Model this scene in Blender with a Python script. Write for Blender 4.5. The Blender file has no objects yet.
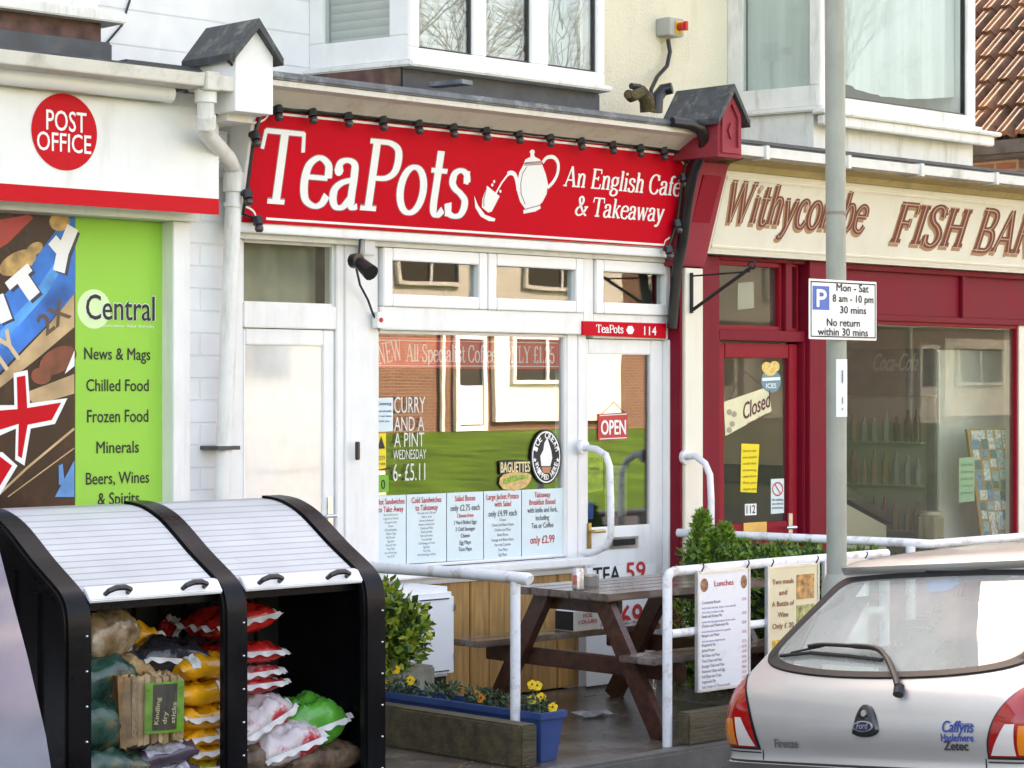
import bpy, bmesh, math, random
from mathutils import Vector, Matrix, noise as mnoise
R = math.radians
PI = math.pi
rnd = random.Random(11)
scene = bpy.context.scene
col = scene.collection

# ------------------------------------------------------------------ camera, sky, sun, exposure
F = 2300.0
AX = math.atan2(2377.0, F)
FW = (math.cos(AX), math.sin(AX)); RT = (math.sin(AX), -math.cos(AX))
CH = 1.776
cam_data = bpy.data.cameras.new('camera')
cam = bpy.data.objects.new('camera', cam_data); col.objects.link(cam)
cam.location = (0, 0, CH)
cam.rotation_euler = (R(90), 0, AX - R(90))
cam_data.sensor_width = 36.0
cam_data.lens = 36.0 * F / 1024
cam_data.shift_y = 7 / 1024
cam_data.clip_end = 1000
scene.camera = cam

SUN_EL, SUN_AZ = R(38), R(22)      # azimuth measured from +Y towards +X: the sun stands behind the shops
w = bpy.data.worlds.new('World'); scene.world = w; w.use_nodes = True
nt = w.node_tree
sky = nt.nodes.new('ShaderNodeTexSky'); sky.sky_type = 'NISHITA'; sky.sun_disc = False
sky.sun_elevation = SUN_EL; sky.sun_rotation = SUN_AZ
sky.air_density = 1.0; sky.dust_density = 3.0; sky.ozone_density = 1.0
bg = nt.nodes['Background']; bg.inputs['Strength'].default_value = 0.15
nt.links.new(sky.outputs[0], bg.inputs['Color'])
sd = bpy.data.lights.new('sun', 'SUN'); sd.energy = 2.8; sd.angle = R(0.5); sd.color = (1, .95, .88)
so = bpy.data.objects.new('sun', sd); col.objects.link(so)
sv = Vector((math.sin(SUN_AZ) * math.cos(SUN_EL), math.cos(SUN_AZ) * math.cos(SUN_EL), math.sin(SUN_EL)))
so.rotation_euler = sv.to_track_quat('Z', 'Y').to_euler(); so.location = (20, 30, 30)
vs = scene.view_settings
vs.view_transform = 'Standard'; vs.look = 'None'; vs.gamma = 1.0; vs.use_curve_mapping = False
vs.exposure = 2.76
vs.use_white_balance = True; vs.white_balance_temperature = 9250; vs.white_balance_tint = 19

# ------------------------------------------------------------------ pixel -> place helpers
def ray(px, py):
    t = (px - 512) / F
    return Vector((FW[0] + t * RT[0], FW[1] + t * RT[1], (391 - py) / F))
CAM = Vector((0, 0, CH))
def at(px, py, Y):
    d = ray(px, py); return CAM + d * (Y / d.y)
def atx(px, py, X):
    d = ray(px, py); return CAM + d * (X / d.x)
def gnd(px, py, z):
    d = ray(px, py); return CAM + d * ((z - CH) / d.z)

class Panel:
    """a flat face standing in the street: origin, right and up vectors, normal towards the viewer"""
    def __init__(s, p0, right, up):
        s.p0 = Vector(p0); s.r = Vector(right).normalized(); s.u = Vector(up).normalized()
        s.n = s.r.cross(s.u).normalized()
    def hit(s, px, py, off=0.0):
        d = ray(px, py); k = (s.p0 + s.n * off - CAM).dot(s.n) / d.dot(s.n)
        return CAM + d * k
    def pt(s, a, b, off=0.0):
        return s.p0 + s.r * a + s.u * b + s.n * off
def wallp(Y): return Panel((0, Y, 0), (1, 0, 0), (0, 0, 1))

# ------------------------------------------------------------------ materials
MATS = {}
def M(name, c=(.5, .5, .5), rough=.6, metal=0., noise=0., scale=8., bump=0., bscale=60., spec=.5,
      streak=0., dirt=None, dirt_amt=0., coat=0., stretch=(1, 1, 1), dscale=2.2):
    if name in MATS: return MATS[name]
    m = bpy.data.materials.new(name); m.use_nodes = True; MATS[name] = m
    t = m.node_tree; N = t.nodes; L = t.links
    b = N['Principled BSDF']
    b.inputs['Base Color'].default_value = (*c, 1)
    b.inputs['Roughness'].default_value = rough
    b.inputs['Metallic'].default_value = metal
    b.inputs['Specular IOR Level'].default_value = spec
    b.inputs['Coat Weight'].default_value = coat
    b.inputs['Coat Roughness'].default_value = .05
    tc = N.new('ShaderNodeTexCoord'); mp = N.new('ShaderNodeMapping'); mp.inputs['Scale'].default_value = stretch
    L.new(tc.outputs['Object'], mp.inputs['Vector'])
    cur = None
    if noise:
        n = N.new('ShaderNodeTexNoise'); n.inputs['Scale'].default_value = scale; n.inputs['Detail'].default_value = 6
        L.new(mp.outputs[0], n.inputs['Vector'])
        r = N.new('ShaderNodeMapRange'); r.inputs[1].default_value = .3; r.inputs[2].default_value = .7
        r.inputs[3].default_value = 1 - noise; r.inputs[4].default_value = 1 + noise
        L.new(n.outputs[0], r.inputs[0])
        mx = N.new('ShaderNodeMix'); mx.data_type = 'RGBA'; mx.blend_type = 'MULTIPLY'; mx.inputs[0].default_value = 1
        mx.inputs[6].default_value = (*c, 1); L.new(r.outputs[0], mx.inputs[7]); cur = mx.outputs[2]
        rr = N.new('ShaderNodeMapRange'); rr.inputs[3].default_value = max(.02, rough - .12); rr.inputs[4].default_value = min(1, rough + .12)
        L.new(n.outputs[0], rr.inputs[0]); L.new(rr.outputs[0], b.inputs['Roughness'])
    if dirt:
        n = N.new('ShaderNodeTexNoise'); n.inputs['Scale'].default_value = dscale; n.inputs['Detail'].default_value = 9; n.inputs['Roughness'].default_value = .7
        mp2 = N.new('ShaderNodeMapping'); mp2.inputs['Scale'].default_value = (3.5, 3.5, .6) if streak else (1.4, 1.4, 1.4)
        L.new(tc.outputs['Object'], mp2.inputs['Vector']); L.new(mp2.outputs[0], n.inputs['Vector'])
        r = N.new('ShaderNodeMapRange'); r.inputs[1].default_value = .52; r.inputs[2].default_value = .75; r.inputs[4].default_value = dirt_amt
        L.new(n.outputs[0], r.inputs[0])
        mx = N.new('ShaderNodeMix'); mx.data_type = 'RGBA'; L.new(r.outputs[0], mx.inputs[0])
        if cur: L.new(cur, mx.inputs[6])
        else: mx.inputs[6].default_value = (*c, 1)
        mx.inputs[7].default_value = (*dirt, 1); cur = mx.outputs[2]
    if cur: L.new(cur, b.inputs['Base Color'])
    if bump:
        n = N.new('ShaderNodeTexNoise'); n.inputs['Scale'].default_value = bscale; n.inputs['Detail'].default_value = 4
        L.new(mp.outputs[0], n.inputs['Vector'])
        bp = N.new('ShaderNodeBump'); bp.inputs['Strength'].default_value = bump; bp.inputs['Distance'].default_value = .01
        L.new(n.outputs[0], bp.inputs['Height']); L.new(bp.outputs[0], b.inputs['Normal'])
    return m

def M_brick(name, c1, c2, mortar, bw=.22, bh=.073, bump=.5, ms=.012, rough=.8, swap=True, offs=.5):
    m = M(name, c1, rough); t = m.node_tree; N = t.nodes; L = t.links; b = N['Principled BSDF']
    tc = N.new('ShaderNodeTexCoord'); sx = N.new('ShaderNodeSeparateXYZ'); cx = N.new('ShaderNodeCombineXYZ')
    L.new(tc.outputs['Object'], sx.inputs[0])
    ad = N.new('ShaderNodeMath'); ad.operation = 'ADD'; L.new(sx.outputs[0], ad.inputs[0]); L.new(sx.outputs[1], ad.inputs[1])
    L.new(ad.outputs[0], cx.inputs[0]); L.new(sx.outputs[2], cx.inputs[1])
    br = N.new('ShaderNodeTexBrick'); L.new(cx.outputs[0], br.inputs['Vector'])
    br.inputs['Scale'].default_value = 1; br.inputs['Brick Width'].default_value = bw; br.inputs['Row Height'].default_value = bh
    br.inputs['Mortar Size'].default_value = ms; br.inputs['Mortar Smooth'].default_value = .4; br.offset = offs
    br.inputs['Color1'].default_value = (*c1, 1); br.inputs['Color2'].default_value = (*c2, 1); br.inputs['Mortar'].default_value = (*mortar, 1)
    n = N.new('ShaderNodeTexNoise'); n.inputs['Scale'].default_value = 3; n.inputs['Detail'].default_value = 8
    L.new(tc.outputs['Object'], n.inputs['Vector'])
    r = N.new('ShaderNodeMapRange'); r.inputs[1].default_value = .3; r.inputs[2].default_value = .75; r.inputs[3].default_value = 1.05; r.inputs[4].default_value = .85
    L.new(n.outputs[0], r.inputs[0])
    mx = N.new('ShaderNodeMix'); mx.data_type = 'RGBA'; mx.blend_type = 'MULTIPLY'; mx.inputs[0].default_value = 1
    L.new(br.outputs[0], mx.inputs[6]); L.new(r.outputs[0], mx.inputs[7]); L.new(mx.outputs[2], b.inputs['Base Color'])
    bp = N.new('ShaderNodeBump'); bp.inputs['Strength'].default_value = bump; bp.inputs['Distance'].default_value = .008; bp.invert = True
    L.new(br.outputs[1], bp.inputs['Height']); L.new(bp.outputs[0], b.inputs['Normal'])
    return m

def M_glass(name, tint=(.9, .93, .92), refl=.3, rough=.0, wob=.0, film=0., film_c=(.7, .7, .68)):
    m = bpy.data.materials.new(name); m.use_nodes = True; MATS[name] = m
    t = m.node_tree; N = t.nodes; L = t.links
    N.remove(N['Principled BSDF'])
    tr = N.new('ShaderNodeBsdfTransparent'); tr.inputs[0].default_value = (*tint, 1)
    gl = N.new('ShaderNodeBsdfGlossy'); gl.inputs['Roughness'].default_value = rough
    lw = N.new('ShaderNodeLayerWeight')
    pw = N.new('ShaderNodeMath'); pw.operation = 'POWER'; pw.inputs[1].default_value = 5; L.new(lw.outputs['Facing'], pw.inputs[0])
    ma = N.new('ShaderNodeMath'); ma.operation = 'MULTIPLY_ADD'; ma.use_clamp = True; ma.inputs[1].default_value = 1 - refl; ma.inputs[2].default_value = refl
    L.new(pw.outputs[0], ma.inputs[0])
    mx = N.new('ShaderNodeMixShader'); L.new(ma.outputs[0], mx.inputs[0]); L.new(tr.outputs[0], mx.inputs[1]); L.new(gl.outputs[0], mx.inputs[2])
    if wob:
        tc = N.new('ShaderNodeTexCoord'); n = N.new('ShaderNodeTexNoise'); n.inputs['Scale'].default_value = 1.6
        L.new(tc.outputs['Object'], n.inputs['Vector'])
        bp = N.new('ShaderNodeBump'); bp.inputs['Strength'].default_value = wob; bp.inputs['Distance'].default_value = .01
        L.new(n.outputs[0], bp.inputs['Height']); L.new(bp.outputs[0], gl.inputs['Normal'])
    last = mx.outputs[0]
    if film:
        di = N.new('ShaderNodeBsdfDiffuse'); di.inputs[0].default_value = (*film_c, 1); m2 = N.new('ShaderNodeMixShader'); m2.inputs[0].default_value = film
        nz = N.new('ShaderNodeTexNoise'); nz.inputs['Scale'].default_value = 3; nz.inputs['Detail'].default_value = 6; tc2 = N.new('ShaderNodeTexCoord'); L.new(tc2.outputs['Object'], nz.inputs['Vector'])
        mr = N.new('ShaderNodeMapRange'); mr.inputs[1].default_value = .3; mr.inputs[2].default_value = .7; mr.inputs[3].default_value = film * .75; mr.inputs[4].default_value = min(1, film * 1.25)
        L.new(nz.outputs[0], mr.inputs[0]); L.new(mr.outputs[0], m2.inputs[0])
        L.new(last, m2.inputs[1]); L.new(di.outputs[0], m2.inputs[2]); last = m2.outputs[0]
    L.new(last, N['Material Output'].inputs['Surface'])
    return m

white_up = M('white_upvc', (.8, .8, .8), .35, noise=.04, scale=3)
white_paint = M('white_paint', (.78, .78, .77), .5, noise=.05, scale=4, dirt=(.45, .43, .36), dirt_amt=.34, streak=1, bump=.08, bscale=40)
white_old = M('white_weathered', (.73, .72, .69), .6, noise=.06, dirt=(.30, .29, .2), dirt_amt=.65, dscale=3, streak=1, bump=.12)
cream_cove = M('cream_cove', (.66, .61, .54), .6, noise=.05, dirt=(.3, .26, .2), dirt_amt=.5, streak=1, bump=.08)
cream_sign = M('cream_sign', (.76, .72, .61), .5, spec=.2, noise=.04, scale=2.5, dirt=(.56, .50, .38), dirt_amt=.35, streak=1)
roughcast = M('cream_roughcast', (.73, .67, .52), .85, noise=.06, scale=2, bump=.75, bscale=75, dirt=(.45, .38, .25), dirt_amt=.3, streak=1)
clap = M_brick('white_clapboard', (.80, .80, .80), (.78, .785, .79), (.66, .67, .68), bw=40, bh=.19, ms=.006, rough=.55, bump=.5)
wbrick = M_brick('white_painted_block', (.76, .762, .77), (.74, .745, .76), (.70, .705, .715), bw=.34, bh=.115, ms=.007, rough=.6, bump=.5)
red_sign = M('red_sign', (.60, .003, .015), .55, noise=.06, scale=2, spec=.12)
red_po = M('post_red', (.62, .006, .014), .5, noise=.03, spec=.15)
red_paint = M('dark_red_paint', (.20, .007, .02), .5, spec=.15, noise=.1, scale=5, dirt=(.2, .03, .03), dirt_amt=.4, bump=.06)
red_paint2 = M('red_door_paint', (.27, .008, .02), .48, spec=.18, noise=.08, scale=5, bump=.04)
lead = M('lead_flashing', (.10, .115, .135), .5, noise=.35, scale=10, dirt=(.36, .38, .39), dirt_amt=1.2, dscale=6, bump=.3, bscale=20)
lead_dark = M('dark_lead', (.045, .05, .06), .5, noise=.4, scale=6, dirt=(.16, .15, .13), dirt_amt=.5, bump=.25, bscale=15)
mossy = M('mossy_brick', (.12, .06, .05), .9, noise=.5, scale=12, dirt=(.13, .14, .06), dirt_amt=.9, bump=.5, bscale=30)
slate = M('slate_cap', (.05, .053, .056), .65, noise=.4, scale=12, dirt=(.22, .22, .18), dirt_amt=1.0, dscale=7, bump=.5, bscale=30)
gutter_m = M('cream_gutter', (.62, .59, .53), .5, noise=.06, dirt=(.2, .18, .12), dirt_amt=.7, bump=.1)
gutter_w = M('white_gutter', (.68, .67, .64), .5, noise=.08, dirt=(.2, .19, .14), dirt_amt=.8, bump=.1)
black_pl = M('black_plastic', (.012, .012, .013), .35, noise=.3, scale=8)
black_mt = M('black_matt', (.015, .015, .015), .7)
steel = M('steel', (.6, .6, .6), .3, metal=1, noise=.1)
brass = M('brass', (.55, .40, .16), .4, metal=1, noise=.1)
alu = M('aluminium', (.6, .62, .64), .38, metal=.7, noise=.08)
ink = M('black_ink', (.015, .015, .017), .6)
ink_grey = M('grey_ink', (.10, .11, .13), .6)
ink_red = M('red_ink', (.55, .03, .03), .6)
ink_blue = M('blue_ink', (.02, .06, .28), .6)
paper = M('white_paper', (.8, .8, .78), .6, noise=.02)
paper_blue = M('pale_blue_paper', (.60, .72, .74), .6, noise=.03)
letter_w = M('white_lettering', (.82, .82, .82), .4)
grey_out = M('grey_outline', (.25, .2, .22), .5)
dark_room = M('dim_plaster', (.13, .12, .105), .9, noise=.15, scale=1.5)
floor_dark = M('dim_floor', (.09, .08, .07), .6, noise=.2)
concrete = M('wet_concrete', (.13, .108, .085), .24, noise=.4, scale=3.2, dirt=(.035, .031, .028), dirt_amt=1.3, bump=.25, bscale=50)
kerbm = M('kerb_stone', (.11, .105, .095), .6, noise=.25, scale=9, dirt=(.07, .075, .05), dirt_amt=.7, bump=.3)
asphalt = M('asphalt', (.055, .055, .057), .75, noise=.25, scale=6, bump=.5, bscale=180)
plank = M('pine_plank', (.47, .25, .085), .5, noise=.3, scale=5, stretch=(9, 9, .7), dirt=(.18, .08, .03), dirt_amt=.6, bump=.15, bscale=8)
table_w = M('brown_stained_timber', (.075, .028, .018), .38, noise=.4, scale=4, stretch=(1, 6, 6), bump=.2, bscale=12)
table_t = M('weathered_table_top', (.15, .10, .08), .13, noise=.3, scale=4, stretch=(1, 8, 8), dirt=(.33, .31, .29), dirt_amt=.9, bump=.15, bscale=12)
sleeper_m = M('old_sleeper', (.07, .05, .028), .75, noise=.45, scale=3, stretch=(6, 1, 6), dirt=(.035, .05, .018), dirt_amt=.9, bump=.5, bscale=14)
sleeper_m2 = M('old_sleeper_along', (.078, .058, .03), .75, noise=.45, scale=3, stretch=(1, 6, 6), dirt=(.045, .055, .02), dirt_amt=.9, bump=.6, bscale=14)
blue_trough = M('blue_trough', (.022, .065, .21), .4, noise=.15, scale=6, dirt=(.05, .06, .09), dirt_amt=.5)
rail_m = M('white_rail', (.74, .75, .77), .4, noise=.06, scale=6, dirt=(.30, .17, .10), dirt_amt=.9, dscale=7, bump=.06)
soil = M('soil', (.03, .02, .013), .95, noise=.4, bump=.8, bscale=40)
grass_m = M('lawn', (.065, .14, .016), .95, spec=.1, noise=.45, scale=1.1, dirt=(.10, .13, .03), dirt_amt=.6, bump=.6, bscale=40)
glass_shop = M_glass('shop_glass', refl=.165, wob=.02)
glass_fish = M_glass('fish_shop_glass', tint=(.86, .88, .84), refl=.004, wob=.02, film=.035, film_c=(.6, .57, .5))
glass_frost = M_glass('frosted_glass', refl=.16, rough=.04, wob=.05, film=.6, film_c=(.82, .82, .80))
glass_top = M_glass('top_light_glass', refl=.06, wob=.05)
glass_up = M_glass('upper_glass', refl=.13, wob=.06)
galv = M('galvanised_pole', (.31, .32, .275), .6, metal=.15, noise=.12, scale=5, dirt=(.17, .19, .16), dirt_amt=.5, streak=1, bump=.06)

# ------------------------------------------------------------------ mesh builder
class MB:
    def __init__(s): s.bm = bmesh.new()
    def face(s, pts, mi=0):
        f = s.bm.faces.new([s.bm.verts.new(p) for p in pts]); f.material_index = mi; return f
    def box(s, x0, x1, y0, y1, z0, z1, mi=0):
        v = [s.bm.verts.new((x, y, z)) for x in (x0, x1) for y in (y0, y1) for z in (z0, z1)]
        for q in ((0, 1, 3, 2), (4, 6, 7, 5), (0, 4, 5, 1), (2, 3, 7, 6), (0, 2, 6, 4), (1, 5, 7, 3)):
            f = s.bm.faces.new([v[i] for i in q]); f.material_index = mi
        return v
    def obox(s, c, ax, ay, az, hx, hy, hz, mi=0):
        c = Vector(c); ax = Vector(ax).normalized() * hx; ay = Vector(ay).normalized() * hy; az = Vector(az).normalized() * hz
        v = [s.bm.verts.new(c + ax * i + ay * j + az * k) for i in (-1, 1) for j in (-1, 1) for k in (-1, 1)]
        for q in ((0, 1, 3, 2), (4, 6, 7, 5), (0, 4, 5, 1), (2, 3, 7, 6), (0, 2, 6, 4), (1, 5, 7, 3)):
            f = s.bm.faces.new([v[i] for i in q]); f.material_index = mi
        return v
    def beam(s, a, b, up, w, h):
        """rectangular bar from a to b"""
        a = Vector(a); b = Vector(b); d = (b - a); up = Vector(up)
        side = d.cross(up).normalized(); u2 = side.cross(d).normalized()
        return s.obox((a + b) / 2, d, side, u2, d.length / 2, w / 2, h / 2)
    def prism(s, poly, ext, mi=0):
        """closed 3-D polygon swept along vector ext"""
        ext = Vector(ext); a = [s.bm.verts.new(p) for p in poly]; b = [s.bm.verts.new(Vector(p) + ext) for p in poly]
        n = len(a); fs = [s.bm.faces.new(a), s.bm.faces.new(b[::-1])]
        for i in range(n): fs.append(s.bm.faces.new([a[i], b[i], b[(i + 1) % n], a[(i + 1) % n]]))
        for f in fs: f.material_index = mi
    def loft(s, rings, cap=True, mi=0, closed=True):
        vr = [[s.bm.verts.new(p) for p in r] for r in rings]
        n = len(vr[0])
        for a, b in zip(vr, vr[1:]):
            for i in range(n if closed else n - 1):
                f = s.bm.faces.new([a[i], a[(i + 1) % n], b[(i + 1) % n], b[i]]); f.material_index = mi
        if cap:
            for r in (vr[0][::-1], vr[-1]):
                try: s.bm.faces.new(r).material_index = mi
                except ValueError: pass
        return vr
    def tube(s, pts, r, seg=10, mi=0):
        pts = [Vector(p) for p in pts]; rr = r if isinstance(r, (list, tuple)) else [r] * len(pts)
        rings = []; prev = None
        for i, p in enumerate(pts):
            d = ((pts[i] - pts[i - 1]).normalized() if i else Vector((0, 0, 0))) + ((pts[i + 1] - pts[i]).normalized() if i + 1 < len(pts) else Vector((0, 0, 0)))
            d.normalize()
            if prev is None:
                prev = d.cross(Vector((0, 0, 1)) if abs(d.z) < .9 else Vector((1, 0, 0))).normalized()
            prev = (prev - d * prev.dot(d)).normalized(); q = d.cross(prev)
            rings.append([p + (prev * math.cos(2 * PI * k / seg) + q * math.sin(2 * PI * k / seg)) * rr[i] for k in range(seg)])
        s.loft(rings, True, mi)
    def disc(s, c, r, u, n=24, mi=0, ratio=1):
        c = Vector(c); s.face([c + u[0] * (r * math.cos(2 * PI * i / n)) + u[1] * (r * ratio * math.sin(2 * PI * i / n)) for i in range(n)], mi)
    def ball(s, c, r, seg=12, mi=0, sc=(1, 1, 1)):
        c = Vector(c); rings = []
        for i in range(1, seg // 2):
            a = PI * i / (seg // 2)
            rings.append([c + Vector((math.sin(a) * math.cos(2 * PI * k / seg) * sc[0], math.sin(a) * math.sin(2 * PI * k / seg) * sc[1], -math.cos(a) * sc[2])) * r for k in range(seg)])
        s.loft(rings, True, mi)
    def build(s, name, mats, parent=None, smooth=False, bevel=0, top=None):
        """ONE mesh object; parent: its thing or part"""
        if not isinstance(mats, (list, tuple)): mats = [mats]
        bm = s.bm
        bmesh.ops.recalc_face_normals(bm, faces=bm.faces)
        if bevel:
            ed = [e for e in bm.edges if len(e.link_faces) == 2 and e.calc_face_angle(0) > .6]
            bmesh.ops.bevel(bm, geom=ed, offset=bevel, segments=2, affect='EDGES', clamp_overlap=True)
        if parent is not None: o0 = OFF[parent.name]
        else:
            cs = [v.co for v in bm.verts]
            o0 = Vector(((min(c.x for c in cs) + max(c.x for c in cs)) / 2, (min(c.y for c in cs) + max(c.y for c in cs)) / 2, min(c.z for c in cs)))
        bmesh.ops.translate(bm, verts=bm.verts, vec=-o0)
        if smooth:
            for f in bm.faces: f.smooth = True
        me = bpy.data.meshes.new(name); bm.to_mesh(me); bm.free()
        for m in mats: me.materials.append(m)
        if smooth:
            try: me.set_sharp_from_angle(angle=R(smooth if smooth is not True else 40))
            except Exception: pass
        o = bpy.data.objects.new(name, me); col.objects.link(o)
        OFF[o.name] = o0
        if parent is not None: o.parent = parent
        else: o.location = o0
        return o
OFF = {}
def tag(o, label=None, cat=None, group=None, kind=None):
    if label: o['label'] = label
    if cat: o['category'] = cat
    if group: o['group'] = group
    if kind: o['kind'] = kind
    return o
def thing(name, label, cat, loc, group=None):
    o = bpy.data.objects.new(name, None); col.objects.link(o); o.empty_display_size = .1
    o.location = loc; OFF[o.name] = Vector(loc); tag(o, label, cat, group); return o
def struct(o, label): return tag(o, label, None, None, 'structure')
def dup(root, loc, rotz=0., label=None, scale=None):
    r = root.copy(); col.objects.link(r); r.location = loc; r.rotation_euler.z = rotz
    if label: r['label'] = label
    if scale: r.scale = scale
    for ch in root.children:
        c = ch.copy(); col.objects.link(c); c.parent = r
        for g in ch.children:
            d = g.copy(); col.objects.link(d); d.parent = c
    return r
def frame(mb, x0, x1, z0, z1, ya, yb, wd, bot=None):
    bot = wd if bot is None else bot
    mb.box(x0, x0 + wd, ya, yb, z0, z1); mb.box(x1 - wd, x1, ya, yb, z0, z1)
    mb.box(x0 + wd, x1 - wd, ya, yb, z1 - wd, z1); mb.box(x0 + wd, x1 - wd, ya, yb, z0, z0 + bot)

# ------------------------------------------------------------------ sans lettering (built-in font, glyph by glyph)
GC = {}
def glyph(ch):
    if ch in GC: return GC[ch]
    def mk(s):
        cu = bpy.data.curves.new('t', 'FONT'); cu.body = s; cu.size = 1; cu.resolution_u = 3
        ob = bpy.data.objects.new('t', cu); me = ob.to_mesh()
        vs_ = [v.co.copy() for v in me.vertices]; fs_ = [list(p.vertices) for p in me.polygons]
        ob.to_mesh_clear(); bpy.data.objects.remove(ob); bpy.data.curves.remove(cu)
        return vs_, fs_
    if ch == ' ': GC[ch] = ([], [], .28); return GC[ch]
    a = mk(ch); b = mk(ch + ch)
    adv = max(v.x for v in b[0]) - max(v.x for v in a[0])
    GC[ch] = (a[0], a[1], adv); return GC[ch]
CAP = max(v.y for v in glyph('H')[0])
def sans_shapes(s, bold=0):
    out = []; x = 0
    for ch in s:
        v, f, adv = glyph(ch)
        out.append(([(p.x + x, p.y) for p in v], f)); x += adv
    return out, x
def put(mb, shapes, x0, x1, org, right, up, nrm, wid, hgt, off, mi=0, lift=.00003, shear=0.):
    """lay flat shapes (in glyph units, cap height hgt units) on a face"""
    sx = wid / (x1 - x0)
    for k, (pts, faces) in enumerate(shapes):
        o = off + lift * (k % 7)
        vv = [mb.bm.verts.new(org + right * ((px - x0) * sx + shear * py * hgt) + up * (py * hgt) + nrm * o) for px, py in pts]
        for f in faces:
            try: mb.bm.faces.new([vv[i] for i in f]).material_index = mi
            except ValueError: pass
def text(mb, s, org, right, up, wid, hgt, off=.002, mi=0, bold=0, align='l', shear=0.):
    """sans text, baseline start org, total width wid (None = natural x 0.9), cap height hgt"""
    sh, x = sans_shapes(s)
    allx = [p[0] for g in sh for p in g[0]]
    if not allx: return
    a, b = min(allx), max(allx); right = Vector(right); up = Vector(up); n = right.cross(up)
    if wid is None: wid = (b - a) * hgt / CAP * .88
    org = Vector(org)
    if align == 'c': org = org - right * (wid / 2)
    elif align == 'r': org = org - right * wid
    put(mb, [([(px, py / CAP) for px, py in g[0]], g[1]) for g in sh], a, b, org, right, up, n, wid, hgt, off, mi, shear=shear)
    if bold:
        for i, (dx, dy) in enumerate(((bold, 0), (-bold, 0), (0, bold * .8), (0, -bold * .8))):
            put(mb, [([(px, py / CAP) for px, py in g[0]], g[1]) for g in sh], a, b, org + right * dx * hgt + up * dy * hgt, right, up, n, wid, hgt, off + .0002 * (i + 1), mi, shear=shear)
def ptext(mb, s, P, xa, yb, xb, yt, off=.002, mi=0, bold=0, fn=None, **k):
    """text on panel P from the pixel of its baseline start to its right end; yt = cap top over the start"""
    o = P.hit(xa, yb); wid = (P.hit(xb, yb) - o).dot(P.r); hgt = (P.hit(xa, yt) - o).dot(P.u)
    if fn: fn(mb, s, o, P.r, P.u, wid, hgt, off, mi, **k)
    else: text(mb, s, o, P.r, P.u, wid, hgt, off, mi, bold, **k)

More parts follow.
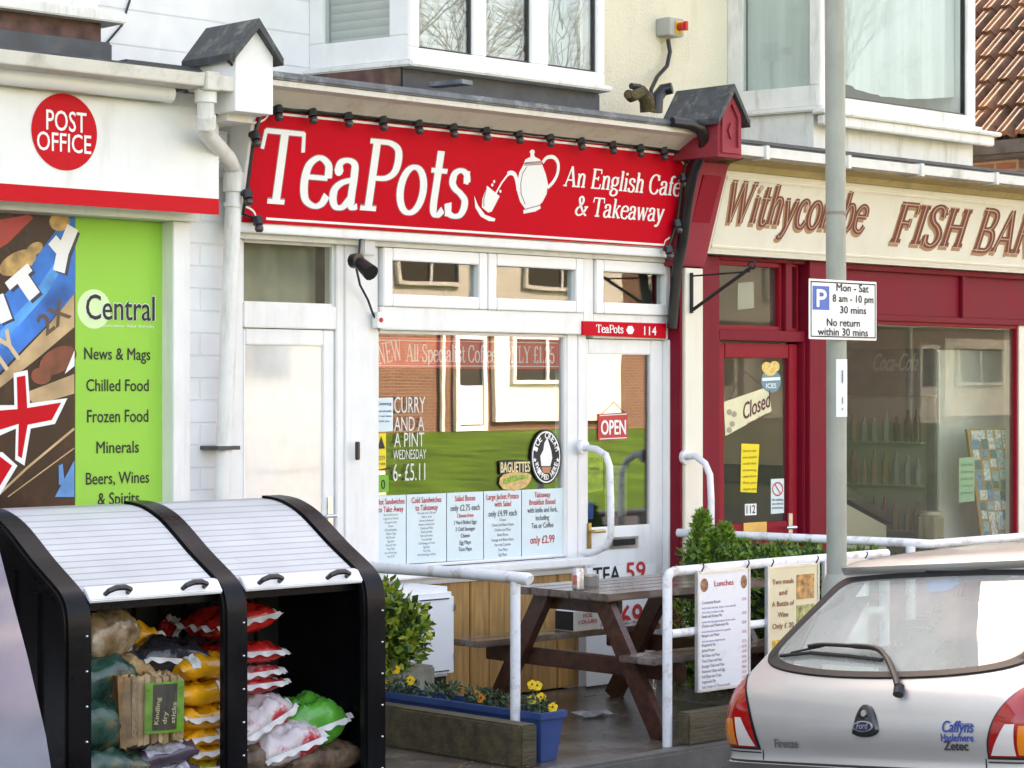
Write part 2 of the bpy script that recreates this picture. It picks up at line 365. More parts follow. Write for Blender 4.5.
# ------------------------------------------------------------------ serif lettering drawn stroke by stroke
SG = {
'T': (.82, 'l .41 0 .41 1;l .05 .965 .77 .965;w .06 .98 .03 .72;w .76 .98 .79 .72;f .41 0 .32'),
'e': (.58, 'l .08 .40 .50 .40;s .51 .40 .48 .58 .30 .67 .12 .56 .07 .33 .13 .10 .31 .01 .45 .05 .53 .17'),
'a': (.60, 's .10 .50 .14 .63 .28 .67 .40 .62 .43 .48 .43 .14 .47 .03 .57 .05;s .43 .41 .22 .36 .09 .26 .08 .12 .16 .02 .29 .03 .42 .16;d .12 .52'),
'P': (.72, 'l .19 0 .19 1;f .19 0 .32;l .05 .965 .42 .965;s .19 .965 .45 .96 .62 .88 .66 .72 .61 .56 .45 .47 .19 .46'),
'o': (.60, 'o .30 .335 .235 .325'),
't': (.42, 's .19 .92 .19 .5 .19 .15 .23 .03 .31 .01 .40 .09;l .04 .64 .38 .64'),
's': (.50, 's .41 .50 .37 .62 .25 .67 .13 .62 .10 .50 .17 .41 .30 .34 .41 .25 .42 .13 .35 .03 .22 .01 .11 .06 .07 .19;w .41 .67 .41 .48;w .07 .19 .07 0'),
'A': (.80, 't .10 0 .40 1;l .40 1 .69 0;l .20 .33 .56 .33;f .10 0 .22;f .69 0 .27'),
'n': (.64, 'l .15 .66 .15 0;s .15 .44 .24 .62 .35 .67 .45 .60 .47 .44 .47 0;f .15 0 .25;f .47 0 .25;l .04 .645 .15 .645'),
'E': (.70, 'l .17 0 .17 1;l .05 .965 .60 .965;l .05 .035 .62 .035;l .17 .52 .46 .52;w .60 .98 .62 .76;w .62 .02 .65 .26;w .46 .62 .46 .42'),
'g': (.56, 'o .26 .45 .18 .21;s .14 .28 .08 .18 .16 .10 .34 .07 .47 -.03 .44 -.18 .26 -.26 .09 -.21 .06 -.08 .18 .08;l .36 .61 .50 .66'),
'l': (.30, 'l .15 1 .15 0;f .15 0 .25;l .04 .98 .15 .98'),
'i': (.30, 'l .15 .66 .15 0;f .15 0 .25;l .04 .645 .15 .645;d .15 .88'),
'h': (.64, 'l .15 1 .15 0;s .15 .44 .24 .62 .35 .67 .45 .60 .47 .44 .47 0;f .15 0 .25;f .47 0 .25;l .04 .98 .15 .98'),
'C': (.76, 's .64 .70 .58 .90 .42 .98 .22 .90 .09 .66 .09 .34 .20 .10 .40 .01 .56 .07 .67 .25;w .65 .98 .65 .70'),
'f': (.36, 's .16 0 .16 .76 .20 .93 .30 .99 .39 .93;l .04 .64 .32 .64;f .16 0 .27'),
'&': (.86, 's .75 .44 .62 .20 .44 .05 .24 .01 .08 .14 .11 .32 .28 .47 .45 .66 .47 .86 .35 .98 .22 .88 .25 .70 .42 .38 .62 .12 .80 .01;l .60 .46 .86 .46'),
'k': (.62, 'l .15 1 .15 0;t .15 .27 .46 .64;l .27 .38 .52 0;f .15 0 .25;f .52 0 .22;l .36 .645 .56 .645;l .04 .98 .15 .98'),
'w': (.82, 'l .07 .66 .23 0;t .23 0 .40 .66;l .40 .66 .56 0;t .56 0 .72 .66;l 0 .645 .16 .645;l .33 .645 .47 .645;l .64 .645 .80 .645'),
'y': (.60, 'l .08 .66 .30 .02;s .50 .66 .32 .08 .20 -.20 .09 -.27 .02 -.20;l 0 .645 .18 .645;l .42 .645 .58 .645'),
'W': (1.1, 'l .08 1 .30 0;t .30 0 .53 1;l .53 1 .75 0;t .75 0 .98 1;l 0 .965 .20 .965;l .44 .965 .62 .965;l .88 .965 1.08 .965'),
'c': (.52, 's .43 .50 .38 .63 .26 .67 .12 .56 .07 .33 .13 .10 .28 .01 .40 .05 .47 .16;d .40 .52'),
'm': (.94, 'l .15 .66 .15 0;s .15 .44 .23 .62 .33 .67 .43 .60 .45 .44 .45 0;s .45 .44 .54 .62 .64 .67 .74 .60 .76 .44 .76 0;f .15 0 .25;f .45 0 .22;f .76 0 .25;l .04 .645 .15 .645'),
'b': (.62, 's .15 1 .15 .12 .22 .02 .35 .02 .50 .14 .53 .34 .48 .57 .36 .67 .24 .62 .15 .44;l .04 .98 .15 .98'),
'd': (.62, 'l .46 1 .46 0;s .46 .44 .38 .62 .26 .67 .12 .57 .07 .34 .12 .10 .25 .01 .37 .04 .46 .22;l .35 .98 .46 .98;l .46 .02 .57 .02'),
'p': (.62, 'l .15 .66 .15 -.28;s .15 .44 .24 .62 .36 .67 .48 .57 .53 .34 .48 .10 .35 .01 .22 .06 .15 .22;f .15 -.28 .25;l .04 .645 .15 .645'),
'F': (.66, 'l .18 0 .18 1;l .05 .965 .60 .965;l .18 .52 .46 .52;w .60 .98 .62 .74;w .46 .63 .46 .41;f .18 0 .32'),
'I': (.36, 'l .18 0 .18 1;f .18 0 .32;f .18 1 .32'),
'S': (.60, 's .50 .76 .44 .92 .30 .98 .15 .91 .11 .76 .20 .60 .38 .48 .50 .34 .51 .17 .41 .04 .27 .01 .13 .08 .08 .26;w .50 .98 .50 .72;w .08 .28 .08 0'),
'H': (.84, 'l .18 0 .18 1;l .64 0 .64 1;l .18 .52 .64 .52;f .18 0 .3;f .18 1 .3;f .64 0 .3;f .64 1 .3'),
'B': (.74, 'l .19 0 .19 1;l .05 .965 .40 .965;l .05 .035 .40 .035;s .19 .965 .45 .95 .58 .86 .59 .70 .52 .57 .40 .52 .19 .52;s .40 .52 .58 .46 .66 .30 .62 .12 .48 .035 .19 .035'),
'R': (.80, 'l .19 0 .19 1;l .05 .965 .40 .965;f .19 0 .3;s .19 .965 .46 .95 .60 .86 .62 .72 .55 .57 .40 .50 .19 .50;l .40 .50 .68 0;f .70 0 .16'),
'L': (.66, 'l .18 0 .18 1;f .18 1 .3;l .05 .035 .58 .035;w .58 .02 .62 .28'),
'O': (.80, 'o .40 .5 .32 .485'),
'N': (.84, 't .17 0 .17 1;l .17 1 .67 0;t .67 0 .67 1;f .17 0 .26;f .67 1 .26;l .04 .965 .20 .965'),
'Y': (.78, 'l .39 0 .39 .48;l .08 1 .39 .46;t .39 .46 .68 1;f .39 0 .3;l 0 .965 .2 .965;l .58 .965 .78 .965'),
'£': (.66, 's .56 .80 .50 .94 .38 .98 .26 .88 .25 .70 .26 .35 .20 .12 .08 .02 .20 .06 .38 .03 .52 .02 .60 .16;l .10 .48 .48 .48'),
'1': (.46, 'l .23 0 .23 1;f .23 0 .3;t .08 .84 .23 .98'),
'2': (.60, 's .09 .74 .16 .92 .30 .98 .45 .90 .47 .72 .38 .50 .20 .25 .07 .04;l .07 .035 .52 .035;w .52 .02 .54 .22'),
'5': (.58, 's .08 .20 .18 .03 .30 .01 .46 .12 .50 .32 .43 .52 .28 .58 .13 .52;t .13 .52 .17 .98;l .17 .96 .48 .96'),
'.': (.26, 'd .12 .06'), ' ': (.30, ''),
}
SG['é'] = (SG['e'][0], SG['e'][1] + ';t .26 .76 .42 .94')
def spline(p, n=6):
    pts = [p[0]] + p + [p[-1]]; out = []
    for i in range(1, len(pts) - 2):
        a, b, c, d = pts[i - 1:i + 3]
        for k in range(n):
            t = k / n
            out.append(tuple(.5 * (2 * b[j] + (c[j] - a[j]) * t + (2 * a[j] - 5 * b[j] + 4 * c[j] - d[j]) * t * t + (3 * b[j] - a[j] - 3 * c[j] + d[j]) * t ** 3) for j in (0, 1)))
    out.append(p[-1]); return out
def strip(pts, wf, closed=False):
    n = len(pts); L_, R_ = [], []
    for i in range(n):
        if closed: a, b = pts[(i - 1) % n], pts[(i + 1) % n]
        else: a, b = pts[max(0, i - 1)], pts[min(n - 1, i + 1)]
        dx, dy = b[0] - a[0], b[1] - a[1]; l = math.hypot(dx, dy) or 1; dx /= l; dy /= l
        w_ = wf(dx, dy) / 2
        L_.append((pts[i][0] - dy * w_, pts[i][1] + dx * w_)); R_.append((pts[i][0] + dy * w_, pts[i][1] - dx * w_))
    v = L_ + R_; f = []
    for i in range(n if closed else n - 1):
        j = (i + 1) % n; f.append([i, n + i, n + j, j])
    return v, f
def serif_shapes(s, thick=.135, thin=.06):
    out = []; x = 0
    for ch in s:
        adv, spec = SG[ch]
        for it in [q for q in spec.split(';') if q]:
            k, *v = it.split(); v = [float(q) for q in v]
            wf = lambda dx, dy: thin + (thick - thin) * abs(dy) ** 1.5
            if k in 'ltw':
                if k == 't': wf = lambda dx, dy: thin * 1.1
                if k == 'w': wf = lambda dx, dy: thin * .95
                sh = strip([(v[0], v[1]), (v[2], v[3])], wf)
            elif k == 's': sh = strip(spline([(v[i], v[i + 1]) for i in range(0, len(v), 2)]), wf)
            elif k == 'o': sh = strip([(v[0] + v[2] * math.cos(2 * PI * i / 28), v[1] + v[3] * math.sin(2 * PI * i / 28)) for i in range(28)], wf, True)
            elif k == 'f':
                y = v[1] + (thin * .5 if v[1] <= 0 else -thin * .5)
                sh = strip([(v[0] - v[2] / 2, y), (v[0] + v[2] / 2, y)], lambda dx, dy: thin)
            else:
                sh = ([(v[0] + .085 * math.cos(i * PI / 5), v[1] + .075 * math.sin(i * PI / 5)) for i in range(10)], [list(range(10))])
            out.append(([(p[0] + x, p[1]) for p in sh[0]], sh[1]))
        x += adv
    return out, x
def serif(mb, s, org, right, up, wid, hgt, off=.002, mi=0, thick=.135, thin=.06, shear=0., dx=0., dy=0.):
    sh, x = serif_shapes(s, thick, thin)
    b0, _ = serif_shapes(s, .1, .05)
    xs = [p[0] for g in b0 for p in g[0]]; right = Vector(right); up = Vector(up)
    put(mb, sh, min(xs), max(xs), Vector(org) + right * dx + up * dy, right, up, right.cross(up), wid, hgt, off, mi, shear=shear, lift=.00005)
def ppoly(mb, pts, P, off=.001, mi=0):
    return mb.face([P.hit(x, y) + P.n * off for x, y in pts], mi)
def pline(mb, pts, P, wd, off=.0015, mi=0):
    """a thin painted line through pixels"""
    q = [P.hit(x, y) for x, y in pts]
    v, f = strip([((p - P.p0).dot(P.r), (p - P.p0).dot(P.u)) for p in q], lambda a, b: wd)
    vv = [mb.bm.verts.new(P.pt(a, b, off)) for a, b in v]
    for g in f: mb.bm.faces.new([vv[i] for i in g]).material_index = mi
def sheet(name, P, quad, mat, label, cat, thick=.003, off=0., group=None, extra=None):
    """a flat sheet or board: outline from four points, given a real thickness"""
    mb = MB(); pts = [P.hit(x, y) + P.n * off for x, y in quad]
    mb.prism(pts, P.n * thick)
    o = mb.build(name, mat); tag(o, label, cat, group); return o

# ================================================================== SETTING
mb = MB(); mb.box(-150, 260, -200, 250, -.8, -.42)
struct(mb.build('ground', asphalt), 'dark ground beyond the street')
mb = MB()   # cambered road
prof = [(6.42, -.27), (6.0, -.225), (4.6, -.09), (3.4, .0), (2.4, .03), (.5, -.02), (-1.6, -.12)]
for (y0, z0), (y1, z1) in zip(prof, prof[1:]):
    mb.face([(-60, y0, z0), (140, y0, z0), (140, y1, z1), (-60, y1, z1)])
bmesh.ops.remove_doubles(mb.bm, verts=mb.bm.verts, dist=.001)
struct(mb.build('road', asphalt), 'worn asphalt road sloping to the kerb')
mb = MB(); mb.box(-60, 140, 6.42, 7.56, -.4, -.13); struct(mb.build('pavement', asphalt), 'tarmac pavement below the terrace edge')
mb = MB(); mb.box(-60, 140, 7.56, 7.67, -.4, .006); struct(mb.build('kerb', kerbm, bevel=.015), 'worn stone edge of the raised terrace')
mb = MB(); mb.box(-60, 140, 7.67, 9.64, -.4, 0); struct(mb.build('terrace_paving', concrete), 'damp concrete forecourt in front of the shops')
mb = MB(); mb.box(-60, 140, -3.4, -1.6, -.4, 0.0); struct(mb.build('far_pavement', asphalt), 'pavement across the road')
mb = MB()
gx = [-60 + 8 * i for i in range(26)]; gy = [-3.4, -6, -9, -13, -17, -20.2, -60]; gz = [0.0, .1, .3, .55, .75, .84, .84]
for i in range(len(gx) - 1):
    for j in range(len(gy) - 1):
        mb.face([(gx[i], gy[j], gz[j]), (gx[i + 1], gy[j], gz[j]), (gx[i + 1], gy[j + 1], gz[j + 1]), (gx[i], gy[j + 1], gz[j + 1])])
bmesh.ops.remove_doubles(mb.bm, verts=mb.bm.verts, dist=.001)
struct(mb.build('lawn', grass_m), 'sunlit grass bank across the road')

# ------------------------------------------------------------------ houses and trees across the road (seen in the window glass)
opp_brick = M_brick('house_brick', (.20, .085, .05), (.15, .06, .04), (.22, .18, .15))
opp_white = M('house_white_cladding', (.78, .765, .73), .6, noise=.04)
opp_roof = M_brick('house_roof_tiles', (.13, .06, .045), (.10, .05, .04), (.05, .03, .03), bw=.3, bh=.25)
opp_glass = M('house_glass', (.03, .035, .04), .05)
def opp_house(x0, label):
    t = thing('terraced_house', label, 'house', (x0 + 4.5, -24, .8), 'houses across the road')
    Y = -20.0
    mb = MB(); mb.box(x0, x0 + 9, -28, Y, .7, 6.2); mb.build('brick_wall', opp_brick, t)
    mb = MB(); mb.box(x0 + 4.4, x0 + 8.7, Y + .01, Y + .14, 1.05, 3.3); mb.box(x0 + .6, x0 + 8.7, Y + .01, Y + .12, 3.6, 6.0); mb.build('white_cladding', opp_white, t)
    mb = MB(); mb.prism([(x0 - .05, Y + .5, 6.15), (x0 - .05, -24, 8.6), (x0 - .05, -28.5, 6.15), (x0 - .05, -28.5, 6.0), (x0 - .05, Y + .5, 6.0)], (9.05, 0, 0)); mb.build('roof', opp_roof, t)
    mb = MB(); mb.box(x0 + 1.5, x0 + 2.5, -24.6, -23.6, 8.0, 9.8); mb.build('chimney', opp_brick, t)
    for (a, b, c, d) in ((4.9, 7.2, 1.95, 3.1), (1.2, 3.2, 4.2, 5.5), (5.2, 7.8, 4.2, 5.5)):
        mb = MB(); frame(mb, x0 + a, x0 + b, c, d, Y + .15, Y + .25, .09); mb.box(x0 + (a + b) / 2 - .04, x0 + (a + b) / 2 + .04, Y + .15, Y + .24, c + .09, d - .09)
        f = mb.build('window', white_up, t)
        mb = MB(); mb.box(x0 + a + .05, x0 + b - .05, Y + .16, Y + .18, c + .05, d - .05); mb.build('pane', opp_glass, f)
    mb = MB(); frame(mb, x0 + 3.15, x0 + 4.15, .85, 3.1, Y + .02, Y + .14, .12); mb.box(x0 + 3.27, x0 + 4.03, Y + .02, Y + .1, 1.0, 1.9)
    f = mb.build('door', white_up, t)
    mb = MB(); mb.box(x0 + 3.27, x0 + 4.03, Y + .02, Y + .05, 1.9, 2.98); mb.build('pane', opp_glass, f)
    mb = MB(); mb.tube([(x0 + 2.75, Y + .1, .85), (x0 + 2.75, Y + .1, 6.0)], .06, 8); mb.build('downpipe', white_up, t)
opp_house(33.0 - 18, 'leftmost brick house across the road reflected in shop glass')
opp_house(33.0 - 9, 'brick and white house mirrored in the left side door')
opp_house(33.0, 'brick and white house mirrored in the cafe window above the lawn')
opp_house(33.0 + 9, 'brick and white house mirrored in the cafe door glass')
opp_house(33.0 + 18, 'brick and white house mirrored in the fish bar window')
opp_house(33.0 + 27, 'farthest brick house mirrored at the fish bar end')
bark = M('bark', (.14, .115, .085), .9, noise=.3, bump=.4)
def bare_tree(x, y, h, seed, label):
    r = random.Random(seed); t = thing('bare_tree', label, 'tree', (x, y, .6), 'bare trees across the road')
    mb = MB(); lm = MB()
    mb.tube([(x, y, .3), (x + .1, y, h * .25), (x - .1, y + .1, h * .4)], [.28, .22, .16], 8)
    def grow(p, d, l, rad, n):
        q = p + d * l; m_ = (p + q) / 2 + Vector((r.uniform(-1, 1), r.uniform(-1, 1), r.uniform(-.3, .6))) * l * .1
        lm.tube([p, m_, q], [rad, rad * .8, rad * .55], 5)
        if n == 0: return
        for _ in range(3 if n > 1 else 4):
            nd = (d + Vector((r.uniform(-1, 1), r.uniform(-1, 1), r.uniform(-.25, .75))) * .75).normalized()
            grow(p.lerp(q, r.uniform(.5, 1)), nd, l * r.uniform(.6, .8), max(.012, rad * .52), n - 1)
    for k in range(5):
        a = 2 * PI * k / 5 + r.random()
        grow(Vector((x, y, h * r.uniform(.24, .4))), Vector((math.cos(a) * .6, math.sin(a) * .6, 1)).normalized(), h * .26, .1, 4)
    mb.build('trunk', bark, t, smooth=True); lm.build('branches', bark, t)
for i, (x, y, h) in enumerate(((36, -31, 17), (43, -32, 18), (50, -31, 17), (60, -32, 18))):
    bare_tree(x, y, h, i + 3, ['bare tree mirrored left of the cafe bay window', 'tall bare tree mirrored in the cafe bay window', 'bare tree mirrored in the right bay pane', 'bare tree mirrored in the fish bar bay'][i])

# ================================================================== LEFT SHOP (post office)
YF = 9.67
tS = thing('corner_shop_building', 'white clapboard shop building with post office fascia and cream gutter', 'building', (5.6, 9.7, 0))
mb = MB(); mb.box(-4, 7.235, 10.2, 10.45, 3.3, 6.5); mb.build('upper_wall', clap, tS)
mb = MB(); mb.box(-4, 7.235, 17.8, 18, 0, 6.5); mb.build('back_wall', clap, tS)
mb = MB(); mb.prism([(-4.1, 9.9, 6.4), (-4.1, 14, 8.6), (-4.1, 18.2, 6.4)], (11.33, 0, 0)); mb.build('roof', opp_roof, tS)
mb = MB(); mb.box(6.985, 7.235, 9.6, 9.9, 0, 3.12); mb.build('block_pier', wbrick, tS)
mb = MB()   # shopfront frame round the posters
mb.box(-4, 7.0, 9.66, 9.8, 0, 2.66); mb.box(6.857, 6.93, 9.55, 9.66, 0, 2.635); mb.box(6.933, 6.985, 9.58, 9.66, 0, 2.64)
mb.box(-4, 6.985, 9.5, 9.66, 2.636, 2.69)
mb.build('shopfront_frame', white_paint, tS, bevel=.004)
mb = MB(); mb.prism([(-4, 9.36, 2.69), (-4, 9.36, 3.26), (-4, 9.9, 3.26), (-4, 9.9, 2.69)], (10.96, 0, 0)); mb.build('fascia_box', white_paint, tS)
mb = MB(); mb.box(-4, 6.98, 9.24, 10.2, 3.318, 3.36); mb.build('fascia_roof', lead_dark, tS)
mb = MB(); mb.tube([(-4, 9.27, 3.232), (6.60, 9.27, 3.232)], .042, 16); mb.tube([(6.60, 9.27, 3.232), (6.64, 9.27, 3.232)], .045, 16); mb.build('awning_roller', white_up, tS, smooth=True)
mb = MB()   # cream box gutter
mb.prism([(-4, 9.10, 3.262), (-4, 9.09, 3.325), (-4, 9.11, 3.325), (-4, 9.115, 3.275), (-4, 9.2, 3.275), (-4, 9.205, 3.318), (-4, 9.225, 3.318), (-4, 9.22, 3.255)], (10.72, 0, 0))
mb.box(6.72, 6.80, 9.08, 9.235, 3.245, 3.335); mb.box(6.80, 6.93, 9.09, 9.225, 3.25, 3.322)
mb.build('gutter', gutter_m, tS, bevel=.004)
mb = MB()
mb.tube([(6.77, 9.16, 3.25), (6.77, 9.16, 3.11), (6.80, 9.2, 3.05), (7.12, 9.44, 2.96), (7.20, 9.5, 2.91), (7.20, 9.5, 2.8), (7.125, 9.5, 1.2), (7.09, 9.5, .1)], .043, 14)
mb.tube([(6.77, 9.16, 3.26), (6.77, 9.16, 3.19)], .055, 14); mb.tube([(6.77, 9.16, 3.13), (6.785, 9.18, 3.07)], .052, 14)
mb.tube([(7.2, 9.5, 2.9), (7.197, 9.5, 2.8)], .054, 14); mb.tube([(7.196, 9.5, 2.74), (7.194, 9.5, 2.72)], .05, 14)
dp = mb.build('downpipe', white_old, tS, smooth=True)
mb = MB(); mb.box(7.06, 7.2, 9.445, 9.62, 1.475, 1.495); mb.build('pipe_clip', lead_dark, dp)
# upper window corner with mossy sill
mb = MB(); frame(mb, 4.9, 6.36, 3.66, 5.2, 9.62, 9.75, .12); mb.box(6.36, 6.45, 9.62, 10.2, 3.66, 5.2)
win = mb.build('window', white_old, tS)
mb = MB(); mb.box(5.0, 6.25, 9.66, 9.68, 3.75, 5.1); mb.build('pane', glass_up, win)
mb = MB(); mb.box(5.0, 6.25, 9.72, 9.74, 3.75, 5.1); mb.build('blind', paper, win)
mb = MB(); mb.box(4.8, 6.57, 9.54, 10.2, 3.60, 3.655); mb.build('sill', white_old, win, bevel=.006)
mb = MB(); mb.box(4.8, 6.47, 9.62, 10.2, 3.36, 3.60); mb.build('bay_base', mossy, tS)
mb = MB(); mb.box(4.8, 6.50, 9.56, 9.62, 3.36, 3.50); mb.box(6.40, 6.86, 9.3, 9.9, 3.361, 3.385); mb.build('flashing', lead_dark, tS, bevel=.01)
def console_cap(parent, xc, wd, y0, y1, zb, ze, zp, mwall, mroof, over=.035):
    mb = MB(); a, b = xc - wd / 2, xc + wd / 2
    mb.prism([(a, y0, zb), (b, y0, zb), (b, y0, ze), (xc, y0, zp - .03), (a, y0, ze)], (0, y1 - y0, 0)); o = mb.build('pier_cap', mwall, parent, bevel=.003)
    mb = MB(); t_ = .035
    for sgn in (-1, 1):
        e = Vector((xc + sgn * (wd / 2 + over), 0, ze - .035)); p = Vector((xc, 0, zp))
        mb.prism([(e.x, y0 - .04, e.z), (p.x, y0 - .04, p.z), (p.x, y0 - .04, p.z - t_ * 1.4), (e.x, y0 - .04, e.z - t_)], (0, y1 - y0 + .04, 0))
    mb.build('cap_roof', mroof, o)
    return o
console_cap(tS, 7.01, .235, 9.08, 9.48, 3.155, 3.47, 3.62, white_paint, slate)
mb = MB(); mb.box(6.93, 7.09, 9.2, 9.62, 3.12, 3.155); mb.build('cap_bracket', white_old, tS)
mb = MB()   # wires on the pier and wall
mb.tube([(6.86, 9.1, 3.4), (6.94, 9.12, 3.36), (6.93, 9.2, 3.2), (6.9, 9.3, 3.13), (6.92, 9.4, 3.0)], .008, 6)
p = at(130, 0, 10.19); mb.tube([p, at(122, 25, 10.19), at(105, 45, 10.19)], .006, 6)
mb.build('cable', black_pl, tS, smooth=True)

# ================================================================== CAFE BUILDING
tC = thing('cafe_building', 'white cafe building with a lead roofed shopfront and splayed bay window', 'building', (8.9, 9.7, 0))
mb = MB(); mb.box(7.235, 10.25, 10.2, 10.45, 3.3, 6.5); mb.build('upper_wall', clap, tC)
mb = MB(); mb.box(7.235, 10.7, 17.8, 18, 0, 6.5); mb.build('back_wall', clap, tC)
mb = MB(); mb.prism([(7.24, 9.9, 6.4), (7.24, 14, 8.6), (7.24, 18.2, 6.4)], (3.5, 0, 0)); mb.build('roof', opp_roof, tC)
mb = MB(); mb.box(7.14, 10.40, 9.13, 10.2, 3.345, 3.385); mb.build('fascia_roof', lead, tC, bevel=.01)
mb = MB(); mb.prism([(7.14, 9.15, 3.343), (7.14, 9.15, 3.315), (7.14, 9.22, 3.305), (7.14, 9.33, 3.245), (7.14, 9.35, 3.232), (7.14, 9.7, 3.232), (7.14, 9.7, 3.343)], (3.37, 0, 0)); mb.build('cornice', cream_cove, tC)
mb = MB(); mb.prism([(7.245, 9.52, 2.655), (7.245, 9.395, 3.22), (7.245, 9.7, 3.22), (7.245, 9.7, 2.655)], (3.3, 0, 0)); mb.build('fascia_box', white_paint, tC)
# shopfront frame
mb = MB()
mb.box(7.24, 10.70, 9.52, 9.72, 2.60, 2.652); mb.box(7.24, 10.70, 9.59, 9.72, 2.572, 2.60)
mb.box(7.26, 7.376, 9.65, 9.75, 0, 2.572)
mb.box(8.006, 8.06, 9.645, 9.75, 0, 2.572); mb.box(8.06, 8.296, 9.635, 9.75, 0, 2.572)
mb.box(7.376, 8.006, 9.645, 9.75, 2.11, 2.235)
mb.box(8.298, 9.90, 9.615, 9.75, 2.115, 2.243)
mb.box(9.79, 9.88, 9.645, 9.75, 0, 2.115); mb.box(9.88, 9.95, 9.638, 9.75, 0, 2.115)
mb.box(9.90, 9.99, 9.618, 9.75, 2.115, 2.572); mb.box(9.99, 10.69, 9.62, 9.75, 2.095, 2.243)
mb.box(10.645, 10.72, 9.60, 9.75, 0, 2.095); mb.box(10.69, 10.72, 9.60, 9.75, 2.095, 2.572)
mb.build('shopfront_frame', white_paint, tC, bevel=.005)
mb = MB(); mb.box(8.25, 9.93, 9.52, 9.62, .735, .785); mb.box(8.27, 9.91, 9.60, 9.7, .69, .735); mb.build('window_sill', white_paint, tC, bevel=.008)
# timber stall riser
mb = MB(); x = 8.28; k = 0
while x < 9.87:
    wd = (.15, .19, .16, .21)[k % 4]; mb.box(x, min(x + wd - .006, 9.88), 9.63 + .004 * (k % 2), 9.68, .01, .688); x += wd; k += 1
mb.build('plank_riser', plank, tC, bevel=.004)
# transom over the side door
def fixed_window(parent, x0, x1, z0, z1, ya, yb, wd, m=white_up, g=glass_shop, name='window', bot=None):
    mb = MB(); frame(mb, x0, x1, z0, z1, ya, yb, wd, bot); f = mb.build(name, m, parent, bevel=.005)
    mb = MB(); mb.box(x0 + wd - .01, x1 - wd + .01, (ya + yb) / 2, (ya + yb) / 2 + .008, z0 + (bot or wd) - .01, z1 - wd + .01); mb.build('pane', g, f); return f
fixed_window(tC, 7.376, 8.006, 2.235, 2.572, 9.66, 9.70, .014, white_paint, glass_fish)
mb = MB(); xs = [7.38 + .62 * i / 40 for i in range(41)]
mb.loft([[(x, 9.80 + .02 * math.sin(x * 30 + .8 * q), 2.24 + .33 * q) for x in xs] for q in (0, .5, 1)], False, 0, False); mb.build('transom_curtain', M('drab_curtain', (.40, .38, .31), .9, noise=.2, scale=4), tC, smooth=True)
for (a, b) in ((8.305, 9.095), (9.10, 9.89)): fixed_window(tC, a, b, 2.245, 2.568, 9.60, 9.68, .068, g=glass_top)
fixed_window(tC, 9.995, 10.685, 2.245, 2.568, 9.60, 9.68, .068, g=glass_top)
mw = fixed_window(tC, 8.298, 9.79, .785, 2.113, 9.65, 9.70, .018, white_paint)
# left side door
mb = MB(); mb.box(7.38, 7.40, 9.66, 9.70, .02, 2.105); mb.box(7.925, 8.002, 9.66, 9.70, .02, 2.105); mb.box(7.40, 7.925, 9.66, 9.70, 2.02, 2.105); mb.box(7.40, 7.925, 9.66, 9.70, .02, .32); sd_ = mb.build('side_door', white_paint, tC, bevel=.005)
mb = MB(); mb.box(7.395, 7.93, 9.672, 9.68, .3, 2.03); mb.build('pane', glass_frost, sd_)
mb = MB(); mb.tube([(7.965, 9.655, 1.1), (7.965, 9.60, 1.1), (7.89, 9.60, 1.1)], .009, 8); mb.box(7.95, 7.98, 9.648, 9.656, 1.0, 1.2); mb.build('handle', steel, sd_)
mb = MB(); mb.box(8.10, 8.125, 9.585, 9.605, 1.40, 1.50); mb.build('bell_push', black_pl, tC, bevel=.004)
# cafe door
mb = MB(); mb.box(9.953, 9.978, 9.65, 9.69, .02, 2.09); mb.box(10.535, 10.643, 9.65, 9.69, .02, 2.09); mb.box(9.978, 10.535, 9.65, 9.69, 2.0, 2.09); mb.box(9.978, 10.535, 9.65, 9.69, .02, .95); cd_ = mb.build('cafe_door', white_paint, tC, bevel=.005)
mb = MB(); mb.box(9.97, 10.54, 9.667, 9.675, .93, 2.01); mb.build('pane', glass_shop, cd_)
mb = MB(); mb.box(10.15, 10.41, 9.637, 9.647, .815, .885); mb.box(10.18, 10.38, 9.634, 9.638, .83, .87, 1); mb.build('letterbox', [steel, black_pl], cd_, bevel=.003)
mb = MB(); mb.box(9.965, 9.99, 9.635, 9.645, .8, .98); mb.tube([(9.978, 9.64, .93), (9.978, 9.59, .93), (10.06, 9.59, .93)], .01, 8); mb.build('handle', brass, cd_)
# interior shell
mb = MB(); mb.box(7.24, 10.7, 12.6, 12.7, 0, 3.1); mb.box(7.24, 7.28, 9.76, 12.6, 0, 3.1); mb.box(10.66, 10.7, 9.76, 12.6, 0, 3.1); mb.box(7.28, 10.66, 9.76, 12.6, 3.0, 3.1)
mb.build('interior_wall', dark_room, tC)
mb = MB(); mb.box(7.28, 10.66, 9.76, 12.6, -.3, .01); mb.build('interior_floor', floor_dark, tC)
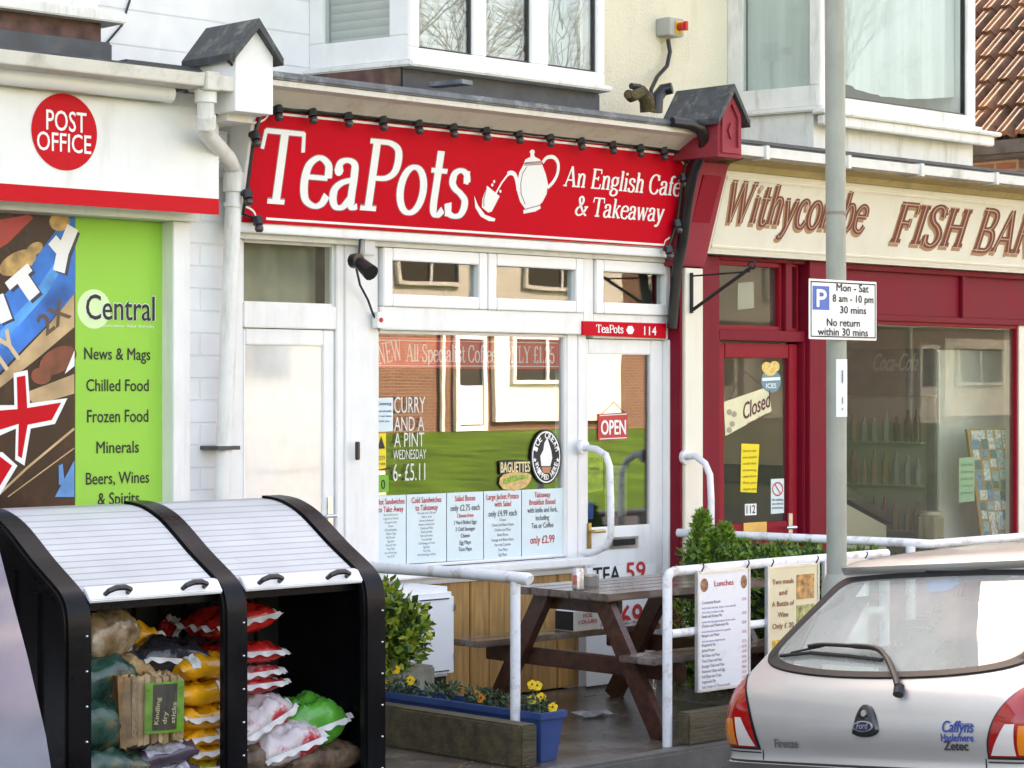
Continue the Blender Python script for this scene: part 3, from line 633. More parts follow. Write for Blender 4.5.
# splayed bay window
bay = []
def bay_window(parent, xl, xr, panes, side, zsill, mfr, blindm, side_out, glass_up=glass_up):
    """front face at Y=9.5 between xl and xr; sides splay back to Y=10.2"""
    mb = MB(); Yb = 9.5; zt = 5.3
    xs = [xl]
    for a, b in panes: xs += [a, b]
    xs += [xr]
    mb.box(xl, xr, Yb, Yb + .08, zsill, zsill + .075); mb.box(xl, xr, Yb, Yb + .08, zt - .1, zt)
    for i in range(0, len(xs), 2): mb.box(xs[i], xs[i + 1], Yb, Yb + .08, zsill + .075, zt - .1)
    f = mb.build('bay_window', mfr, parent, bevel=.006)
    for i, (a, b) in enumerate(panes):
        mb = MB(); mb.box(a - .005, b + .005, Yb + .03, Yb + .04, zsill + .07, zt - .1); mb.build('pane', glass_up, f)
        mb = MB(); frame(mb, a, b, zsill + .075, zt - .1, Yb + .018, Yb + .05, .012); mb.build('pane_gasket', black_pl, f)
    for (xa, xb) in ((xl, xl - side_out), (xr, xr + side_out)):
        A = Vector((xa, Yb, 0)); B = Vector((xb, 10.2, 0)); d = (B - A).normalized(); n = Vector((-d.y, d.x, 0)); n = n if (n.x < 0) == (xb < xa) else -n
        L_ = (B - A).length; inn = -n * .07
        def quad(m_, s0, s1, z0, z1, o0=0):
            p0, p1 = A + d * s0 + n * o0, A + d * s1 + n * o0
            m_.prism([p0 + Vector((0, 0, z0)), p1 + Vector((0, 0, z0)), p1 + Vector((0, 0, z1)), p0 + Vector((0, 0, z1))], inn)
        mb = MB(); s0, s1 = side
        quad(mb, .005, L_, zsill, zsill + .14); quad(mb, .005, L_, zt - .1, zt); quad(mb, .005, s0, zsill + .14, zt - .1); quad(mb, s1, L_, zsill + .14, zt - .1)
        mb.build('side_frame', mfr, f, bevel=.006)
        mb = MB(); p0, p1 = A + d * s0 - n * .03, A + d * s1 - n * .03
        mb.prism([p0 + Vector((0, 0, zsill + .13)), p1 + Vector((0, 0, zsill + .13)), p1 + Vector((0, 0, zt - .1)), p0 + Vector((0, 0, zt - .1))], -n * .006); mb.build('side_pane', glass_up, f)
        mb = MB(); p0, p1 = A + d * s0 - n * .085, A + d * s1 - n * .085
        mb.prism([p0 + Vector((0, 0, zsill + .13)), p1 + Vector((0, 0, zsill + .13)), p1 + Vector((0, 0, zt - .1)), p0 + Vector((0, 0, zt - .1))], -n * .006); mb.build('side_blind', blindm, f)
    mb = MB(); o = .045
    mb.prism([(xl - o * .5, Yb - o, zsill - .035), (xr + o * .5, Yb - o, zsill - .035), (xr + side_out + o, 10.2, zsill - .035), (xl - side_out - o, 10.2, zsill - .035)], (0, 0, .033))
    mb.build('bay_sill', white_old, f, bevel=.008)
    return f
blind_m = M('slatted_blind', (.42, .41, .37), .6)
_t = blind_m.node_tree; _w = _t.nodes.new('ShaderNodeTexWave'); _w.bands_direction = 'Z'; _w.inputs['Scale'].default_value = 6.5; _w.wave_profile = 'SAW'
_tc = _t.nodes.new('ShaderNodeTexCoord'); _t.links.new(_tc.outputs['Object'], _w.inputs['Vector'])
_mx = _t.nodes.new('ShaderNodeMix'); _mx.data_type = 'RGBA'; _t.links.new(_w.outputs[1], _mx.inputs[0]); _mx.inputs[6].default_value = (.44, .44, .42, 1); _mx.inputs[7].default_value = (.68, .68, .65, 1)
_t.links.new(_mx.outputs[2], _t.nodes['Principled BSDF'].inputs['Base Color'])
curtain = M('net_curtain', (.66, .71, .70), .8, noise=.12, scale=1.5, stretch=(7, 7, .5), bump=.3, bscale=6, dirt=(.30, .32, .30), dirt_amt=.4)
P95 = wallp(9.5)
X = lambda px, py: P95.hit(px, py).x
bw_ = bay_window(tC, 8.403, 9.966, [(X(420, 20), X(473, 20)), (X(487, 25), X(531, 25)), (X(549, 30), X(597, 30))], (.14, .62), 3.60, white_paint, blind_m, .14)
mb = MB(); mb.box(8.5, 8.95, 9.6, 9.61, 3.66, 5.2); mb.build('blind', blind_m, bw_)
mb = MB(); mb.box(8.97, 9.42, 9.6, 9.61, 3.66, 5.2); mb.build('blind', blind_m, bw_)
mb = MB(); mb.box(9.44, 9.92, 9.75, 9.76, 3.66, 5.2); mb.build('inner_shade', curtain, bw_)
mb = MB()
mb.prism([(8.40, 9.56, 3.385), (9.99, 9.56, 3.385), (10.1, 10.2, 3.385), (8.29, 10.2, 3.385)], (0, 0, .18)); mb.build('bay_base', lead_dark, tC, bevel=.01)
mb = MB(); mb.prism([(8.36, 9.62, 3.4), (8.385, 9.55, 3.4), (8.245, 10.19, 3.4), (8.22, 10.19, 3.4)], (0, 0, .165)); mb.build('bay_base_side', mossy, tC)
mb = MB(); p = at(462, 82, 9.25); mb.obox(p + Vector((0, .1, 0)), (1, .2, .0), (-.2, 1, 0), (0, 0, 1), .05, .12, .012); mb.build('loose_slate', lead, tC)
# black pipe down the right edge of the sign
mb = MB()
mb.tube([at(672, 122, 9.12), at(690, 124, 9.10), at(700, 128, 9.10), at(705, 140, 9.14), at(702, 152, 9.2), at(694, 170, 9.3), at(688, 200, 9.36), at(683, 240, 9.45), at(677, 270, 9.50), at(672, 328, 9.55)], [.03, .034, .036, .036, .036, .034, .034, .034, .034, .034], 10)
mb.build('downpipe', black_pl, tC, smooth=True)

# ================================================================== FISH BAR BUILDING
tF = thing('fish_bar_building', 'cream roughcast building with dark red fish bar shopfront', 'building', (12.8, 9.7, 0))
mb = MB(); mb.box(10.25, 14.5, 10.2, 10.45, 3.25, 6.5); mb.build('upper_wall', roughcast, tF)
mb = MB(); mb.box(10.7, 14.6, 17.8, 18, 0, 6.5); mb.build('back_wall', roughcast, tF)
mb = MB(); mb.prism([(10.74, 9.9, 6.4), (10.74, 14, 8.6), (10.74, 18.2, 6.4)], (3.9, 0, 0)); mb.build('roof', opp_roof, tF)
mb = MB(); mb.box(10.70, 16.2, 9.18, 10.2, 3.262, 3.30); mb.build('fascia_roof', lead_dark, tF, bevel=.01)
mb = MB()
mb.prism([(10.70, 9.085, 3.215), (10.70, 9.08, 3.275), (10.70, 9.10, 3.275), (10.70, 9.12, 3.23), (10.70, 9.16, 3.23), (10.70, 9.17, 3.262), (10.70, 9.19, 3.262), (10.70, 9.18, 3.21)], (5.5, 0, 0))
for px in (765, 847, 920, 995):
    p = at(px, 140 + (px - 740) * .141, 9.09); mb.box(p.x - .015, p.x + .015, 9.065, 9.19, 3.20, 3.285)
mb.build('gutter', gutter_w, tF)
soff = M('yellow_soffit', (.50, .38, .17), .6, noise=.1, dirt=(.2, .15, .08), dirt_amt=.6, streak=1)
mb = MB(); mb.prism([(10.88, 9.19, 3.205), (10.88, 9.30, 3.185), (10.88, 9.33, 3.15), (10.88, 9.9, 3.15), (10.88, 9.9, 3.26), (10.88, 9.19, 3.26)], (5.3, 0, 0)); mb.build('cornice', soff, tF)
mb = MB(); mb.prism([(10.9, 9.515, 2.64), (10.9, 9.36, 3.15), (10.9, 9.8, 3.15), (10.9, 9.8, 2.64)], (5.2, 0, 0)); mb.build('fascia_box', cream_sign, tF)
faded_red = M('faded_red_paint', (.30, .035, .05), .55, spec=.2, noise=.12, scale=6, dirt=(.36, .12, .12), dirt_amt=.4, bump=.08)
# red console and pilaster
console_cap(tF, 10.56, .22, 9.03, 9.46, 3.18, 3.44, 3.62, faded_red, slate)
mb = MB(); pen = [(10.475, 3.205), (10.645, 3.205), (10.645, 3.44), (10.56, 3.555), (10.475, 3.44)]
cn = (10.56, 3.35); inn_ = [(cn[0] + (x - cn[0]) * .72, cn[1] + (z - cn[1]) * .76) for x, z in pen]
for k in range(5):
    a, b = pen[k], pen[(k + 1) % 5]; c_, d_ = inn_[(k + 1) % 5], inn_[k]
    mb.prism([(a[0], 9.03, a[1]), (b[0], 9.03, b[1]), (c_[0], 9.03, c_[1]), (d_[0], 9.03, d_[1])], (0, -.016, 0))
mb.build('cap_moulding', faded_red, tF)
mb = MB(); c0 = Vector((10.56, 9.03, 3.34)); mb.prism([c0 + Vector((-.024, 0, 0)), c0 + Vector((0, 0, -.05)), c0 + Vector((.024, 0, 0)), c0 + Vector((0, 0, .05))], (0, -.012, 0)); mb.build('carved_diamond', faded_red, tF)
mb = MB()
mb.prism([(10.60, 9.50, 2.55), (10.60, 9.30, 3.18), (10.60, 9.8, 3.18), (10.60, 9.8, 2.55)], (.27, 0, 0)); mb.build('console_bracket', faded_red, tF, bevel=.006)
mb = MB(); mb.prism([(10.65, 9.485, 2.62), (10.65, 9.315, 3.10), (10.65, 9.325, 3.105), (10.65, 9.495, 2.625)], (.17, 0, 0)); mb.build('bracket_panel', red_paint2, tF, bevel=.003)
mb = MB(); mb.box(10.685, 10.855, 9.5, 9.75, 0, 2.54); mb.build('cream_pilaster', cream_sign, tF, bevel=.004)
mb = MB(); mb.box(10.658, 10.685, 9.52, 9.75, 0, 2.55); mb.box(10.857, 10.93, 9.52, 9.75, 0, 2.63); mb.build('pilaster_edge', red_paint, tF, bevel=.004)
# red shopfront
mb = MB()
mb.box(10.93, 11.13, 9.60, 9.75, 0, 2.63)
mb.box(11.13, 12.0, 9.605, 9.75, 2.10, 2.17); mb.box(11.13, 12.0, 9.60, 9.75, 2.615, 2.635)
mb.box(11.80, 11.87, 9.61, 9.75, 2.17, 2.615); mb.box(11.972, 12.0, 9.60, 9.75, 0, 2.10)
mb.box(12.0, 12.22, 9.57, 9.75, 0, 2.635)
mb.box(12.22, 16, 9.60, 9.75, 2.26, 2.30); mb.box(12.22, 16, 9.585, 9.75, 2.60, 2.635); mb.box(12.22, 16, 9.63, 9.75, 2.30, 2.60)
for px in (845, 965, 1050):
    x = at(px, 285, 9.6).x; mb.box(x - .03, x + .03, 9.60, 9.63, 2.30, 2.60)
mb.box(12.22, 16, 9.56, 9.75, .0, .50)
mb.build('shopfront_frame', red_paint, tF, bevel=.005)
fixed_window(tF, 11.13, 11.80, 2.17, 2.615, 9.64, 9.70, .03, red_paint2, glass_fish)
fixed_window(tF, 11.87, 11.972, 2.17, 2.615, 9.64, 9.70, .02, red_paint2, glass_fish)
mb = MB(); frame(mb, 12.22, 14.53, .50, 2.26, 9.63, 9.69, .025); fw_ = mb.build('shop_window', red_paint2, tF, bevel=.004)
mb = MB(); mb.box(12.235, 14.515, 9.655, 9.663, .52, 2.245); mb.build('pane', glass_fish, fw_)
mb = MB(); mb.box(14.53, 15.2, 9.62, 9.75, .50, 2.26); mb.build('cream_panel', cream_sign, tF)
mb = MB(); frame(mb, 11.134, 11.97, .02, 2.085, 9.645, 9.70, .095, .9); fd_ = mb.build('red_door', red_paint2, tF, bevel=.006)
mb = MB(); mb.box(11.22, 11.88, 9.67, 9.678, .9, 2.0); mb.build('pane', glass_fish, fd_)
mb = MB(); p = at(755, 530, 9.64); mb.box(p.x - .12, p.x + .12, 9.637, 9.646, p.z - .05, p.z + .05); mb.build('letterbox', brass, fd_, bevel=.004)
mb = MB(); p = at(790, 527, 9.64); mb.box(p.x - .02, p.x + .02, 9.634, 9.645, p.z - .09, p.z + .09); mb.tube([p, p + Vector((0, -.05, 0)), p + Vector((-.1, -.05, 0))], .011, 8); mb.build('handle', steel, fd_)
mb = MB(); mb.box(10.73, 16, 12.9, 13.0, 0, 3.1); mb.box(10.73, 10.77, 9.76, 12.9, 0, 3.1); mb.box(16, 16.05, 9.76, 13, 0, 3.1); mb.box(10.77, 16, 9.76, 12.9, 3.0, 3.1)
fish_in = M('fish_bar_plaster', (.62, .56, .46), .9, noise=.12, scale=1.5)
mb.build('interior_wall', fish_in, tF)
mb = MB(); mb.box(10.77, 16, 9.76, 12.9, -.3, .01); mb.build('interior_floor', floor_dark, tF)
fb_ = bay_window(tF, 12.022, 13.80, [(X(842, 50), X(967, 50))], (.08, .60), 3.66, white_old, curtain, .12, M_glass('curtain_glass', refl=.05, wob=.06))
mb = MB()   # wavy net curtain
n = 60; xs = [12.12 + (13.72 - 12.12) * i / n for i in range(n + 1)]
zb = [3.86 - .10 * (1 - abs((x - 12.75)) / .7) * .3 - .03 * math.sin(x * 3) for x in xs]
ys = [9.63 + .012 * math.sin(x * 24) + .008 * math.sin(x * 41 + 1) for x in xs]
mb.loft([[(x, y, z) for x, y, z in zip(xs, ys, zb)], [(x, y, 5.2) for x, y in zip(xs, ys)]], False, 0, False)
mb.build('net_curtain', curtain, fb_, smooth=True)
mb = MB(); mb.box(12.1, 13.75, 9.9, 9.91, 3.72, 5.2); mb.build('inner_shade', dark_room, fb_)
mb = MB(); mb.box(11.99, 13.95, 9.44, 9.5, 3.53, 3.60); mb.box(11.96, 14.0, 9.41, 9.52, 3.60, 3.63); mb.build('bay_apron', white_old, tF, bevel=.008)
mb = MB(); mb.box(10.85, 16, 9.22, 9.55, 3.30, 3.335); mb.build('roof_flashing', lead_dark, tF, bevel=.012)
mb = MB(); mb.prism([(12.03, 9.56, 3.30), (13.85, 9.56, 3.30), (13.95, 10.2, 3.30), (11.9, 10.2, 3.30)], (0, 0, .33)); mb.build('bay_base', white_old, tF)
mb = MB(); mb.box(11.3, 12.0, 9.9, 10.2, 3.30, 3.40); mb.build('roof_upstand', mossy, tF)

# house with pantiles beyond
tile_m = M('pantile', (.135, .075, .05), .8, spec=.15, noise=.55, scale=4, dirt=(.06, .05, .045), dirt_amt=1.0, dscale=1.5, bump=.25, bscale=25)
tH = thing('tiled_house', 'house beyond with brown pantile roof above a brick wall', 'house', (19, 14, 0))
mb = MB(); mb.box(16.6, 30, 11.0, 22, 0, 3.74); mb.build('brick_wall', opp_brick, tH)
mb = MB(); mb.box(16.35, 16.6, 10.0, 22.3, 3.77, 3.88); mb.box(16.46, 16.75, 10.0, 22.3, 3.74, 4.02); mb.build('eaves_gutter', lead_dark, tH)
mb = MB()   # curved pantile courses climbing away to the right
NX = 26
sl = math.tan(R(42))
for i in range(NX):
    rows = []
    for k in (0, 0.0001, 1.08):
        r_ = []
        for j in range(0, 12 * 46):
            y = 10.0 + j * (.1923 / 12)
            ph = (y * 5.2) % 1
            wave = .032 * math.sin(ph * 2 * PI) + .02 * math.cos(ph * 4 * PI)
            kk = 0 if k < .01 else k
            lift = (.032 * (1 - kk / 1.08) if k > 0 else -.01)
            off = wave + lift + .02
            x = 16.4 + (i + kk) * .30 - off * math.sin(R(42)); z = 3.90 + (i + kk) * .30 * sl + off * math.cos(R(42))
            r_.append((x, y, z))
        rows.append(r_)
    mb.loft(rows, False, 0, False)
mb.build('tiled_roof', tile_m, tH, smooth=50)

# ================================================================== SIGNS AND LETTERING ON THE SHOPS
PO = wallp(9.355)
tP = thing('post_office_sign', 'white fascia board with a red disc and POST OFFICE lettering', 'sign', (5.9, 9.35, 2.65))
mb = MB(); mb.box(-3.9, 6.985, 9.34, 9.357, 2.662, 3.19); mb.build('board', white_paint, tP)
mb = MB(); mb.face([Vector((-3.9, 9.338, 2.662)), Vector((6.985, 9.338, 2.662)), Vector((6.985, 9.338, 2.742)), Vector((-3.9, 9.338, 2.742))]); mb.build('red_band', red_po, tP)
P_ = wallp(9.338)
c = P_.hit(64.5, 132); rr = (P_.hit(64.5, 93.5) - c).z
mb = MB(); mb.disc(c + Vector((0, -.001, 0)), rr, (P_.r, P_.u), 56); mb.build('red_disc', red_po, tP)
mb = MB(); ptext(mb, 'POST', P_, 46, 129.3, 86, 109.5, .003, bold=.012); ptext(mb, 'OFFICE', P_, 36.7, 149.5, 90.7, 131.2, .003, bold=.012); mb.build('lettering', letter_w, tP)

# window posters of the left shop
PG = wallp(9.648)
green_m = M('lime_green_print', (.28, .60, .085), .5, noise=.04, scale=1, spec=.15)
tG = thing('shop_banner', 'lime green window banner listing News and Mags, Chilled Food, Beers and Wines', 'banner', (6.58, 9.65, .35))
mb = MB(); a = PG.hit(75, 215); b = PG.hit(167.5, 222); mb.box(a.x, b.x, 9.645, 9.659, .35, 2.632); mb.build('panel', green_m, tG)
P_ = wallp(9.645)
mb = MB(); c = P_.hit(94, 309); mb.disc(c + Vector((0, -.0008, 0)), .098, (P_.r, P_.u), 40); mb.build('pale_disc', M('pale_green_print', (.60, .80, .42), .4), tG)
mb = MB(); ptext(mb, 'Central', P_, 85.4, 319, 154.5, 294, .0016, bold=.035); o = mb.build('heading_outline', letter_w, tG)
mb = MB()
ptext(mb, 'Central', P_, 85.9, 319, 154.2, 294.5, .003, bold=.014)
for s_, xa, yb, xb, yt in (('News & Mags', 84.1, 359.3, 150, 347.5), ('Chilled Food', 86.2, 391, 148.4, 379.3), ('Frozen Food', 87, 422.4, 148, 410), ('Minerals', 96.3, 453.3, 138.6, 441.5), ('Beers, Wines', 85.8, 484.6, 148.8, 472.8), ('& Spirits', 97.6, 505, 139, 493)):
    ptext(mb, s_, P_, xa, yb, xb, yt, .002, bold=.016)
mb.build('lettering', ink, tG)
mb = MB(); ptext(mb, 'Convenience  Value  Everyday', P_, 101, 326.5, 154, 324, .002); mb.build('strapline', letter_w, tG)
tK = thing('chocolate_poster', 'large brown and blue chocolate bar poster with a red X in the shop window', 'poster', (5.9, 9.65, .35))
mb = MB(); mb.box(3.2, a.x - .002, 9.646, 9.66, .35, 2.632); mb.build('panel', M('poster_brown', (.030, .012, .007), .3, spec=.3, noise=.6, scale=3, dirt=(.11, .045, .018), dirt_amt=.8), tK)
Z5 = lambda pts: [(x / 2.562, 210 + y / 2.562) for x, y in pts]
def zp(mb, pts, off): ppoly(mb, Z5(pts), P_, off)
def zline(mb, pts, wd, off): pline(mb, Z5(pts), P_, wd, off)
mb = MB(); zp(mb, [(-60, 330), (-20, 250), (60, 165), (130, 70), (165, 20), (192, 20), (192, 215), (120, 295), (0, 415), (-60, 460)], .0005); mb.build('blue_band', M('poster_blue', (.012, .17, .55), .4, spec=.25, noise=.45, scale=5), tK)
mb = MB(); zp(mb, [(-60, 350), (0, 310), (80, 225), (150, 120), (190, 60), (190, 95), (120, 215), (0, 350), (-60, 395)], .00055); mb.build('light_blue_stripe', M('poster_light_blue', (.05, .32, .72), .4, spec=.25, noise=.35, scale=7), tK)
mb = MB(); zp(mb, [(-40, 470), (0, 425), (120, 300), (190, 215), (190, 300), (90, 385), (0, 455), (-40, 490)], .0006); zp(mb, [(60, 470), (190, 420), (190, 470), (90, 500)], .0007); zline(mb, [(-10, 735), (70, 660), (190, 560)], .012, .0007); zline(mb, [(20, 735), (190, 610)], .006, .0008)
mb.build('tan_band', M('poster_tan', (.50, .33, .17), .35, noise=.4, scale=5), tK)
mb = MB(); zp(mb, [(-20, 28), (75, 12), (85, 20), (20, 85), (-20, 110)], .0006); zline(mb, [(0, 80), (78, 22)], .006, .0009); mb.build('red_tab', M('poster_red', (.45, .012, .015), .35, noise=.2), tK)
nutm = M('poster_nut', (.52, .30, .10), .4, noise=.5, scale=14)
mb = MB()
for (x, y, r1, r2, an) in ((45, 135, 52, 27, -.5), (152, 30, 26, 24, 0), (88, 100, 24, 15, -.6)):
    zp(mb, [(x + r1 * math.cos(t) * math.cos(an) - r2 * math.sin(t) * math.sin(an), y + r1 * math.cos(t) * math.sin(an) + r2 * math.sin(t) * math.cos(an)) for t in [2 * PI * i / 20 for i in range(20)]], .0011 + .0001 * x / 100)
mb.build('nuts', nutm, tK)
mb = MB()
zp(mb, [(148 + 48 * math.cos(t), 385 + 34 * math.sin(t) - 16 * math.cos(t)) for t in [2 * PI * i / 24 for i in range(24)]], .0012)
zp(mb, [(105 + 26 * math.cos(t), 425 + 22 * math.sin(t)) for t in [2 * PI * i / 24 for i in range(24)]], .00115)
mb.build('chocolate', M('poster_chocolate', (.16, .025, .015), .2, noise=.5, scale=8), tK)
mb = MB()
for pts, wd, of in (([(-8, 220), (16, 285)], .07, .0021), ([(45, 158), (88, 222)], .075, .0022), ([(18, 196), (76, 146)], .045, .0023), ([(133, 76), (160, 108)], .065, .0024), ([(186, 44), (160, 108), (150, 158)], .068, .0025)):
    zline(mb, pts, wd, of)
mb.build('white_letters', letter_w, tK)
mb = MB()
for pts, wd, of in (([(-1, 225), (23, 290)], .07, .0014), ([(53, 164), (96, 228)], .075, .0015), ([(26, 202), (84, 152)], .045, .0016), ([(141, 82), (168, 114)], .065, .0017), ([(191, 52), (168, 114), (158, 164)], .068, .0018)):
    zline(mb, pts, wd, of)
mb.build('letter_shadow', M('poster_shadow_blue', (.01, .02, .06), .4), tK)
def ztext(mb, s_, x0, y0, x1, y1, hgt, off):
    p, q = [P_.hit(*v) for v in Z5([(x0, y0), (x1, y1)])]; d = q - p
    up = Vector((-d.z, 0, d.x)).normalized() if d.x > 0 else Vector((0, 0, 1))
    text(mb, s_, p, d.normalized(), up, d.length, hgt, off, 0, .03)
mb = MB(); ztext(mb, '2X', 118, 322, 182, 272, .10, .002); mb.build('small_marks', M('poster_ink_brown', (.10, .05, .03), .4), tK)
mb = MB(); ztext(mb, 'ITY', -6, 430, 62, 368, .15, .002); mb.build('tan_letters', M('poster_pale_tan', (.66, .47, .28), .4), tK)
xw = [(34, 418), (70, 410), (76, 495), (172, 482), (140, 548), (78, 560), (62, 655), (38, 640), (40, 560), (-30, 590), (-30, 500), (36, 500)]
xr = [(42, 428), (64, 424), (69, 507), (156, 493), (132, 538), (70, 550), (55, 636), (45, 630), (47, 548), (-30, 572), (-30, 516), (44, 510)]
mb = MB(); zp(mb, xw, .0026); zp(mb, [(-30, 625), (5, 620), (44, 655), (-10, 745), (-30, 745)], .0027); zp(mb, [(165, 420), (190, 360), (190, 400)], .0028); mb.build('cross_outline', letter_w, tK)
mb = MB(); zp(mb, xr, .0034); zp(mb, [(-30, 640), (0, 632), (30, 655), (-18, 735), (-30, 735)], .0035); mb.build('red_cross', red_po, tK)
mb = MB(); zp(mb, [(140, 735), (190, 640), (190, 735)], .002); zp(mb, [(150, 655), (160, 650), (165, 700), (150, 705)], .0022); mb.build('blue_flash', M('poster_flash', (.03, .22, .5), .3, noise=.5, scale=6), tK)

# big red cafe sign
PS = Panel((7.26, 9.507, 2.655), (1, 0, 0), (0, -.12, .545))
tT = thing('cafe_sign', 'long red fascia sign lettered TeaPots with a white teapot pouring into a cup', 'sign', (8.9, 9.45, 2.65))
quad = [(258.5, 109.5), (692, 152.5), (668, 247.5), (243, 222)]
mb = MB(); mb.prism([PS.hit(*q) - PS.n * .012 for q in quad], PS.n * .012); mb.build('board', red_sign, tT)
mb = MB(); ptext(mb, 'TeaPots', PS, 253.5, 202.5, 467, 126.5, .0012, fn=serif, thick=.165, thin=.086); mb.build('lettering_outline', grey_out, tT)
mb = MB()
ptext(mb, 'TeaPots', PS, 253.5, 202.5, 467, 126.5, .002, fn=serif, thick=.142, thin=.066)
ptext(mb, 'An English Café', PS, 563, 186, 681.5, 165.5, .002, fn=serif, thick=.15, thin=.075)
ptext(mb, '& Takeaway', PS, 574.5, 215, 663.6, 195.5, .002, fn=serif, thick=.15, thin=.075)
mb.build('lettering', letter_w, tT)
Z3 = lambda pts: [(470 + x / 4.452, 140 + y / 4.452) for x, y in pts]
mb = MB()
ppoly(mb, Z3([(238, 108), (318, 103), (336, 150), (346, 195), (340, 240), (322, 275), (300, 298), (244, 306), (222, 275), (210, 235), (209, 190), (218, 145)]), PS, .002)
ppoly(mb, Z3([(238, 104), (246, 86), (268, 74), (268, 60), (264, 52), (272, 43), (284, 44), (288, 54), (284, 62), (287, 74), (310, 86), (319, 99)]), PS, .0022)
ppoly(mb, Z3([(237, 312), (312, 292), (314, 304), (290, 318), (237, 328)]), PS, .0022)
pline(mb, Z3(spline([(322, 100), (342, 78), (372, 77), (391, 105), (388, 150), (368, 188), (344, 212)])), PS, .022, .0024)
pline(mb, Z3(spline([(214, 225), (207, 180), (196, 152), (178, 146), (166, 152)])), PS, .026, .0026)
pline(mb, Z3([(170, 150), (140, 190), (114, 236)]), PS, .012, .0028)
ppoly(mb, Z3([(75, 203), (131, 250), (96, 318), (80, 323), (52, 300), (54, 262)]), PS, .0022)
ppoly(mb, Z3([(18, 248), (34, 290), (66, 332), (112, 350), (108, 362), (82, 360), (46, 340), (22, 300)]), PS, .0024)
for x, y in ((106, 185), (134, 228), (98, 200)): ppoly(mb, Z3([(x + 5 * math.cos(t), y + 7 * math.sin(t)) for t in [k * PI / 5 for k in range(10)]]), PS, .0024)
mb.build('teapot_emblem', letter_w, tT)
mb = MB()
for pts in ([(252, 118), (232, 150), (224, 195), (226, 240), (244, 286)], [(240, 112), (318, 107)], [(242, 101), (316, 95)], [(72, 212), (60, 262), (60, 296)], [(240, 309), (310, 290)]): pline(mb, Z3(pts), PS, .006, .0034)
mb.build('emblem_outline', grey_out, tT)
mb = MB()
pline(mb, [(279, 113.8), (480, 134), (679, 154.8)], PS, .013, .0015)
pline(mb, [(266, 218.6), (460, 231.2), (664, 245)], PS, .013, .0015)
pline(mb, spline([(242.5, 206), (249, 208), (254, 212), (256, 217.5)]), PS, .010, .0015)
pline(mb, spline([(252, 123), (259, 122), (265, 119), (268, 115)]), PS, .010, .0015)
pline(mb, spline([(679, 154.8), (680, 159), (683, 163), (687, 165)]), PS, .010, .0015)
pline(mb, spline([(664, 245), (665, 241), (669, 238), (672, 237)]), PS, .010, .0015)
mb.build('border', letter_w, tT)
# small number board over the cafe door
PN = wallp(9.60)
tN = thing('number_sign', 'small red board over the cafe door reading TeaPots 114', 'sign', (10.3, 9.6, 2.105))
mb = MB(); mb.prism([PN.hit(*q) for q in ((583, 321), (666, 323.5), (666, 338.5), (583, 335))], (0, .016, 0)); mb.build('board', red_sign, tN)
mb = MB(); ptext(mb, 'TeaPots', PN, 596, 332.5, 623, 324.5, .002, fn=serif, thick=.16, thin=.09); ptext(mb, '114', PN, 644, 335, 656, 326.5, .002, bold=.02)
ppoly(mb, [(628, 326), (632, 326), (634, 330), (632, 334), (628, 334), (626, 330)], PN, .002); mb.build('lettering', letter_w, tN)

# fish bar fascia sign
PF = Panel((10.93, 9.512, 2.645), (1, 0, 0), (0, -.155, .51))
tFS = thing('fish_bar_sign', 'cream fascia sign with brown shaded Withycombe FISH BAR lettering', 'sign', (12.6, 9.45, 2.65))
mb = MB(); mb.prism([PF.pt(.0, .012, -.006), PF.pt(5, .012, -.006), PF.pt(5, .50, -.006), PF.pt(.0, .50, -.006)], PF.n * .008); mb.build('board', cream_sign, tFS)
mb = MB()
for z in (.035, .475): mb.prism([PF.pt(.0, z, .002), PF.pt(5, z, .002), PF.pt(5, z + .012, .002), PF.pt(.0, z + .012, .002)], PF.n * .008)
mb.build('moulding', cream_sign, tFS)
brown_l = M('brown_lettering', (.20, .045, .03), .5); tan_l = M('tan_lettering', (.42, .24, .13), .5)
for nm, mat, off, th, tn, dx, dy in (('letter_shade', tan_l, .003, .22, .13, -.012, -.022), ('lettering', brown_l, .005, .205, .12, 0, 0), ('letter_inline', M('letter_inline', (.55, .38, .28), .5), .0065, .03, .025, 0, 0)):
    mb = MB()
    ptext(mb, 'Withycombe', PF, 722, 221.5, 865, 179, off, fn=serif, thick=th, thin=tn, dx=dx, dy=dy, shear=.06)
    ptext(mb, 'FISH', PF, 889, 243, 962, 201, off, fn=serif, thick=th, thin=tn, dx=dx, dy=dy, shear=.10)
    ptext(mb, 'BAR', PF, 972, 251, 1030, 207, off, fn=serif, thick=th, thin=tn, dx=dx, dy=dy, shear=.10)
    mb.build(nm, mat, tFS)

# ------------------------------------------------------------------ festoon lights round the cafe sign
tL = thing('festoon_lights', 'black cable of unlit festoon bulbs strung round the red cafe sign', 'string lights', (8.9, 9.35, 3.2))
PL = Panel(PS.pt(0, 0, .035), PS.r, PS.u)
tops = [(277, 108), (311.5, 111), (347, 114.5), (382, 118.3), (417.7, 121.9), (452.3, 125.3), (485, 128.5), (518, 131.8), (549, 135.2), (580, 138.6), (611.7, 142.5), (639, 145.7), (663, 149), (688, 152)]
side_l = [(254.5, 134), (246.7, 192.5), (257, 219)]; side_r = [(683, 176), (677, 222), (668, 248)]
mb = MB(); c = []
for i, (x, y) in enumerate(tops):
    c.append(PL.hit(x, y));
    if i + 1 < len(tops): c.append(PL.hit((x + tops[i + 1][0]) / 2, (y + tops[i + 1][1]) / 2 + .8))
mb.tube([PL.hit(257, 219), PL.hit(243, 214), PL.hit(246.7, 192.5), PL.hit(254.5, 134), PL.hit(262, 112)] + c + [PL.hit(683, 176), PL.hit(677, 222), PL.hit(668, 248)], .0095, 6)
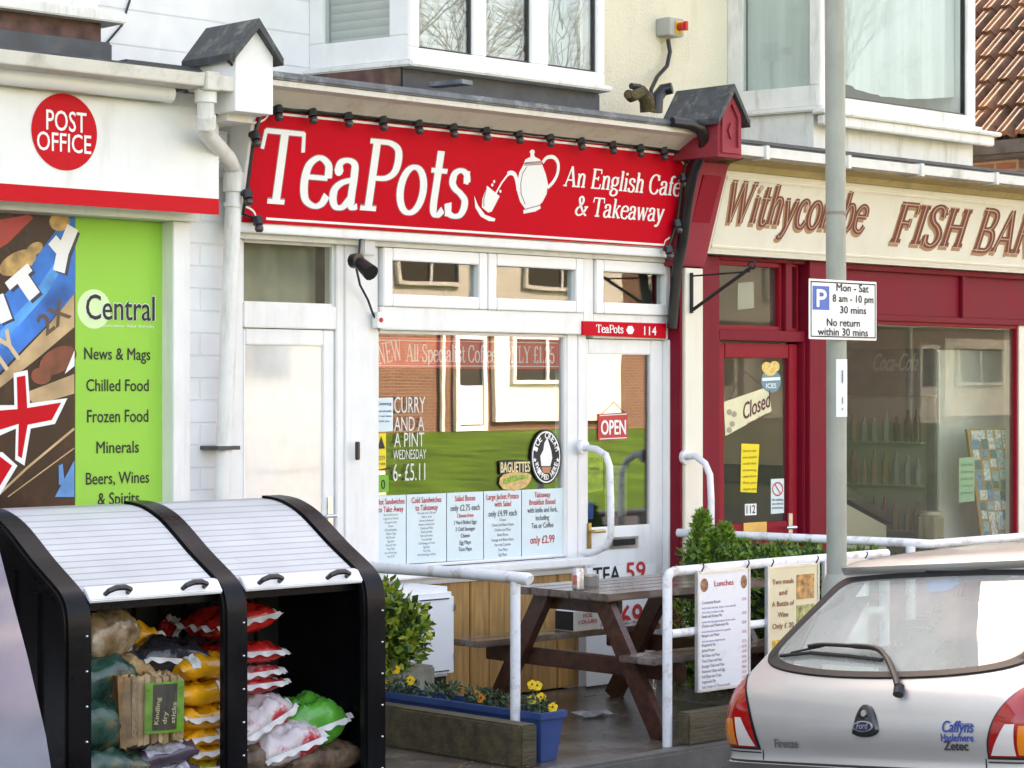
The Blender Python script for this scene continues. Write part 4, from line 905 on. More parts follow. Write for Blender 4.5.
mb.build('cable', black_pl, tL, smooth=True)
for (x, y) in tops + side_l + side_r:
    p = PL.hit(x, y + 2); mb = MB()
    mb.tube([p + Vector((0, 0, .022)), p + Vector((0, -.012, -.02))], .026, 9); mb.tube([p + Vector((-.03, 0, .004)), p + Vector((.03, 0, .004))], .015, 8)
    s_ = mb.build('bulb_holder', black_pl, tL, smooth=True)
    mb = MB(); mb.ball(p + Vector((0, -.018, -.04)), .024, 10); mb.build('bulb', M('dark_bulb', (.05, .035, .035), .15), s_, smooth=True)

# ------------------------------------------------------------------ things fixed to the walls
t = thing('isolator_switch', 'grey isolator box with a red and yellow knob on the cream wall', 'switch', at(670, 38, 10.15))
mb = MB(); A = at(667, 17, 10.1); B = at(680, 37, 10.1); mb.box(A.x, B.x + .02, 10.08, 10.2, B.z, A.z); mb.build('box', M('grey_box', (.42, .42, .40), .5), t, bevel=.006)
mb = MB(); p = (A + B) / 2; mb.box(p.x - .01, p.x + .055, 10.07, 10.081, p.z - .045, p.z + .04); mb.build('yellow_plate', M('yellow_plate', (.75, .45, .03), .5), t, bevel=.003)
mb = MB(); mb.tube([(p.x + .022, 10.07, p.z), (p.x + .022, 10.02, p.z)], .028, 12); mb.box(p.x + .012, p.x + .032, 10.0, 10.02, p.z - .03, p.z + .03); mb.build('red_knob', M('red_knob', (.6, .03, .01), .4), t, smooth=True)
mb = MB(); mb.tube([at(668, 39, 10.15), at(670, 52, 10.15), at(667, 66, 10.15), at(657, 77, 10.12), at(651, 90, 10.0), at(651, 104, 9.95)], .014, 8); mb.build('cable', black_pl, t, smooth=True)
t = thing('vent_pipe', 'mossy black bent pipes standing on the flat roof below the switch', 'pipe', at(652, 112, 9.9))
mb = MB(); mb.tube([at(648, 112, 9.8), at(647, 100, 9.8), at(641, 92, 9.8), at(631, 97, 9.78), at(628, 94, 9.76)], [.05, .05, .045, .035, .03], 9)
mb.build('mossy_elbow', M('moss', (.09, .065, .025), .9, noise=.6, scale=25, bump=.8), t, smooth=True)
mb = MB(); mb.tube([at(656, 112, 9.8), at(657, 98, 9.8), at(663, 90, 9.8), at(672, 88, 9.75)], [.042, .042, .04, .036], 10); mb.tube([at(640, 87, 9.8), at(631, 86, 9.8)], .02, 8); mb.build('bent_pipe', black_pl, t, smooth=True)
t = thing('flood_light', 'black floodlight on a white box above the pillar beside the cafe window', 'light', at(362, 262, 9.6))
mb = MB(); p = at(365, 246, 9.6); mb.box(p.x - .05, p.x + .035, 9.55, 9.605, p.z - .055, p.z + .06); mb.build('junction_box', M('box_grey', (.58, .57, .55), .5), t, bevel=.006)
mb = MB(); q = at(353, 261, 9.5); mb.tube([q, q + Vector((0, -.05, 0))], .04, 12); q2 = at(361, 264, 9.45); mb.tube([at(357, 262, 9.47), q2, at(371, 273, 9.36)], [.03, .036, .045], 12); mb.build('lamp_head', black_pl, t, smooth=True)
mb = MB(); mb.tube([at(368, 232, 9.54), at(360, 240, 9.53), at(359, 256, 9.5)], .007, 6); mb.build('top_lead', black_pl, t, smooth=True)
mb = MB(); mb.tube([at(356, 267, 9.5), at(360, 285, 9.58), at(368, 300, 9.6), at(373, 314, 9.6), at(376, 320, 9.6)], .007, 6); mb.build('lower_lead', black_pl, t, smooth=True)
t = thing('alarm_switch', 'tiny white box with a red dot at the top corner of the cafe window', 'switch', at(379, 328, 9.6))
mb = MB(); A = at(375.5, 312, 9.59); B = at(384, 328, 9.59); mb.box(A.x, B.x, 9.57, 9.62, B.z, A.z); mb.build('box', white_up, t, bevel=.004)
mb = MB(); p = at(381, 320, 9.57); mb.tube([p, p + Vector((0, -.004, 0))], .014, 10); mb.build('red_dot', ink_red, t)
# wall grab handles
def grab(name, label, pts, Y):
    t_ = thing(name, label, 'handrail', at(*pts[-1], Y))
    mb = MB(); mb.tube(pts3, .021, 12); mb.build('tube', rail_m, t_, smooth=True)
    mb = MB(); mb.tube([pts3[0] + Vector((0, .01, 0)), pts3[0] + Vector((0, -.012, 0))], .045, 12); mb.build('wall_flange', rail_m, t_, smooth=True)
    return t_
Xg = at(583, 447, 9.6).x
pts3 = [Vector((Xg, 9.6, at(583, 447, 9.6).z))] + [Vector((Xg + .01, y_, atx(px, py, Xg).z)) for px, py, y_ in ((590, 449, 9.5), (596, 455, 9.42), (599, 466, 9.39), (599, 500, 9.38), (598, 535, 9.38), (594, 546, 9.42), (588, 551, 9.5), (583, 553, 9.6))]
grab('grab_rail', 'white curved grab rail left of the cafe door', [(583, 553)], 9.6)
Xg = at(685, 457, 9.5).x
pts3 = [Vector((Xg, 9.5, at(685, 457, 9.5).z))] + [Vector((Xg + .005, y_, z_)) for y_, z_ in ((9.42, 1.375), (9.34, 1.33), (9.30, 1.26), (9.29, 1.1), (9.29, .7), (9.29, .3), (9.3, 0))]
grab('grab_rail', 'white curved grab rail on the cream pilaster by the red door', [(690, 650)], 9.4)
t = thing('sign_bracket', 'black scrolled iron bracket without a sign on the cream pilaster', 'bracket', at(692, 305, 9.5))
Xb = 10.735; mb = MB()
mb.tube([(Xb, 9.49, 2.51), (Xb, 9.49, 2.26)], .012, 6); mb.tube([(Xb, 9.48, 2.28), (Xb, 9.0, 2.53)], .011, 6); mb.tube([(Xb, 9.48, 2.49), (Xb, 9.02, 2.50)], .006, 6)
sc = [(Xb, 9.0 + .035 * math.cos(a_) * (1 - a_ / 9), 2.535 + .035 * math.sin(a_) * (1 - a_ / 9)) for a_ in [PI * .2 * k for k in range(11)]]
mb.tube(sc, .008, 6); mb.build('scroll_arm', black_mt, t)

# ------------------------------------------------------------------ stickers and notices in the cafe window
PW = wallp(9.69)
nb = M('red_window_banner', (.72, .04, .05), .5)
tB = thing('window_banner', 'red banner across the top of the cafe window offering New All Specialist Coffees', 'banner', (9.0, 9.69, 1.9))
mb = MB(); mb.prism([PW.hit(*q) for q in ((374, 337), (559, 340), (559, 369), (374, 368))], (0, .003, 0)); mb.build('panel', nb, tB)
mb = MB()
o = PW.hit(379, 364.5); serif(mb, 'NEW', o, Vector((.985, 0, .17)), Vector((-.17, 0, .985)), (PW.hit(403, 364) - o).x, .115, .002, thick=.13, thin=.06)
ptext(mb, 'All Specialist Coffees ONLY £1.25', PW, 405.5, 361.5, 554, 344, .002, fn=serif, thick=.14, thin=.07)
pline(mb, [(377, 340), (558, 343)], PW, .005, .002); pline(mb, [(377, 365.5), (558, 366.5)], PW, .005, .002)
mb.build('lettering', letter_w, tB)
PW = wallp(9.664)
bx = [375, 406.3, 446.6, 483.6, 521.6, 563]
ty = lambda x: 496 - .0425 * (x - 375); by = lambda x: 565.5 - .058 * (x - 375)
menus = [
 ('pale blue menu sheet headed Hot Sandwiches, leftmost in the cafe window', ['Hot Sandwiches', 'to Take Away'], [('Bacon & fried onion', 0), ('2 egg only £1.50 each', 0), ('Sausage & onions', 0), ('Cheese', 0), ('All Day Breakfast', 0), ('3 Bacon 2 Egg', 0), ('Beef & onion', 0), ('Egg Salad', 0), ('Cheese & Ham', 0), ('Tuna Mayo', 0), ('any of these baps', 0), ('only £2.20', 0)]),
 ('pale blue menu sheet headed Cold Sandwiches to Takeaway', ['Cold Sandwiches', 'to Takeaway'], [('This week only £1.90 each', 0), ('Made to order', 0), ('Brown & wholemeal', 0), ('Brown or white bread', 0), ('Cheese and Pickle', 0), ('Bread and Salad', 0), ('Ham and Tomato', 0), ('Tuna and Salad', 0), ('Cold Sausage and Pickle', 0), ('Egg Mayo', 0), ('Tuna Mayo', 0), ('Hard Boiled Egg and Salad', 0)]),
 ('pale blue menu sheet headed Salad Boxes at two pounds seventy five', ['Salad Boxes'], [('only £2.75 each', 2), ('Choose from', 1), ('2 Hard Boiled Eggs', 0), ('2 Cold Sausages', 0), ('Cheese', 0), ('Egg Mayo', 0), ('Tuna Mayo', 0)]),
 ('pale blue menu sheet headed Large Jacket Potato with Salad', ['Large Jacket Potato', 'with Salad'], [('only £4.99 each', 2), ('Cheese', 0), ('Cheese and Baked Beans', 0), ('Chicken and Mayo', 0), ('Baked Beans', 0), ('Sausage and Baked Beans', 0), ('Ham and Coleslaw', 0), ('Tuna Mayo', 0), ('Egg Mayo', 0)]),
 ('pale blue menu sheet headed Takeaway Breakfast Boxed, rightmost in the cafe window', ['Takeaway', 'Breakfast Boxed'], [('with knife and fork,', 3), ('including', 3), ('Tea or Coffee', 3), ('', 0), ('only £2.99', 4)]),
]
for i, (lab, heads, lines) in enumerate(menus):
    x0, x1 = bx[i] + .4, bx[i + 1] - .4; xc = (x0 + x1) / 2
    t = thing('menu_sheet', lab, 'menu', PW.hit(xc, by(xc)), 'menu sheets along the cafe window')
    mb = MB(); mb.prism([PW.hit(x0, ty(x0)), PW.hit(x1, ty(x1)), PW.hit(x1, by(x1)), PW.hit(x0, by(x0))], (0, .002, 0)); mb.build('sheet', paper_blue, t)
    P0 = PW.hit(xc, ty(xc)); P1 = PW.hit(xc, by(xc)); wdt = (PW.hit(x1, ty(x1)) - PW.hit(x0, ty(x0))).x
    z = P0.z; tm = MB(); rm = MB()
    def row(m_, s_, hgt, gap, fit):
        global z
        z -= hgt + gap
        sh, adv = sans_shapes(s_); nat = adv * hgt / CAP * .72
        text(m_, s_, (P0.x, 9.664, z), PW.r, PW.u, min(nat, wdt * fit), hgt, .0015, 0, .02 if hgt > .02 else 0, 'c')
    z -= .006
    for h in heads: row(rm, h, .031, .012, .90)
    n_ = len(lines)
    room = (z - P1.z - .03)
    for s_, k in lines:
        if not s_: z -= .03; continue
        if k == 2: row(rm if 0 else tm, s_, .034, .022, .92)
        elif k == 3: row(tm, s_, .030, .016, .9)
        elif k == 4: row(rm, s_, .045, .016, .85)
        else:
            hh = min(.022, room / n_ * .55); row(rm if k == 1 else tm, s_, hh, hh * .75, .86)
    rm.build('heading', ink_red, t); tm.build('lettering', ink_grey, t)
t = thing('window_writing', 'white hand painted lettering about Curry on Wednesday on the cafe glass', 'lettering', PW.hit(410, 480))
mb = MB()
for s_, xa, yb, xb, yt in (('CURRY', 394, 413, 425, 397), ('AND A', 394, 431, 424, 417), ('A PINT', 394, 447, 424, 433), ('WEDNESDAY', 393, 459.5, 426, 450), ('6- £5.11', 393, 481, 425, 464)):
    ptext(mb, s_, PW, xa, yb, xb, yt, .002)
mb.build('lettering', M('window_paint', (.62, .64, .6), .8), t)
def notice(label, cat, quad, mat, P=PW, name='notice', lines=None, lm=ink_grey, group=None):
    t_ = thing(name, label, cat, P.hit((quad[2][0] + quad[3][0]) / 2, (quad[2][1] + quad[3][1]) / 2), group)
    mb_ = MB(); mb_.prism([P.hit(*q) for q in quad], P.n * -.002); mb_.build('sheet', mat, t_)
    if lines:
        mb_ = MB()
        for l_ in lines: ptext(mb_, l_[0], P, *l_[1:5], .0015, bold=.02)
        mb_.build('lettering', lm, t_)
    return t_
yellow_m = M('yellow_paper', (.80, .62, .02), .6); green_p = M('green_sticker', (.12, .42, .03), .5)
notice('white notice with small blue heading taped at the left of the cafe window', 'notice', [(376, 398), (393, 397.5), (393, 431), (376, 432)], paper_blue, lines=[('Catering', 377, 405, 391, 402), ('please ask inside', 377, 412, 391, 410), ('for our menu', 377, 417, 391, 415), ('thank you', 377, 422, 389, 420)], lm=ink_blue)
t = notice('yellow warning sticker with a black triangle at the left edge of the cafe window', 'sticker', [(376, 434), (386, 433), (386, 468), (376, 470)], yellow_m, lines=[('CCTV', 377, 460, 385, 456), ('in use', 377, 465, 385, 462)])
mb = MB(); ppoly(mb, [(377, 449), (381, 436), (385, 448.5)], PW, .002); mb.build('triangle', ink, t)
notice('small green sticker showing a figure zero in the cafe window corner', 'sticker', [(376, 476), (388.5, 475), (388.5, 492), (376, 493)], green_p, lines=[('0', 381, 489, 385, 480)], lm=ink)
# oval ice cream sticker
t = thing('oval_sticker', 'black oval ice cream sticker with a whipped cone in the cafe window', 'sticker', PW.hit(546, 485))
def ell(m_, P, cx, cy, rx, ry, off, n=36, mi=0):
    ppoly(m_, [(cx + rx * math.cos(2 * PI * k / n), cy + ry * math.sin(2 * PI * k / n)) for k in range(n)], P, off, mi)
mb = MB(); ell(mb, PW, 546, 457, 15.3, 27.5, .001); mb.build('black_oval', ink, t)
mb = MB(); ell(mb, PW, 546, 457, 14, 25.8, .0014); mb.build('white_ring', letter_w, t)
mb = MB(); ell(mb, PW, 546, 457, 13, 24.5, .0018); ell(mb, PW, 546, 457, 12.9, 24.4, .0019); mb.build('oval_ground', ink, t)
mb = MB()
def arc_text(m_, s_, cx, cy, rx, ry, a0, a1, hpx, flip=False):
    for k, ch in enumerate(s_):
        if ch == ' ': continue
        a = a0 + (a1 - a0) * (k + .5) / len(s_); px, py = cx + rx * math.cos(a), cy - ry * math.sin(a)
        rot = a - PI / 2 if not flip else a + PI / 2
        o = PW.hit(px, py); r_ = Vector((math.cos(rot), 0, math.sin(rot))); u_ = Vector((-math.sin(rot), 0, math.cos(rot)))
        text(m_, ch, o, r_, u_, hpx * .62 / 170, hpx / 170, .0026, 0, .04, 'c')
arc_text(mb, 'ICE CREAM', 546, 457, 9.6, 18.5, PI * .92, PI * .08, 6.0)
arc_text(mb, 'WHIPPED HERE', 546, 457, 12, 22.5, PI * 1.08, PI * 1.92, 5.0, True)
ppoly(mb, [(541, 466), (540, 456), (543, 450), (544, 443), (547, 438), (549, 444), (551, 451), (552, 458), (550, 466)], PW, .0026)
for x in (534.5, 557.5): ppoly(mb, [(x + (2 if k % 2 == 0 else .9) * math.sin(k * PI / 5), 460 - (2.6 if k % 2 == 0 else 1.1) * math.cos(k * PI / 5)) for k in range(10)], PW, .0026)
mb.build('lettering', letter_w, t)
mb = MB(); ppoly(mb, [(541, 467), (551, 467), (549, 473), (543, 473)], PW, .0028); mb.build('cone', M('cone_print', (.5, .22, .1), .6), t)
t = thing('baguette_sticker', 'cut out sticker of a filled baguette under the word BAGUETTES in the cafe window', 'sticker', PW.hit(515, 492))
mb = MB(); ppoly(mb, [(500, 478), (504, 474), (512, 472), (526, 472), (531, 475), (531, 480), (526, 487), (514, 491), (503, 489), (499, 484)], PW, .001); mb.build('bread', M('bread_print', (.62, .40, .16), .6, noise=.3, scale=30), t)
mb = MB(); ppoly(mb, [(503, 479), (514, 475), (528, 475), (528, 478), (512, 482), (503, 484)], PW, .0016); mb.build('filling', M('lettuce_print', (.22, .36, .05), .6, noise=.6, scale=60), t)
mb = MB(); ppoly(mb, [(499, 461), (514, 459.5), (531, 461), (530, 473), (514, 472), (500, 475)], PW, .0012); mb.build('heading_ground', ink, t)
mb = MB(); ptext(mb, 'BAGUETTES', PW, 500.5, 472.5, 529.5, 462.5, .0022, bold=.03); mb.build('lettering', M('cream_print', (.75, .62, .35), .6), t)
# cafe door
PD = wallp(9.662)
t = thing('open_sign', 'red OPEN sign hanging on a cord in the cafe door', 'sign', PD.hit(613, 440))
mb = MB(); mb.prism([PD.hit(*q) for q in ((598.3, 414), (627.8, 412.5), (627.5, 439), (598.3, 440.5))], (0, .004, 0)); mb.build('board', M('open_red', (.5, .02, .03), .4), t)
mb = MB(); ptext(mb, 'OPEN', PD, 601, 434.5, 625.5, 420.5, .0015, bold=.03)
for a_, b_ in (((599.5, 415.5), (626.7, 414)), ((599.5, 439), (626.5, 437.7))): pline(mb, [a_, b_], PD, .005, .0015)
mb.build('lettering', letter_w, t)
mb = MB(); mb.tube([PD.hit(602, 414), PD.hit(614, 402), PD.hit(625, 413)], .002, 5); mb.build('cord', ink, t)
PD2 = wallp(9.70)
notice('blue sticker low in the cafe door glass', 'sticker', [(585.5, 501), (593.5, 500.5), (593.5, 519), (585.5, 520)], M('blue_sticker', (.02, .10, .4), .5), PD2)
notice('yellow green leaflet inside the cafe door glass', 'poster', [(588, 452), (603, 451), (603, 490), (588, 493)], M('leaflet_green', (.35, .42, .08), .6, noise=.4, scale=14), wallp(9.8), lines=[('SPECIALS', 589, 462, 602, 458), ('today', 589, 470, 600, 466)])
notice('grey framed poster inside the cafe door below the OPEN sign', 'poster', [(605, 466), (627, 465), (627, 515), (605, 518)], M('poster_grey', (.32, .33, .29), .6, noise=.4, scale=9), wallp(9.85), lines=[('Opening', 608, 476, 624, 471), ('Mon - Sat', 608, 487, 624, 483), ('8.30 - 4', 608, 496, 624, 492)])

# ------------------------------------------------------------------ fish bar notices, door and window display
PX = wallp(9.668)
cream_p = M('cream_card', (.70, .66, .42), .6, noise=.06)
t = thing('closed_sign', 'cream card saying Closed hung askew in the red door', 'sign', PX.hit(748, 430))
q4 = [(723.8, 402), (768.3, 386.7), (771.7, 411), (725.5, 436)]
mb = MB(); mb.prism([PX.hit(*q) for q in q4], (0, .003, 0)); mb.build('card', cream_p, t)
mb = MB(); o = PX.hit(743, 420); d = (PX.hit(769.5, 406.5) - o); d.y = 0; up = Vector((-d.z, 0, d.x)).normalized()
text(mb, 'Closed', o, d.normalized(), up, d.length, .10, .002, 0, .02, shear=.35)
text(mb, 'please call again', PX.hit(747, 425), d.normalized(), up, d.length * .75, .018, .002)
mb.build('lettering', M('maroon_ink', (.12, .02, .03), .6), t)
mb = MB()
for (x, y) in ((729, 412), (732, 424), (734, 414), (729, 430)): ell(mb, PX, x, y, 2.6, 3, .002 + x * 1e-6, 9)
mb.build('cartoon', M('sketch_print', (.35, .30, .22), .6), t)
mb = MB(); mb.tube([PX.hit(729, 399), PX.hit(745, 371), PX.hit(764, 388)], .0018, 5); mb.build('cord', ink_grey, t)
t = notice('creased yellow handwritten notice in the red door', 'notice', [(741.5, 443.5), (759.5, 444.2), (756.5, 492.8), (740.5, 492)], yellow_m, PX, lines=[(s_, 743, 452 + 6.4 * k, 756, 449.5 + 6.4 * k) for k, s_ in enumerate(('Sorry we', 'are closed', 'until this', 'evening', 'open from', 'five pm', 'thank you'))], lm=M('faint_ink', (.30, .22, .02), .6))
t = thing('cone_badge', 'round blue and yellow ice cream badge sticker in the red door', 'sticker', PX.hit(771, 392))
mb = MB(); ell(mb, PX, 771, 381, 10, 11.5, .001); mb.build('blue_ground', M('badge_blue', (.10, .25, .30), .5), t)
mb = MB(); ell(mb, PX, 766.5, 367.5, 5, 5.5, .0014); ell(mb, PX, 774.5, 366.5, 5, 5.5, .0015); ell(mb, PX, 770, 371, 6, 5, .0016); mb.build('ice_cream', M('badge_yellow', (.72, .50, .16), .5, noise=.3, scale=50), t)
mb = MB(); ppoly(mb, [(762, 378), (780, 377), (780, 380), (762, 381)], PX, .0018); ptext(mb, 'ICES', PX, 766, 388, 776, 383.5, .0018, bold=.03); mb.build('lettering', letter_w, t)
t = notice('white no smoking sticker in the lower corner of the red door', 'sticker', [(771, 479), (784, 478.5), (784, 513), (771, 514)], paper_blue, PX, lines=[('No smoking', 772, 501, 783, 498.5), ('on these', 772, 505, 783, 502.5), ('premises', 772, 509, 783, 506.5)])
mb = MB(); pts = [(777.5 + 5 * math.cos(k * PI / 12), 489 + 6.4 * math.sin(k * PI / 12)) for k in range(25)]; pline(mb, pts, PX, .009, .002); pline(mb, [(774.5, 484), (780.5, 494)], PX, .008, .0022); mb.build('red_circle', ink_red, t)
t = notice('small white door number 112 low in the red door glass', 'number', [(745, 504), (756.5, 503.5), (756.5, 515), (745, 515.5)], paper, PX, 'door_number', lines=[('112', 746.5, 513.5, 755, 505.5)], lm=ink)
notice('plain white paper in the transom light over the red door', 'notice', [(738, 283), (754, 281.5), (754, 308), (738, 310)], M('grey_paper', (.48, .47, .42), .7), wallp(9.72))
PI_ = wallp(9.70)
notice('white card at the left edge of the fish bar window', 'notice', [(819, 442), (827, 441.5), (827, 456), (819, 457)], paper, PI_)
notice('poster with a red heading low at the left of the fish bar window', 'poster', [(819, 482), (830, 481), (830, 502), (819, 503)], M('leaflet_cream', (.58, .55, .40), .6, noise=.3, scale=20), PI_, lines=[('FISH', 820, 491, 829, 485), ('2 for 1', 820, 499, 829, 494)], lm=ink_red)
notice('blue and yellow leaflet beneath the red headed poster', 'poster', [(819, 504), (831, 503), (831, 541), (819, 543)], M('leaflet_blue', (.42, .52, .55), .6, noise=.5, scale=12, dirt=(.6, .45, .1), dirt_amt=.9), PI_)
notice('pale green paper notice stuck on the fish bar window', 'notice', [(959, 458), (974.5, 457), (974.5, 501), (959, 502.5)], M('mint_paper', (.36, .58, .42), .6), wallp(9.668), lines=[(s_, 961, 466 + 7 * k, 973, 463.5 + 7 * k) for k, s_ in enumerate(('Specials', 'cod roe', 'plaice', 'chips', 'peas'))], lm=M('faint_green_ink', (.14, .28, .18), .6))
# collage board leaning in the window
PC = wallp(9.74)
t = thing('menu_collage', 'leaning board covered in blue and white menu cards in the fish bar window', 'board', PC.hit(1000, 542))
q4 = [PC.hit(967, 429), PC.hit(1017, 428), PC.hit(1026, 541), PC.hit(982, 541)]
mb = MB(); mb.prism(q4, (0, .02, 0)); mb.build('board', M('board_tan', (.45, .28, .14), .6), t)
cols_ = [(.55, .62, .66), (.16, .30, .48), (.66, .66, .62), (.30, .45, .50), (.12, .2, .22), (.48, .55, .58), (.62, .64, .66)]
card_ms = [M('card_print_%s' % 'abcdefg'[k] if 0 else ['card_pale', 'card_blue', 'card_white', 'card_teal', 'card_dark', 'card_grey', 'card_cream'][k], c_, .6, noise=.45, scale=40) for k, c_ in enumerate(cols_)]
mb = MB(); r_ = random.Random(5)
for i in range(6):
    for j in range(11):
        u0, v0 = (i + .06 + r_.uniform(-.12, .12)) / 6, (j + .06 + r_.uniform(-.15, .1)) / 11; u1, v1 = u0 + r_.uniform(.12, .17), v0 + r_.uniform(.07, .10)
        u0, v0, u1, v1 = [max(.015, min(.985, k)) for k in (u0 * .93 + .06, v0, u1 * .93 + .06, v1)]
        bl = lambda u, v: (q4[0].lerp(q4[1], u)).lerp(q4[3].lerp(q4[2], u), v) + Vector((0, -.001 - .0001 * ((i * 11 + j) % 9), 0))
        mb.face([bl(u0, v0), bl(u1, v0), bl(u1, v1), bl(u0, v1)], r_.choice((0, 0, 1, 2, 2, 3, 4, 5, 6, 6)))
mb.build('cards', card_ms, t)
# drinks cooler
X0, Y0 = 14.02, 10.0
t = thing('drinks_cooler', 'tall dark drinks cooler with script header inside the fish bar window', 'cooler', (14.5, 10.7, 0))
cool_grey = M('cooler_side', (.75, .75, .72), .5, noise=.08); cool_dark = M('cooler_dark', (.17, .155, .14), .4, noise=.15)
mb = MB(); mb.box(X0 + .02, 14.95, 10.0, 11.42, .02, 2.08); mb.build('cabinet', cool_grey, t, bevel=.02)
mb = MB(); mb.box(X0 - .03, X0 + .02, 10.0, 11.42, 1.74, 2.09); hd = mb.build('header', cool_dark, t, bevel=.01)
PH = Panel((X0 - .032, 11.42, 0), (0, -1, 0), (0, 0, 1))
mb = MB(); oa = atx(872, 371, X0 - .032); ob_ = atx(917, 371, X0 - .032); o = Vector((X0 - .032, oa.y, oa.z)); text(mb, 'Coca-Cola', o, PH.r, PH.u, oa.y - ob_.y, .13, .002, 0, .02, shear=.3); mb.build('header_lettering', M('faded_white', (.55, .52, .48), .6), hd)
mb = MB(); mb.box(X0 - .02, X0 + .02, 10.0, 10.07, .1, 1.73); mb.box(X0 - .02, X0 + .02, 11.32, 11.42, .1, 1.73); mb.box(X0 - .02, X0 + .02, 10.07, 11.32, .1, .35); mb.build('door_frame', cool_dark, t, bevel=.005)
mb = MB(); mb.box(X0 + .0, X0 + .018, 10.07, 11.32, .35, 1.73); mb.build('door_back', M('cooler_inside', (.34, .32, .27), .6), t)
mb = MB(); mb.box(X0 - .02, X0 - .015, 11.2, 11.3, .36, 1.72); mb.build('light_strip', M('strip_pale', (.5, .5, .45), .5), t)
r_ = random.Random(3)
for k, z in enumerate((.40, .74, 1.08, 1.40)):
    mb = MB(); mb.box(X0 - .055, X0, 10.09, 11.2, z - .015, z); sh_ = mb.build('shelf', M('shelf_wire', (.35, .34, .31), .5), t)
    for j in range(11):
        y = 10.14 + j * .098 + r_.uniform(-.012, .012); hb = r_.uniform(.75, 1.08); mb = MB()
        mb.tube([(X0 - .028, y, z), (X0 - .028, y, z + .15 * hb), (X0 - .028, y, z + .19 * hb), (X0 - .028, y, z + .23 * hb)], [.026, .026, .012, .011], 8)
        c_ = ([('bottle_red', (.22, .09, .07)), ('bottle_brown', (.10, .05, .03)), ('bottle_clear', (.24, .25, .23)), ('bottle_orange', (.28, .17, .10))][(k * 3 + j // 3) % 4])
        mb.build('bottle', M(c_[0], c_[1], .2), sh_, smooth=True)
t = thing('glass_jar', 'ribbed glass jar on the sill inside the fish bar window', 'jar', PC.hit(930, 540))
mb = MB(); p = wallp(9.85).hit(930, 541); mb.tube([p, p + Vector((0, 0, .03)), p + Vector((0, 0, .17)), p + Vector((0, 0, .19))], [.09, .1, .1, .085], 10); mb.build('jar_body', M('jar_glass', (.34, .30, .2), .08, noise=.5, scale=18, stretch=(1, 1, .1)), t)
mb = MB(); mb.tube([p + Vector((0, 0, .19)), p + Vector((0, 0, .215))], .088, 14); mb.build('lid', M('jar_lid', (.5, .47, .4), .4, metal=.5), t, smooth=True)
t = thing('serving_counter', 'beige counter end with a sloping black top seen through the fish bar glass', 'counter', (12.8, 10.5, 0))
mb = MB(); mb.prism([(12.5, 10.1, .02), (13.55, 10.1, .02), (13.55, 10.1, .80), (12.95, 10.1, 1.02), (12.5, 10.1, 1.12)], (0, 1.4, 0)); mb.build('carcase', M('beige_laminate', (.50, .46, .36), .5), t)
mb = MB(); mb.prism([(12.45, 10.08, 1.13), (12.98, 10.08, 1.04), (13.6, 10.08, .81), (13.6, 10.08, .86), (12.98, 10.08, 1.14), (12.45, 10.08, 1.26)], (0, 1.44, 0)); mb.build('counter_top', black_pl, t)

# ================================================================== FORECOURT: rails, planters, bunker, table
t = thing('handrail', 'white tubular handrail running back to the cafe wall behind the black bunker', 'railing', (7.68, 7.93, 0))
mb = MB(); mb.tube([(7.695, 7.93, 0), (7.695, 7.93, .86)], .025, 14); mb.build('post', rail_m, t, smooth=True)
mb = MB(); mb.tube([(7.695, 7.83, .873), (7.695, 7.845, .88), (7.695, 8.3, .88), (7.695, 9.6, .865)], [.026, .029, .029, .029], 14); mb.build('top_rail', rail_m, t, smooth=True)
t = thing('handrail', 'white tubular railing along the terrace edge carrying the menu boards', 'railing', (8.55, 7.72, 0))
mb = MB(); mb.tube([(8.55, 7.72, 0), (8.55, 7.72, .84), (8.565, 7.72, .862), (8.60, 7.72, .872), (9.3, 7.72, .876), (10.36, 7.72, .876)], .025, 14); mb.build('post_and_rail', rail_m, t, smooth=True)
mb = MB(); mb.tube([(8.57, 7.72, .56), (10.36, 7.72, .565)], .022, 12); mb.build('mid_rail', rail_m, t, smooth=True)
mb = MB(); mb.tube([(10.34, 7.72, 0), (10.34, 7.72, .86)], .029, 12); mb.build('post', rail_m, t, smooth=True)
t = thing('handrail', 'white handrail dividing the fish bar forecourt from the cafe terrace', 'railing', (10.78, 8, 0))
mb = MB(); mb.tube([(10.62, 9.5, .90), (10.87, 7.93, .90), (10.92, 7.88, .895), (11.0, 7.88, .89), (15, 7.88, .89)], .026, 14); mb.build('top_rail', rail_m, t, smooth=True)
for x, y in ((10.64, 9.4), (10.87, 7.93), (12.4, 7.88), (14.2, 7.88)):
    mb = MB(); mb.tube([(x, y, 0), (x, y, .88)], .028, 12); mb.build('post', rail_m, t, smooth=True)

# sleeper edgings and blue trough
mb = MB(); mb.box(7.53, 7.64, 7.72, 9.3, 0, .205); tag(mb.build('timber_sleeper', sleeper_m2, bevel=.01), 'dark mossy timber sleeper lying in front of the blue flower trough', 'sleeper')
mb = MB(); mb.box(8.60, 9.9, 7.62, 7.705, .005, .17); tag(mb.build('timber_sleeper', sleeper_m2, bevel=.01), 'short mossy sleeper at the foot of the menu board railing', 'sleeper')
mb = MB(); mb.box(7.50, 8.15, 9.0, 9.28, 0, .33); tag(mb.build('stone_planter', M('planter_stone', (.27, .25, .19), .85, noise=.25, bump=.4, bscale=30, dirt=(.12, .13, .07), dirt_amt=.7), bevel=.012), 'mossy stone planter under the variegated shrub', 'planter')
t = thing('flower_trough', 'long blue plastic trough planted with yellow pansies', 'planter', (7.80, 8.3, 0))
mb = MB(); x0, x1, y0, y1 = 7.715, 7.885, 7.78, 9.0
rings = []
